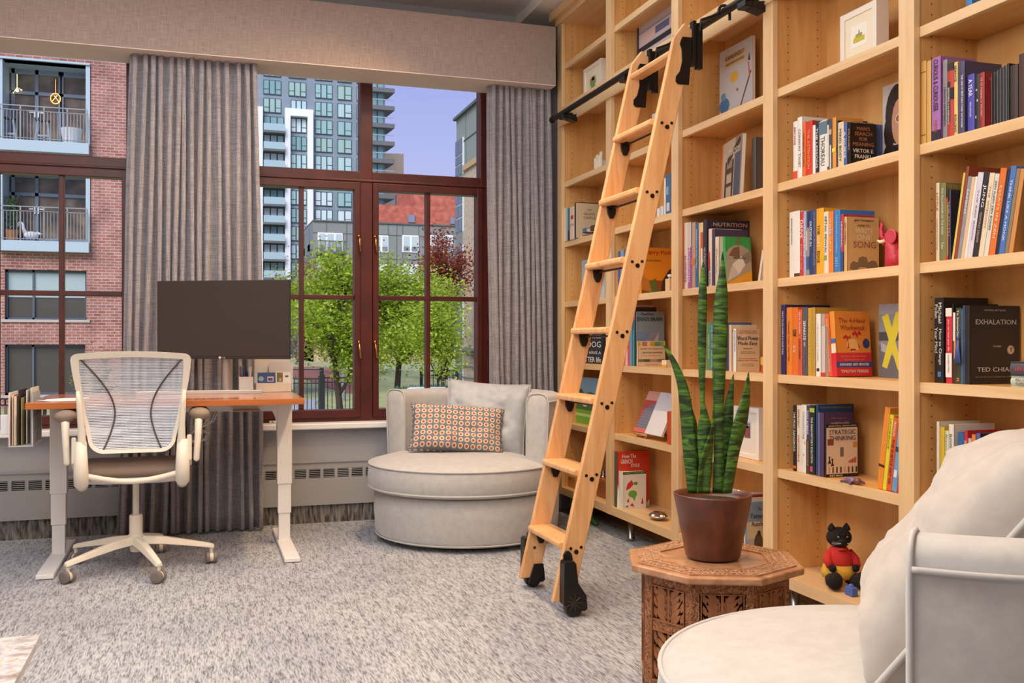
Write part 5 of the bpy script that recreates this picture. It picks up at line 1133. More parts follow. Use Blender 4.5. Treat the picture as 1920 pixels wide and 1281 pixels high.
# two red holiday books (covers plain, with their title lettering)
book('large red holiday storybook with white hand lettering on the lowest shelf', None, 2.014, yX(1151.8, 2.014), yX(1157, 2.014), .163, zz(847.6, tX(1157, 2.014))-.163, .180, '#cf3a20', sdec=[(0, 1, 0, 1, '#4a5a48')],
 cdec=[([(0, 0), (.02, .42), (.06, .25), (.12, .38), (.14, .22), (.26, .30), (.22, .16), (.35, .12), (.24, .05), (.3, 0)], '#efe6da'), ([(.85, 0), (.88, .10), (.9, .05), (1, .12), (1, 0)], '#efe6da')],
 cover=[('How The', .37, .915, .42, .07, '#f0dfd0', .0008), ('GRINCH', .29, .82, .36, .08, '#f0dfd0', .0008), ('STOLE', .56, .745, .26, .055, '#f0dfd0', .0008)])
book('small white hardcover with red and green abstract shapes before the large red book', None, 2.022, yX(1159.2, 2.022), yX(1168, 2.022), .163, zz(886, tX(1169, 2.022))-.163, .128, '#e6ddcc',
 cdec=[(0, 1, .93, 1, '#3a5a2a'), ([(.12, .50), (.2, .68), (.38, .78), (.46, .66), (.3, .55)], '#c83434'), ('c', .55, .68, .012, .008, '#5f9a3a'), ('c', .42, .40, .024, .018, '#6aa63f'), ([(.36, .36), (.5, .2), (.56, .34)], '#6aa63f'), ([(.16, .2), (.26, .3), (.26, .16)], '#c03a30'), ([(.3, .08), (.4, .16), (.5, .05)], '#c03a30'), ([(.78, .12), (.84, .3), (.88, .12)], '#a83a2c'), ([(.08, .06), (.2, .1), (.24, .04)], '#3a6a8a')], cover=[('PARTY EDITION', .5, .965, .8, .03, '#b8c87a')])
# ---- far left bay
row('beside the framed GLASS CASTLE book', ZS[3], [
 (1057, 1060.5, 391, '#e0d4c8', 'white paperback', dict(hard=False)), (1060.5, 1064, 391, '#a8c4c0', 'pale teal paperback', dict(hard=False)), (1064, 1067.5, 391, '#3f7f84', 'dark teal paperback', dict(hard=False, sdec=[(0, 1, 0, .3, '#4a3040')])), (1067.8, 1076.5, 390, '#e6cfc0', 'pale pink paperback', dict(spine=[('C', .45, .08, .7, '#b83a2c')], sdec=[(.3, .8, .62, .74, '#c8342c')]))], 'books in the far bay')
book('pale cream GLASS CASTLE book with black edges in the far bay', None, 2.012, yX(1077, 2.012), yX(1079.5, 2.012), ZS[3], .203, .165, '#2a2422', cdec=[(.01, .97, .02, .98, '#cdb894')], cover=[('THE', .5, .80, .16, .05, '#6a5a44'), ('GLASS', .5, .69, .4, .07, '#6a5a44'), ('CASTLE', .5, .58, .44, .07, '#6a5a44')])
# ---- frames and ornaments
def frame(label, u0, u1, X, z, H, col, pic, fw=.022, dep=.03, rz=0, lean=0, mat='#efe8da', inner=(.3, .7, .3, .65), art=None, name='picture_frame', cat='picture frame'):
    Y0, Y1 = yX(u0, X), yX(u1, X); w_ = Y0-Y1; o = thing(name, label, cat, (X, (Y0+Y1)/2, z+.0006), rz); o.rotation_euler = (0, math.radians(lean), rz); h = w_/2
    m = MB(); m.box(0, dep, -h, -h+fw, 0, H); m.box(0, dep, h-fw, h, 0, H); m.box(.0004, dep-.0004, -h+.0004, h-.0004, .0004, fw); m.box(.0004, dep-.0004, -h+.0004, h-.0004, H-fw, H-.0004); m.build('frame', M(col, .4), o, bevel=.0012)
    MB().box(.006, .010, -h+fw, h-fw, fw, H-fw).build('mat_board', M(mat, .8), o)
    a = MB(); mats = []; a0, a1, b0, b1 = inner
    a.box(.0052, .007, h-a0*w_, h-a1*w_, b0*H, b1*H, 0); mats.append(M(pic, .7))
    for (p, q, r_, s_, cc) in (art or []):
        mats.append(M(cc, .7)); x0, x1 = a0+(a1-a0)*p, a0+(a1-a0)*q; z0_, z1_ = b0+(b1-b0)*r_, b0+(b1-b0)*s_
        a.box(.0047, .006, h-x0*w_, h-x1*w_, z0_*H, z1_*H, len(mats)-1)
    a.build('picture', mats, o); return o
frame('large white framed small drawing of yellow buildings near the top of the photo', 1575, 1643, 2.10, ZS[4], .19, '#efe4d6', '#f2ece0', .022, .05, inner=(.28, .72, .33, .72), mat='#efe2c4', art=[(.15, .85, .2, .42, '#c8b83c'), (.3, .7, .42, .58, '#a8a060'), (.48, .54, .55, .72, '#6a8a8a'), (.2, .3, .42, .5, '#d8c84c')])
frame('white frame with a green tree picture in the far upper bay', 1093.7, 1126.5, 2.09, 2.36, .195, '#efe4d0', '#d8ccb4', .024, .045, mat='#efe4cc', inner=(.32, .70, .22, .66), art=[(.1, .9, .45, .85, '#8a8a50'), (.25, .8, .1, .45, '#7a9a50'), (.35, .7, .7, .95, '#5a5a4a'), (.3, .5, 0, .25, '#6a5a4a')])
frame('white picture frame partly hidden behind the upper ladder rung', 1222, 1250, 2.12, ZS[4], .19, '#e8dccb', '#a8a4a0', .022, .03, art=[(.2, .8, .2, .8, '#7a8a94')])
frame('white frame with a small arched doorway picture beside the plant', 1374, 1422.5, 2.085, ZS[0], .205, '#e6e0d8', '#b8b8c4', .02, .05, mat='#ddd6cc', inner=(.40, .66, .40, .72), art=[(.2, .8, 0, .7, '#8a4a44'), (.3, .7, .6, .9, '#4a5a8a'), (.1, .2, 0, .9, '#3a3a44'), (.8, .9, 0, .9, '#3a3a44')])
frame('dark book with two photo strips standing in the top row above the rail', 1194.4, 1262, 2.12, 2.36, .255, '#221e20', '#b8a8ac', .012, .02, mat='#211d20', inner=(.03, .97, .06, .94), art=[(0, 1, .38, .50, '#1c1a1e'), (0, 1, .80, .84, '#8a8690'), (.1, .5, .55, .78, '#c8a8a0'), (.5, .9, .6, .75, '#5a5a7a'), (.1, .9, .05, .3, '#cfa890')], name='photo_book', cat='book')
# face-out books
def faceout(label, u0, u1, X, z, H, th, col, art, rz=0, lean=0, letters_=(), name='book', cat='book', page='#e2d5bd'):
    Y0, Y1 = yX(u0, X), yX(u1, X); w_ = Y0-Y1; h = w_/2; o = thing(name, label, cat, (X, (Y0+Y1)/2, z+.0006+th*abs(math.sin(math.radians(lean)))), rz); o.rotation_euler = (0, math.radians(lean), rz)
    MB().box(0, .0015, -h, h, 0, H).box(th-.0015, th, -h, h, 0, H).box(0, th, h-.0015, h, 0, H).build('cover', M(col, .45), o)
    MB().box(.0015, th-.0015, -h+.001, h-.0015, .0015, H-.0015).build('pages', M(page, .85), o)
    a = MB(); mats = []
    for q in art:
        mats.append(M(q[-1], .5)); k = len(mats)-1
        if len(q) == 2: a.prism([(h-p*w_, zf*H) for p, zf in q[0]], 'x', -.0004-.00003*k, .0002, k)
        else: a.box(-.0004-.00003*k, .0002, h-q[0]*w_, h-q[1]*w_, q[2]*H, q[3]*H, k)
    if art: a.build('printed_design', mats, o)
    L = MB(); mats = []
    for tx, xc, zc, wd, hg, cc in letters_:
        mats.append(M(cc, .5)); letters(L, tx, (-.0016, h-xc*w_, zc*H), (0, -1, 0), (0, 0, 1), wd*w_, hg*H, len(mats)-1, .0006)
    if letters_: L.build('title_lettering', mats, o)
    return o
blob = lambda cx, cy, rx, ry, n=14, ph=0: [(cx+rx*math.cos(2*PI*i/n+ph), cy+ry*math.sin(2*PI*i/n+ph)) for i in range(n)]
faceout('tall thin abstract art book with bright painted shapes on the upper shelf', 1349.6, 1411.4, 2.17, ZS[4]-0, .335, .012, '#b9b2ae', [(.0, 1, .0, 1, '#b9b4b4'), (.17, .80, .74, .92, '#c9ae86'), (blob(.45, .60, .13, .07, 9), '#d9a83c'), (blob(.15, .28, .16, .10, 11), '#3f6a94'), (blob(.12, .40, .08, .05), '#5a8aa8'), (blob(.30, .10, .12, .06, 7), '#b0505a'), (blob(.1, .07, .10, .05, 7), '#4a4a8a'), ([(.93, .58), (.97, .58), (.62, .14), (.57, .12)], '#3a2a28'), (blob(.9, .75, .04, .07, 3, 1.5), '#2a2430'), ([(.86, .70), (.89, .70), (.94, .5), (.90, .5)], '#c05a4a'), (blob(.55, .42, .03, .02), '#a83a2c')], letters_=[('KANDINSKY', .48, .87, .56, .055, '#6a5236'), ('AND THE BLUE RIDER', .48, .79, .56, .03, '#8a6c48')], rz=-.0)
faceout('grey SAN FRANCISCO picture book with an orange spine', 1338, 1398, 2.085, ZS[3], .255, .018, '#8a7a6a', [(0, .07, 0, 1, '#dd6a34'), (.07, .68, 0, 1, '#b9a890'), (.68, .97, .02, .74, '#4a5468'), (.22, .66, .44, .68, '#8a7c68'), (.22, .30, 0, .66, '#3a2e26'), (.56, .64, 0, .66, '#3a2e26'), (.22, .64, .46, .54, '#4a3a30'), (.22, .64, .24, .30, '#4a3a30'), (.22, .64, .02, .06, '#4a3a30'), ([(.3, .7), (.9, .98), (.95, .90), (.35, .6)], '#3a342e'), (.0, .0, 0, 0, '#000000')], letters_=[('SAN FRANCISCO', .52, .78, .84, .10, '#d8ccb8')], rz=-.22, lean=3)
book('grey clothbound book behind the San Francisco picture book', None, 2.11, yX(1409, 2.11), yX(1417, 2.11), ZS[3], .235, .10, '#5f5650')
faceout('black and white portrait cover book of a long haired person with round glasses', 1655, 1700, 2.19, ZS[3], .275, .02, '#c4bdb8', [(0, 1, 0, 1, '#c2bbb6'), ([(0, 0), (.02, .18), (.2, .3), (.5, .25), (1, .25), (1, 0)], '#1f1a1a'), (blob(.62, .62, .50, .36, 18), '#2b1d18'), (blob(.30, .42, .24, .22, 12), '#2b1d18'), (blob(.72, .52, .33, .28, 18), '#c08f70'), ([(.25, .75), (.5, .95), (1, .98), (1, .72), (.6, .80), (.4, .66)], '#2b1d18'), (blob(.66, .56, .12, .055, 16), '#e0c4a8'), (blob(.66, .56, .095, .042, 16), '#8a6450'), ([(.8, .38), (1, .40), (1, .36)], '#7a3a34')], letters_=[('JOHN', .36, .07, .66, .08, '#e8e6e6')])
faceout('grey photo book with a large painted yellow X', 1648, 1692, 2.18, ZS[1], .245, .014, '#8f9096', [(0, 1, 0, 1, '#8a8b90'), (0, 1, .86, 1, '#9a9aa2'), (0, 1, .5, .62, '#4a4c50'), ([(0, .45), (.6, .30), (1, .12), (1, 0), (0, 0)], '#6a6c70'), ([(.1, .48), (.7, .36), (.75, .28), (.1, .36)], '#b0b2b4'), ([(.13, .83), (.40, .87), (1, .14), (.92, .07), (.80, .12)], '#e0d23c'), ([(.72, .88), (1, .90), (1, .80), (.36, .12), (.14, .15)], '#e0d23c')])
faceout('small chalkboard style dog saying sign in the far bay', 1088, 1129.5, 2.07, ZS[1], .168, .03, '#262a34', [], letters_=[('WORK HARD', .5, .88, .9, .11, '#d8d8d4'), ('DOG', .64, .63, .6, .19, '#e6e6e0'), ('CAN HAVE A', .5, .36, .9, .10, '#d8d8d4'), ('BETTER life', .5, .13, .9, .17, '#e6e6e0')], name='wooden_sign', cat='sign', page='#262a34')
faceout('green landscape picture with trees and lawn seen between ladder rungs', 1068, 1122, 2.09, ZS[0], .265, .012, '#cfe0c8', [(0, 1, 0, .30, '#6fae3c'), (0, 1, .30, .62, '#3f6a3a'), (0, 1, .62, 1, '#7fa8c0'), (blob(.3, .62, .22, .16), '#2f5a34'), (blob(.75, .55, .2, .15), '#3c7040'), (blob(.55, .42, .08, .05), '#c8d0c0'), (.1, .9, .16, .22, '#b8d48a')], name='landscape_picture', cat='picture')
faceout('pale blue picture behind the ladder in the far bay', 1091, 1134, 2.10, ZS[2], .235, .012, '#bcd0dc', [(0, 1, 0, 1, '#a8c4d4'), (.3, .34, 0, 1, '#d8e2e6'), (0, 1, 0, .3, '#c4d4d8'), (.5, .9, .4, .8, '#c8dce6')], name='pale_picture', cat='picture')
# magazine on an easel
es = thing('book_easel', 'small wooden easel holding the open picture magazine', 'easel', (2.075, yX(1211, 2.075), ZS[0]))
m = MB()
for dy in (-.05, .045): m.tube([(-.030, dy, .0), (.02, dy*.7, .05), (.085, dy*.6, .20)], .005, 8)
m.tube([(-.028, -.07, .017), (-.028, .075, .017)], .0055, 8); m.tube([(.05, 0, .12), (.11, 0, .003)], .004, 8); m.build('easel_frame', M('#c98f5a', .5), es, smooth=True)
o = faceout('red and white magazine with a glass building photo leaning on an easel', 1187, 1240, 2.045, ZS[0]+.022, .215, .010, '#e0d8d0', [(0, .42, 0, 1, '#b84a3c'), (0, .42, .78, 1, '#d8a090'), ([(0, .0), (.1, .55), (.42, .75), (.42, .1)], '#7a7a88'), (0, .42, .0, .10, '#d86a5c'), (.42, 1, 0, 1, '#dedce0')]+[(.02, .42, .12+.07*i, .125+.07*i, '#3a3a48') for i in range(8)], lean=24, name='magazine', cat='magazine')
# red elephant figurine
el = thing('elephant_figurine', 'red elephant figurine with a raised trunk beside the cowboy hat book', 'figurine', (2.085, yX(1672, 2.085), ZS[2]))
RD = noisy('red_lacquer', [(.3, '#a81c30'), (.7, '#cf3444')], (120, 120, 120), 1, 3, .45, .5, bdist=.002)
m = MB(); m.tube([(0, -.02, 0), (0, -.018, .03), (0, -.012, .062), (0, -.004, .09)], [.034, .032, .028, .022], 16)
m.ball((0, .002, .098), .026, 10, sx=.85, sy=1.15, sz=.85)
m.tube([(0, .02, .100), (0, .036, .098), (0, .046, .110), (0, .049, .128), (-.0, .044, .142), (0, .047, .150)], [.016, .012, .009, .0075, .0065, .005], 12)
m.tube([(0, .022, .088), (0, .034, .080), (0, .044, .082)], [.010, .007, .003], 8); m.ball((0, -.07, .035), .034, 8, sx=.8, sy=1.3, sz=1)
el_ = m.build('body', RD, el, smooth=True)
m = MB(); m.lathe([(.001, -.023), (.020, -.024), (.024, -.022), (.001, -.020)], 18, (0, -.022, .098), 'x'); m.v = [(x, y, z) for x, y, z in m.v]; m.build('ear', M('#c83c50', .5), el)
m = MB(); m.tube([(-.016, .010, .088), (-.024, .024, .085), (-.026, .034, .090)], [.006, .0055, .003], 8); m.build('tusk', M('#ecd9ae', .4), el, smooth=True)
MB().ball((-.021, .014, .106), .0028, 6).build('eye', BLK, el)
# purple stone animal
pz = thing('lizard_figurine', 'small purple and brown crawling animal figurine on the shelf edge', 'figurine', (2.04, yX(1596, 2.04), ZS[0]))
m = MB(); m.ball((0, .0, .012), .014, 10, sx=1.1, sy=1.9, sz=.75)
for y, x, s in ((.022, -.010, 1), (-.018, -.012, 1), (.024, .014, 1), (-.02, .016, 1)): m.tube([(x*.6, y*.6, .010), (x*1.6, y*1.1, .008), (x*2.1, y*1.3, .004)], [.006, .005, .003], 8)
m.tube([(0, .020, .010), (-.002, .036, .006), (-.004, .050, .004)], [.007, .004, .0015], 8)
m.build('body', noisy('purple_clay', [(.35, '#5a4470'), (.6, '#8a7498'), (.8, '#b8a8b8')], (90, 90, 90), 1, 3, .3), pz, smooth=True)
MB().ball((0, -.032, .013), .012, 8, sx=1, sy=1.2, sz=.9).build('head', M('#7a4a3c', .35), pz, smooth=True)
# silver shell
sh = thing('silver_shell_box', 'shiny silver ribbed shell shaped ornament on the lowest shelf', 'ornament', (2.06, yX(1234, 2.06), .163))
m = MB(); n = 40; prof = [(.001, 0), (.018, .002), (.034, .012), (.040, .020), (.034, .030), (.020, .038), (.001, .041)]
vs = []; fs = []
for r_, z_ in prof:
    for k in range(n*2): a = 2*PI*k/(n*2); q = r_*(1+.05*(k % 2)); vs.append((q*math.cos(a), q*math.sin(a)*1.25, z_))
for i in range(len(prof)-1):
    for k in range(2*n): fs.append((i*2*n+k, i*2*n+(k+1) % (2*n), (i+1)*2*n+(k+1) % (2*n), (i+1)*2*n+k))
m.add(vs, fs).build('ribbed_shell', M('#c9c4bc', .18, 1), sh)
MB().tube([(.041*math.cos(2*PI*k/30), .051*math.sin(2*PI*k/30), .020) for k in range(30)], .0018, 6, closed=True).build('rim', M('#d8c8a8', .2, 1), sh)
# cream castle figure
cs = thing('castle_figurine', 'small cream castle shaped ornament in the far bay', 'ornament', (2.07, yX(1128, 2.07), ZS[4]))
m = MB(); m.box(-.02, .02, -.045, .045, 0, .045)
for y, h_ in ((-.038, .075), (-.012, .06), (.012, .068), (.038, .056)):
    m.lathe([(.010, 0), (.010, h_), (.012, h_), (.012, h_+.008), (.001, h_+.020)], 10, (-.018, y, 0))
m.build('towers', M('#d8cbb4', .6), cs)
g_ = MB()
for y in (-.03, -.012, .006, .024):
    for z_ in (.012, .030): g_.box(-.0205, -.0195, y-.003, y+.003, z_, z_+.008)
g_.build('windows', M('#5a5048', .7), cs)
# books lying before the glass castle one
zc = ZS[3]
for i, (c, h_, u_, w_, lb_) in enumerate([('#e6ddd0', .018, 1072, .15, 'white book lying flat, lowest of the small stack in the far bay'), ('#d89a84', .012, 1075, .13, 'pink book lying flat above the white one in the far bay stack'), ('#4a6a9a', .022, 1085, .095, 'blue book lying flat on top left of the small stack')]):
    o = thing('book', lb_, 'book', (2.045+.004*i, yX(u_, 2.045), zc+.0004), 0, 'small lying stack in the far bay'); zc += h_+.0006
    MB().box(0, .12, -w_, 0, 0, .0015).box(0, .12, -w_, 0, h_-.0015, h_).box(0, .0015, -w_, 0, 0, h_).build('cover', M(c, .5), o); MB().box(.002, .118, -w_+.002, -.002, .0016, h_-.0016).build('pages', PAGES, o)
o = thing('book', 'brown book with gold edges lying at the right of the small stack', 'book', (2.06, yX(1107, 2.06), ZS[3]+.0316), 0, None); MB().box(0, .1, -.075, 0, 0, .002).box(0, .1, -.075, 0, .026, .028).box(0, .002, -.075, 0, 0, .028).build('cover', M('#5a3a24', .5), o); MB().box(.003, .098, -.073, -.002, .002, .026).build('pages', PAGES, o)
# figure and box beside the fantasy book
o = thing('wooden_block', 'light wooden block under a small pale bird in front of the orange book', 'block', (2.035, yX(1255, 2.035), ZS[2])); MB().box(-.01, .01, -.022, .022, 0, .055).build('block_body', WL_Z, o, bevel=.002)
o = thing('bird_ornament', 'small pale bird shaped ornament on the light wooden block', 'ornament', (2.035, yX(1255, 2.035), ZS[2]+.0555)); m = MB(); m.ball((0, -.004, .012), .010, 8, sy=1.6, sz=.8, sx=.8); m.tube([(0, .006, .014), (0, .018, .018)], [.005, .002], 6); m.lathe([(.006, 0), (.003, .004), (.003, .008)], 8); m.build('bird_body', M('#d8d4d0', .4), o, smooth=True)
# cat plush
pl = thing('cat_plush', 'black cat plush in a red and yellow knitted dress on the bottom shelf', 'plush toy', (2.10, yX(1573, 2.10), .163), math.radians(-105))
FUR = noisy('black_fur', [(.35, '#0c0908'), (.7, '#2c221c')], (140, 140, 140), 1, 3, .95, 1, bdist=.004)
# local: +x = facing, sits
m = MB(); m.ball((0, 0, .165), .040, 12, sx=.92, sy=1.08, sz=.88); m.ball((.030, 0, .152), .018, 8, sx=1, sy=1.2, sz=.8)
for s in (-1, 1): m.lathe([(.014, .0), (.011, .012), (.002, .024)], 10, (0, s*.026, .190))
for s in (-1, 1):
    m.tube([(.01, s*.030, .03), (.05, s*.042, .026), (.07, s*.045, .032)], [.022, .024, .022], 12); m.ball((.082, s*.046, .034), .026, 9, sx=.8, sz=1.15)
m.tube([(-.03, .03, .03), (-.05, .055, .05), (-.045, .060, .10)], [.010, .010, .008], 8)
m.build('body', FUR, pl, smooth=True)
m = MB(); m.lathe([(.050, .028), (.055, .045), (.046, .075)], 20, sq=1.12); m.build('yellow_skirt', M('#d8a83c', .95), pl, smooth=True)
m = MB(); m.lathe([(.046, .074), (.047, .078), (.038, .110), (.026, .130), (.022, .134)], 20, sq=1.12)
for s in (-1, 1): m.tube([(.0, s*.034, .115), (.022, s*.050, .092), (.040, s*.046, .074)], [.014, .014, .013], 10)
m.build('red_jumper', M('#c8302c', .95), pl, smooth=True)
for s in (-1, 1): MB().ball((.046, s*.040, .068), .013, 7).build('paw', FUR, pl, smooth=True)
MB().tube([(.03, -.014, .128), (.036, 0, .131), (.03, .014, .128)], .004, 6).build('red_bow', M('#d83a34', .8), pl, smooth=True)
m = MB()
for s in (-1, 1): m.ball((.034, s*.016, .172), .0035, 6)
m.build('eyes', M('#8a8478', .3), pl)
m = MB()
for s in (-1, 1):
    for q in (-.006, 0, .006): m.tube([(.045, s*.008, .152), (.043, s*.042, .152+q)], .0004, 4)
m.build('whiskers', M('#d8d4cc', .5), pl)
o = thing('toy_block', 'small blue toy next to the cat plush on the bottom shelf', 'toy', (2.05, yX(1596, 2.05), .163)); MB().box(-.012, .012, -.02, .02, 0, .03).ball((0, 0, .03), .010, 6).build('toy_body', M('#4a66b0', .5), o, bevel=.003)
# cigar boxes and cable in the far bottom bay
o = thing('wooden_box', 'small varnished wooden box with a brass clasp on the far lowest shelf', 'box', (2.04, yX(1068, 2.04), .163)); MB().box(0, .10, -.075, .075, 0, .052).build('box_body', M('#c08a4c', .4), o, bevel=.002); MB().box(-.0005, .10, -.0755, .0755, .052, .066).build('lid', M('#c99656', .4), o, bevel=.001); MB().box(-.003, 0, -.012, .012, .042, .058).build('clasp', M('#b09040', .3, 1), o)
o = thing('wooden_box', 'reddish brown wooden box standing behind the lower ladder rail', 'box', (2.06, yX(1128, 2.06), .163)); MB().box(0, .12, -.07, .07, 0, .085).build('box_body', M('#9a5a30', .4), o, bevel=.002); MB().box(-.0005, .12, -.0705, .0705, .085, .10).build('lid', M('#a8683a', .4), o, bevel=.001)
o = thing('silver_ornament', 'small silver ornament on the reddish wooden box', 'ornament', (2.10, yX(1131, 2.10), .2635)); MB().lathe([(.018, 0), (.018, .004), (.006, .010), (.010, .03), (.001, .045)], 14).build('ornament_body', STEEL, o, smooth=True)
m = MB(); y0_ = yX(1062, 2.12); m.tube([(2.12, y0_+.06, .17), (2.10, y0_+.07, .22), (2.08, y0_+.03, .27), (2.08, y0_-.05, .31), (2.10, y0_-.12, .33)], .003, 6)
tag(m.build('power_cable', BLK, None, smooth=True), 'black cord arching over the small varnished wooden box', 'cable')
# green plush on the floor under the case
g0 = FL(1062, 976); o = thing('frog_plush', 'green soft toy lying on the carpet below the far bookcase end', 'plush toy', (2.04, 4.93, 0), 1.2)
m = MB(); m.ball((0, 0, .035), .035, 10, sx=1.6, sy=1, sz=1); m.tube([(.04, 0, .035), (.08, 0, .03), (.11, .01, .012)], [.026, .02, .008], 10)
for s in (-1, 1): m.tube([(-.03, s*.02, .03), (-.06, s*.045, .016), (-.085, s*.05, .012)], [.014, .012, .010], 8)
m.build('toy_body', noisy('green_fur', [(.35, '#2f6a2c'), (.7, '#5a9a4a')], (120, 120, 120), 1, 3, .95, .8, bdist=.003), o, smooth=True); m = MB(); m.ball((.05, .018, .058), .008, 6); m.ball((.05, -.018, .058), .008, 6); m.build('eyes', BLK, o)
# ================================================================== OUTSIDE THE WINDOWS
GZ = -1.0
struct(MB().box(-60, 80, 7, 260, GZ-.2, GZ).build('ground', noisy('lawn', [(.3, '#7f8a52'), (.5, '#9aa468'), (.7, '#b3ae80')], (1.2, 1.2, 1.2), 2, 6, 1)))
def gp(u, v): return FL(u, v, GZ)
mulch = MB(); pts = [gp(*p) for p in ((500, 712), (560, 708), (600, 722), (640, 737), (700, 741), (700, 700), (600, 688), (500, 690))]
mulch.prism([(p.x, p.y) for p in pts], 'z', GZ, GZ+.03); struct(mulch.build('mulch_bed', noisy('bark_mulch', [(.3, '#7c4c3a'), (.7, '#a87058')], (6, 6, 6), 2, 5, 1)))
pt = [gp(*p) for p in ((480, 790), (565, 752), (600, 748), (590, 760), (660, 790))]
struct(MB().prism([(p.x, p.y) for p in pt], 'z', GZ, GZ+.02).build('garden_path', M('#9aa0a4', .9)))
# --- brick apartment building (left window)
YB_ = 32.0
bx = lambda u: xY(u, YB_)
def bz(v, u=160): return zz(v, tY(u, YB_))
BRK = brickmat('red_brick', '#9c6054', '#b07c70', '#bfaeaa', .24, .09)
CON = M('#a9bcc8', .8); FRM = M('#7d8b9c', .6)
ox0, ox1 = bx(3), bx(165); zs1, zs0 = bz(272), bz(292); zA = bz(123)
z2s1, z2s0, z2A = bz(456), bz(475), bz(292)-.45
w3 = (bx(9), bx(162), bz(600), bz(508)); w4 = (bx(9), bx(160), bz(739), bz(646))
bb = thing('brick_apartment_building', 'red brick apartment building with two recessed balconies outside the left window', 'building', (-4.5, 32, GZ))
def brel(m, name, mat, **k):
    par = k.pop('par', bb); m.v = [(x+4.5, y-32, z-GZ) for x, y, z in m.v]; return m.build(name, mat, par, **k)
XA, XB_ = -12, .7
m = MB()
for a, b_ in ((GZ, w4[2]), (w4[3], w3[2]), (w3[3], z2s0), (z2A, zs0), (zA, 16)): m.box(XA, XB_, 32, 32.4, a, b_)
for a, b_, x0, x1 in ((w4[2], w4[3], w4[0], w4[1]), (w3[2], w3[3], w3[0], w3[1]), (z2s0, z2A, ox0, ox1), (zs0, zA, ox0, ox1)):
    m.box(XA, x0, 32, 32.4, a, b_); m.box(x1, XB_, 32, 32.4, a, b_)
m.box(XA, XB_, 34.5, 35, GZ, 16); brel(m, 'brick_wall', BRK)
GLD = noisy('reflection_glass', [(.3, '#3f3a34'), (.5, '#6a5a4a'), (.7, '#8a7a68')], (.9, .9, .9), 2, 3, .25)  # dark door glass with reflections painted in as mottled tones
for (s0, s1, top, lit) in ((zs0, zs1, zA, 1), (z2s0, z2s1, z2A, 0)):
    brel(MB().box(ox0-.05, ox1+.05, 31.7, 33.4, s0, s1).box(ox1-.06, ox1+.06, 31.95, 33.4, s1, top).box(ox0-.12, ox0+.03, 31.95, 33.4, s1, top).box(ox0-.1, ox1+.06, 31.9, 33.4, top, top+.06), 'balcony_recess', CON)
    yd = 33.0; tz = s1+(top-s1)*.70; W_ = ox1-ox0; d = MB(); g = MB()
    d.box(ox0, ox1, yd, yd+.1, tz-.05, tz+.05)
    for f_ in (.06, .34, .62, .64, .985): d.box(ox0+W_*f_-.05, ox0+W_*f_+.05, yd, yd+.1, s1, top)
    d.box(ox0, ox1, yd, yd+.1, top-.15, top-.0); d.box(ox0, ox1, yd, yd+.1, s1, s1+.2)
    brel(d, 'door_frame', FRM)
    brel(MB().box(ox0, ox1, yd+.08, yd+.1, s1, top), 'door_glass', GLD)
    for s in (-.05, .05): brel(MB().box(ox0+W_*.34+s-.02, ox0+W_*.34+s+.02, yd-.06, yd, s1+.95, s1+1.15).box(ox0+W_*.34+s*3-.06, ox0+W_*.34+s*3+.06, yd-.06, yd-.03, s1+1.08, s1+1.12), 'door_handle', M('#e8eaee', .3))
    r_ = MB(); rt = s1+1.0
    r_.box(ox0, ox1, 31.72, 31.76, rt, rt+.03); r_.box(ox0, ox1, 31.72, 31.76, rt-.13, rt-.11); r_.box(ox0, ox1, 31.72, 31.76, s1+.05, s1+.07)
    n = 26
    for i in range(n+1): x = ox0+W_*i/n; r_.box(x-.008, x+.008, 31.73, 31.75, s1, rt-.12)
    for i in (0, 6, 13, 20, 26): x = ox0+W_*i/n; r_.box(x-.02, x+.02, 31.72, 31.76, s1, rt)
    brel(r_, 'balcony_railing', M('#8a8c8e', .5, .4))
for (x0, x1, z0_, z1_), split, top_c in ((w3, .55, '#a9b4b0'), (w4, 1, '#6a6258')):
    f_ = MB(); W_ = x1-x0
    for q in (0, .325, .67, .985): f_.box(x0+W_*q, x0+W_*q+.06, 32.12, 32.22, z0_, z1_)
    f_.box(x0, x1, 32.12, 32.22, z1_-.07, z1_); f_.box(x0, x1, 32.12, 32.22, z0_, z0_+.06); f_.box(x0-.1, x1+.1, 31.95, 32.3, z0_-.08, z0_, 1)
    f_.box(x0, x1, 32.2, 32.24, z0_+(z1_-z0_)*.0, z1_, 2)
    if split < 1: f_.box(x0+.05, x1-.05, 32.17, 32.2, z0_+(z1_-z0_)*.45, z1_-.06, 3)
    brel(f_, 'window', [M('#4d5a66', .6), M('#b0a8a0', .8), M('#4a4640', .3), M('#9fb0b4', .8)])
# things on the balconies
def bal(name, label, cat, u, z, y=32.3, group=None): return thing(name, label, cat, (xY(u, y), y, z), 0, group)
for u, lb in ((17, 'grey bar stool at the left end of the upper brick balcony'), (81, 'grey bar stool in the middle of the upper brick balcony')):
    o = bal('bar_stool', lb, 'stool', u, zs1)
    m = MB()
    for sx_ in (-1, 1):
        for sy_ in (-1, 1): m.tube([(sx_*.22, sy_*.15, 0), (sx_*.12, sy_*.1, .7)], .025, 6)
    m.box(-.19, .19, -.13, .13, .22, .27); m.build('stool_legs', M('#a8b4bc', .6), o); MB().box(-.2, .2, -.15, .15, .7, .74).build('seat', M('#3c3a3c', .6), o)
o = bal('planter', 'white tapered planter at the right of the upper brick balcony', 'planter', 134, zs1)
MB().lathe([(.001, 0), (.22, 0), (.32, .52), (.29, .52), (.001, .46)], 28).build('planter_shell', M('#e4e8ec', .5), o)
o = bal('swan_figurine', 'white swan figure on the lower brick balcony', 'figurine', 55, z2s1)
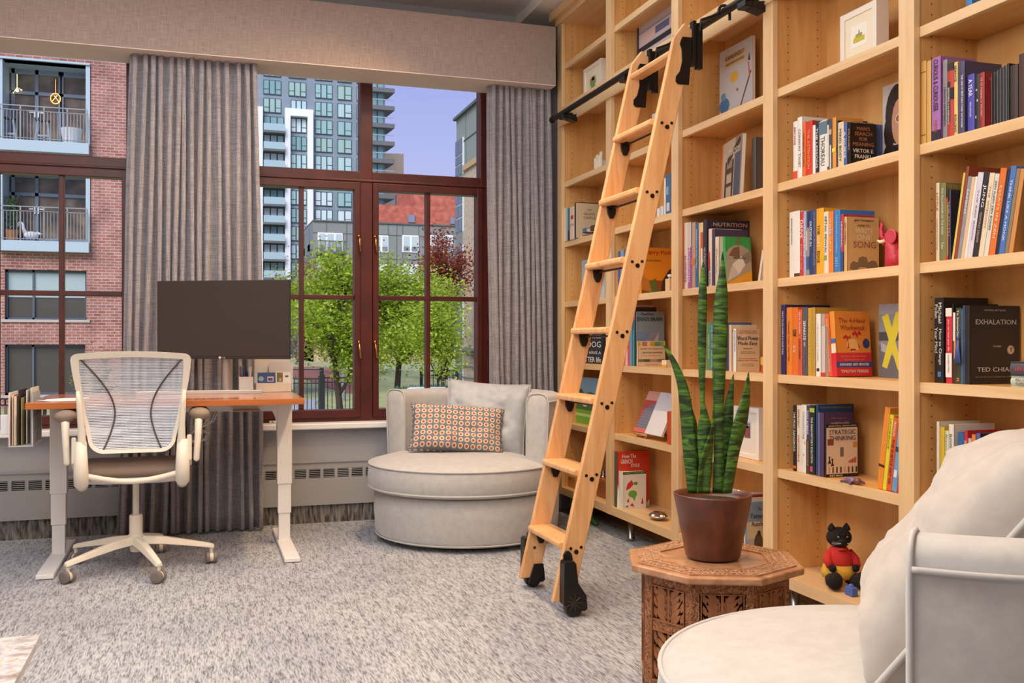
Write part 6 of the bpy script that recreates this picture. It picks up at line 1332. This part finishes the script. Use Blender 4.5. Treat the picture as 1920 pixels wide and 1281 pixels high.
m = MB(); m.ball((.05, 0, .22), .15, 10, sx=1.4, sy=.9, sz=.8); m.tube([(-.10, 0, .24), (-.16, 0, .42), (-.17, 0, .54), (-.24, 0, .60), (-.30, 0, .54), (-.31, 0, .46)], [.07, .045, .04, .045, .045, .015], 10); m.tube([(.2, 0, .28), (.36, 0, .26)], [.07, .01], 8); m.build('swan_body', M('#e8eaec', .6), o, smooth=True)
MB().tube([(.05, 0, .1), (.05, 0, 0)], .03, 6).build('stand', M('#6a6a6a', .6), o)
o = bal('potted_plant', 'potted green plant at the left of the lower brick balcony', 'potted plant', 20, z2s1)
MB().lathe([(.001, 0), (.16, 0), (.24, .34), (.26, .36), (.22, .36), (.001, .32)], 20).build('pot', M('#b8804c', .8), o)
m = MB(); rn = random.Random(3)
for i in range(260):
    p = Vector((rn.gauss(0, .12), rn.gauss(0, .1), .4+rn.random()*1.0)); a = Vector((rn.uniform(-1, 1), rn.uniform(-1, 1), rn.uniform(-1, 1))).normalized()*.06; b_ = a.cross(Vector((0, 0, 1)))*.6
    m.add([p-a, p-b_, p+a, p+b_], [(0, 1, 2, 3)])
m.build('foliage', M('#6f8a3c', .8), o, fixn=False)
o = bal('hanging_lamp', 'glowing ring shaped lamp seen through the upper balcony door', 'lamp', 104, zs1+1.55, 32.85)
MB().tube([(.14*math.cos(2*PI*i/20), 0, .16*math.sin(2*PI*i/20)) for i in range(20)], .012, 6, closed=True).tube([(-.1, 0, -.1), (.05, 0, .1)], .01, 5).tube([(.1, 0, -.1), (-.03, 0, .08)], .01, 5).tube([(0, 0, .16), (0, 0, top if False else .6)], .006, 5).build('lamp_ring', M('#ffb050', .5, emit=2.5), o)
o = bal('pendant_lamp', 'small bright pendant lamp behind the upper left balcony door', 'lamp', 32, zs1+1.72, 32.85)
MB().ball((0, 0, 0), .05, 8).ball((.12, 0, .02), .02, 6).ball((-.1, 0, -.08), .02, 6).tube([(0, 0, .0), (0, 0, .5)], .006, 5).tube([(.12, 0, .02), (0, 0, .1), (-.1, 0, -.08)], .004, 5).build('lamp_bulb', M('#ffe0a0', .5, emit=4), o)
# --- grey tower far away
YT = 160.0
tx = lambda u: xY(u, YT)
def tz(v, u=600): return zz(v, tY(u, YT))
tw = thing('apartment_tower', 'tall blue grey apartment tower with white framed bays beyond the middle window', 'building', (tx(600), YT, GZ))
T0 = tx(600)
def trel(m, name, mat, **k): m.v = [(x-T0, y-YT, z-GZ) for x, y, z in m.v]; return m.build(name, mat, tw, **k)
TWM = noisy('tower_cladding', [(.3, '#75838f'), (.7, '#8493a0')], (.4, .4, .2), 1, 3, .8)
trel(MB().box(tx(440), tx(722), YT, YT+25, GZ, 62), 'tower_wall', TWM)
WP = M('#dde2e6', .7); zt = tz(207, 560)
trel(MB().box(tx(533.5), tx(543.5), YT-1.2, YT, GZ, zt-1.2).box(tx(575.5), tx(586), YT-1.2, YT, GZ, zt-1.2).box(tx(533.5), tx(586), YT-1.2, YT, zt-1.2, zt), 'white_bay_frame', WP)
trel(MB().box(tx(470), tx(492), YT-1.2, YT, GZ, tz(203, 490)), 'white_bay_frame', WP)
WF = M('#33454c', .5); gls = [M(c, .25) for c in ('#8fb3b4', '#a9c6c8', '#7aa0a4', '#c4d6da', '#96b4ae')]
rn = random.Random(12); pitch = 33.6/1805*tY(600, YT)
topz = tz(158, 600)
for ci, (u0, u1) in enumerate(((493.6, 527), (541, 573.5), (590.5, 623), (632.6, 659), (668.6, 690))):
    for r_ in range(-1, 13):
        z1_ = topz-pitch*r_; z0_ = z1_-2.35; x0, x1 = tx(u0), tx(u1)
        if z0_ < 4: continue
        if ci == 1 and r_ >= 1: x0, x1 = tx(545), tx(574.5)
        if ci == 0 and r_ >= 2: x1 = tx(532)
        f_ = MB(); W_ = x1-x0; f_.box(x0, x1, YT-.15, YT, z0_, z1_)
        gc = 1+rn.randrange(5)
        cols = 3 if u1-u0 > 28 else 2
        for c in range(cols):
            a = x0+W_*c/cols+.12; b_ = x0+W_*(c+1)/cols-.08; lo = .9 if c in (0, cols-1) and not (cols == 2 and c == 0) else 0
            if lo: f_.box(a, b_, YT-.2, YT-.14, z0_+.12, z0_+.78, gc); f_.box(a, b_, YT-.2, YT-.14, z0_+.9, z1_-.12, gc)
            else: f_.box(a, b_, YT-.2, YT-.14, z0_+.12, z1_-.12, gc)
        trel(f_, 'window', [WF]+gls)
for r_ in range(2, 13):
    z0_ = topz-pitch*r_-2.6
    if z0_ < 4: continue
    m = MB(); m.box(tx(492), tx(533), YT-2.0, YT, z0_-.35, z0_); m.box(tx(493), tx(532.5), YT-2.0, YT-1.95, z0_, z0_+1.1, 1); trel(m, 'balcony', [M('#5f6468', .8), M('#9fb8c0', .3)])
for r_ in range(0, 9):
    z0_ = tz(169+33*r_, 720); m = MB(); m.prism([(tx(690), YT-1.5), (tx(737), YT-1.5), (tx(733), YT+3), (tx(722), YT+8), (tx(690), YT+3)], 'z', z0_-.7, z0_)
    m.box(tx(690), tx(736), YT-1.5, YT-1.45, z0_+.9, z0_+1.05, 1); m.box(tx(697), tx(718), YT-.2, YT, z0_+.2, z0_+2.3, 2); m.box(tx(706), tx(708), YT-.25, YT-.15, z0_+.2, z0_+2.3, 3)
    trel(m, 'balcony', [M('#64666a', .8), M('#8f9ca4', .3), gls[2], WF])
# --- beige and white blocks beyond the tower
o = thing('beige_building', 'narrow beige building peeking out right of the tower', 'building', (xY(745, 190), 190, GZ))
o0 = xY(745, 190); zb = zz(288, tY(745, 190))
m = MB(); m.box(xY(700, 190)-o0, xY(757, 190)-o0, 0, 10, 0, zb-GZ); m.build('beige_wall', M('#cbb59a', .85), o)
MB().box(xY(744, 190)-o0, xY(750, 190)-o0, -.2, 0, zz(378, tY(745, 190))-GZ, zz(365, tY(745, 190))-GZ).build('window', M('#6f7a88', .5), o)
o = thing('white_building', 'small white block standing before the beige building', 'building', (xY(766, 170), 170, GZ))
MB().box(-xY(766, 170)+xY(757, 170), -xY(766, 170)+xY(776, 170), 0, 8, 0, zz(355, tY(766, 170))-GZ).build('white_wall', M('#dfe2e6', .85), o)
# --- red building
YR = 130; r0 = xY(790, YR); rz_ = lambda v: zz(v, tY(790, YR))-GZ
o = thing('red_building', 'plain red brick building behind the grey building', 'building', (r0, YR, GZ)); R_ = lambda u: xY(u, YR)-r0
MB().box(R_(700), R_(776), 0, 12, 0, rz_(387)).box(R_(776), R_(900), 0, 12, 0, rz_(341)).box(R_(830), R_(900), 2, 10, rz_(341), rz_(324)).build('red_wall', brickmat('bright_red_brick', '#bb6350', '#c46f5c', '#c07a68', .6, .25), o)
MB().box(R_(765), R_(777.5), -.2, 0, rz_(418), rz_(404)).build('window', M('#77839a', .5), o)
MB().box(R_(844), R_(852), -.2, 0, rz_(418), rz_(406)).build('window', M('#77839a', .5), o)
# --- grey building in the middle distance
YG = 100; g0 = xY(700, YG); gX = lambda u: xY(u, YG)-g0
gz = lambda v, u=700: zz(v, tY(u, YG))-GZ
o = thing('grey_building', 'grey panelled apartment building with white framed windows beyond the trees', 'building', (g0, YG, GZ)); gb = o
GPN = M('#7f8482', .8)
m = MB(); m.box(gX(587), gX(900), 0, 14, gz(545), gz(417)); m.box(gX(586.5), gX(900), -.15, 14, gz(419), gz(416.5), 1)
for v in (440, 485, 500): m.box(gX(587), gX(900), -.04, 0, gz(v)-.03, gz(v)+.03, 1)
for u in (612, 650, 728, 744, 755, 785, 800, 830): m.box(gX(u)-.03, gX(u)+.03, -.04, 0, gz(545), gz(420), 1)
m.build('grey_wall', [GPN, M('#5e6264', .8)], o)
MB().box(gX(586.8), gX(900), .05, 14.05, 0, gz(530)).box(gX(586.8), gX(588), .05, 14.05, 0, gz(490)).build('tan_brick_wall', brickmat('tan_brick', '#c4ac8c', '#b39a78', '#cfc0a8', .5, .2), o)
WHF = M('#e2e4e6', .6)
def gwin(u0, u1, v0, v1, n, par, y=-.1):
    f_ = MB(); x0, x1 = gX(u0), gX(u1); z0_, z1_ = gz(v1, u0), gz(v0, u0); W_ = x1-x0; f_.box(x0, x1, y, .0, z0_, z1_)
    for i in range(n):
        a, b_ = x0+W_*i/n+.14, x0+W_*(i+1)/n-.10; f_.box(a, b_, y-.04, y+.02, z0_+.12, z0_+(z1_-z0_)*.34, 2); f_.box(a, b_, y-.04, y+.02, z0_+(z1_-z0_)*.38, z1_-.12, 1)
    f_.build('window', [WHF, M('#b4c4c8', .3), M('#74848c', .3)], par)
for v0 in (441, 495.5): gwin(754, 784.5, v0, v0+32, 2, gb); gwin(700, 728, v0, v0+32, 2, gb); gwin(805, 820, v0, v0+32, 1, gb); gwin(830, 849, v0, v0+32, 1, gb)
for v0, v1 in ((436, 476), (492, 531)): gwin(595.5, 642.4, v0, v1, 3, gb)
m = MB(); m.box(gX(592), gX(645), -2, 0, gz(480), gz(477)); m.box(gX(592), gX(645), -2, -1.95, gz(459), gz(457.5))
for i in range(24): x = gX(592)+(gX(645)-gX(592))*i/23; m.box(x-.03, x+.03, -2, -1.95, gz(477), gz(458))
m.build('balcony', M('#5a5e60', .6), gb)
f_ = MB(); X0_ = gX(587)
for y0 in (3, 8):
    for z_ in (gz(445, 587), gz(475, 587), gz(515, 587), gz(560, 587)): f_.box(X0_-.08, X0_+.02, y0, y0+1.6, z_-1.2, z_+1.2)
f_.build('side_windows', M('#5a6a74', .4), gb)
# --- stone building at the right
XS = 11.4; yS = lambda u: yX(u, XS); sz = lambda v, u: zz(v, tX(u, XS))-GZ
o = thing('stone_building', 'pale stone and green grey building close at the right of the window', 'building', (XS, yS(855), GZ)); sb_ = o; S0 = yS(855)
ztop = sz(226.6, 855)
stone = noisy('pitted_stone', [(.30, '#8a7660'), (.40, '#c2ad92'), (.7, '#d4c2a8')], (5, 5, 5), 1.4, 3, .95, .2)
MB().box(0, 8, -26, 0, 0, sz(314, 870)).build('stone_wall', stone, o)
m = MB(); zz0 = sz(314, 870); m.box(0.02, 8, -26, 0, zz0, ztop); m.box(-.12, 8.1, -26, .12, ztop, ztop+.12, 1)
for yy in (-1.7, -3.6, -5.5, -7.4, -9.3): m.box(.0, .03, yy-.02, yy+.02, zz0, ztop, 1)
m.box(-.01, .03, -26, 0, zz0+(ztop-zz0)*.5-.02, zz0+(ztop-zz0)*.5+.02, 1); m.build('panel_wall', [M('#8e978c', .8), M('#5e6664', .7)], o)
MB().box(-.1, .1, -26, -1.5, zz0-.2, zz0+.05).build('stone_ledge', M('#c2a67c', .9), o)
def swin(v0, v1, u0=856.5, u1=869.5, n=3):
    y1, y0 = yS(u0)-S0, yS(u1)-S0; z1_, z0_ = sz(v0, 863), sz(v1, 863); f_ = MB(); f_.box(-.06, .02, y0, y1, z0_, z1_)
    H_ = (z1_-z0_)
    for j in range(2):
        for i, (a, b_) in enumerate(((0, .28), (.30, .55), (.57, 1))):
            ya = y0+(y1-y0)*j/2+.05; yb = y0+(y1-y0)*(j+1)/2-.05; f_.box(-.09, -.04, ya, yb, z0_+H_*a+.03, z0_+H_*b_-.02, 1)
    f_.build('window', [M('#c4ccd2', .6), M('#56646c', .25)], sb_)
for a, b_ in ((262, 330), (345, 436), (461, 534), (560, 634), (659, 714)): swin(a, b_)
f_ = MB(); 
for v0, v1 in ((330, 345), (436, 461), (534, 560)): f_.box(-.05, .02, yS(869.5)-S0, yS(856.5)-S0, sz(v1, 863), sz(v0, 863))
f_.build('spandrel_panel', M('#8c968e', .8), o)
MB().box(-.2, .02, -26, .1, sz(657, 863), sz(651, 863)).box(-.06, .02, -26, .1, sz(688, 880), sz(686, 880)).box(-.06, .02, -26, .1, sz(709, 880), sz(707, 880)).build('stone_band', M('#8f918c', .8), o)
MB().box(-.22, .0, yS(893)-S0, yS(884)-S0, sz(668, 889), sz(664, 889)).build('wall_lamp', M('#4a5054', .5), o)
# --- trees
def tree(name, label, base, H, R, leafcol, nl, ls, seed, ch=.45, trunkc='#4a3c34', group=None, spread=1.0, dens=1.0, tr=.09):
    rn = random.Random(seed); o = thing(name, label, 'tree', base, 0, group); m = MB(); tips = []
    def br(p, d, L, r, lv):
        pts = [p]; q = p.copy(); n = 4
        for i in range(n):
            d = (d+Vector((rn.gauss(0, .12), rn.gauss(0, .12), rn.gauss(0, .08)+.03))).normalized(); q = q+d*L/n; pts.append(q.copy())
            if lv > 0: tips.append((q.copy(), lv))
        m.tube(pts, [r*(1-.55*i/n) for i in range(n+1)], 5 if lv else 8)
        if lv < 3:
            for k in range(3 if lv else 6):
                s = rn.uniform(.35, 1) if lv else rn.uniform(.45, 1)
                b_ = pts[max(1, int(s*n))]; a = rn.uniform(0, 2*PI); nd = (d*.45+Vector((math.cos(a), math.sin(a), rn.uniform(-.1, .7)))*spread).normalized(); br(b_, nd, L*rn.uniform(.5, .72), r*.5, lv+1)
    br(Vector((0, 0, 0)), Vector((0, 0, 1)), H*ch, tr, 0)
    hi = max(t[0].z for t in tips); wi = max(math.hypot(t[0].x, t[0].y) for t in tips)
    sz_, sw = H/hi, R/wi
    m.v = [(x*sw, y*sw, z*sz_) for x, y, z in m.v]; m.build('trunk', M(trunkc, .9), o, smooth=True)
    f_ = MB(); fine = [t for t in tips if t[1] >= 2]
    for i in range(nl):
        t = rn.choice(fine)[0]; p = Vector((t.x*sw, t.y*sw, t.z*sz_))+Vector((rn.gauss(0, .24), rn.gauss(0, .24), rn.gauss(0, .22)))*dens
        a = Vector((rn.uniform(-1, 1), rn.uniform(-1, 1), rn.uniform(-.7, .7))).normalized(); b_ = a.cross(Vector((rn.uniform(-1, 1), rn.uniform(-1, 1), 1))).normalized(); s = ls*rn.uniform(.6, 1.2)
        f_.add([p-a*s, p-b_*s*.6, p+a*s, p+b_*s*.6], [(0, 1, 2, 3)], i % len(leafcol))
    lo = f_.build('foliage', [LM(c) for c in leafcol], o, fixn=False); return o
def LM(c):
    k = 'leaf'+c
    if k in MC: return MC[k]
    m, t, b = nodes('leaf'); b.inputs['Base Color'].default_value = (*lin(c), 1); b.inputs['Roughness'].default_value = .7
    tl = N(t, 'BsdfTranslucent'); tl.inputs[0].default_value = (*lin(c), 1); ms = N(t, 'MixShader'); ms.inputs[0].default_value = .5
    t.links.new(b.outputs[0], ms.inputs[1]); t.links.new(tl.outputs[0], ms.inputs[2]); t.links.new(ms.outputs[0], t.nodes['Material Output'].inputs[0]); MC[k] = m; return m
GRN = ['#b4cc40', '#a2c03a', '#c6d45c', '#96a83c']
def tp(u, t_): dx, dy = ray(u); return (dx*t_, dy*t_, GZ)
tree('maple_tree', 'bright green leafed tree right of the window latch column', tp(745, 24), 4.05, 1.75, GRN, 17000, .052, 3, ch=.30, tr=.055, group=None)
tree('maple_tree', 'bright green leafed tree behind the fence left of the latch column', tp(640, 23), 4.0, 1.75, GRN, 16000, .052, 11, ch=.30, tr=.055)
tree('maple_tree', 'green tree standing before the pale stone building', tp(822, 21), 3.3, .72, GRN, 5200, .045, 21, tr=.05, trunkc='#2f2620')
tree('maple_tree', 'bare branched tree with red buds before the grey building', tp(830, 38), 6.6, 1.5, ['#9a4a34', '#b4603c', '#8a3a2c'], 4200, .07, 31, group=None, spread=.7)
tree('birch_tree', 'slim pale birch beyond the mulch bed behind the fence', tp(634, 42), 4.0, 1.1, ['#a8a86a', '#b8a878'], 1200, .06, 41, trunkc='#c9c0b4')
tree('birch_tree', 'slim pale birch seen between monitor and window bar', tp(560, 37), 5.2, 1.3, ['#a89060', '#8a9a50', '#b8785a'], 2600, .06, 43, trunkc='#c4bbb0')
tree('shrub_tree', 'hazy brown and green tree group far behind the fence', tp(690, 60), 6.5, 6.5, ['#a8905e', '#9a9a58', '#b07a5a', '#8a8a50'], 9000, .12, 47)
tree('shrub_tree', 'hazy red and olive tree group right of the far trees behind the fence', tp(830, 52), 5.6, 4.2, ['#a8805e', '#8a9a50', '#a85a48', '#9a8a58'], 6500, .11, 49)
tree('small_tree', 'small olive leafed tree growing beside the red brick building', tp(188, 22), 1.75, .5, ['#8a9a4a', '#a8a050'], 700, .04, 53)
for k, (u, t_, r_) in enumerate(((760, 22, .55), (790, 22.6, .6), (820, 23, .6))):
    rn = random.Random(60+k); p = tp(u, t_); o = thing('spruce_bush', '%s of three dusky green bushes at the foot of the trees' % ['leftmost', 'middle', 'rightmost'][k], 'bush', p, 0, 'bushes under the trees')
    f_ = MB()
    for i in range(1500):
        a = rn.uniform(0, 2*PI); zz_ = rn.random(); rr_ = r_*math.sqrt(rn.random())*(1-.5*zz_); q = Vector((rr_*math.cos(a), rr_*math.sin(a), .02+zz_*.95))
        d1 = Vector((rn.uniform(-1, 1), rn.uniform(-1, 1), rn.uniform(-.3, 1))).normalized()*.08; d2 = d1.cross(Vector((0, 0, 1)))*.25
        f_.add([q-d1, q-d2, q+d1, q+d2], [(0, 1, 2, 3)])
    f_.build('foliage', LM('#5f8a6a'), o, fixn=False)
# --- fence, bollard, utility box
FT = 26.0; fy = tY(0, 0) if False else None
def fence(label, u0, u1, t_, vt, seed):
    a, b_ = Vector(tp(u0, t_)), Vector(tp(u1, t_)); o = thing('garden_fence', label, 'fence', a, math.atan2((b_-a).y, (b_-a).x)); L = (b_-a).length; H_ = zz(vt, t_)-GZ
    m = MB(); n = int(L/.105)
    for i in range(n+1): m.box(L*i/n-.010, L*i/n+.010, -.01, .01, .05, H_)
    m.build('bars', M('#2c2e30', .6), o); MB().box(0, L, -.015, .015, H_-.04, H_).box(0, L, -.015, .015, H_-.16, H_-.13).box(0, L, -.015, .015, .08, .12).build('rails', M('#2c2e30', .6), o)
    for x in (0, L): MB().box(x-.04, x+.04, -.04, .04, 0, H_+.06).build('post', M('#2c2e30', .6), o)
fence('black metal fence with thin bars right of the gate post', 606, 664, 26, 707, 1)
fence('black metal fence with thin bars left of the gate post', 520, 600, 26, 709, 1)
fence('short black metal fence near the pale stone building', 790, 857, 27, 694, 1)
p = tp(603, 25.6); o = thing('gate_post', 'thick dark gate post with a long top bar over the fence', 'post', p)
MB().box(-.05, .05, -.05, .05, 0, zz(690, 25.6)-GZ).build('post_body', M('#2a2f32', .6), o)
rgt = Vector((CC, -SS, 0)); m = MB(); h_ = zz(693, 25.6)-GZ; m.tube([(0, 0, h_), tuple(Vector((0, 0, h_))-rgt*1.1)], .02, 6); m.build('top_bar', M('#2a2f32', .6), o)
p = tp(643.5, 33); o = thing('bollard_lamp', 'short grey bollard standing on the lawn behind the fence', 'bollard', p); H_ = 1.25
MB().lathe([(.09, 0), (.09, H_-.25), (.10, H_-.24), (.10, H_-.05), (.06, H_)], 14).build('bollard_body', M('#7a8084', .6), o)
p = tp(800, 17); o = thing('utility_box', 'white utility box below the right window pane', 'box', p, -.3); hb = zz(727, 17)-GZ
MB().box(-.3, .3, -.25, .25, 0, hb-.03).build('box_body', M('#cfd0cc', .6), o, bevel=.01); MB().box(-.32, .32, -.27, .27, hb-.03, hb).build('lid', M('#dcdedc', .5), o, bevel=.005)
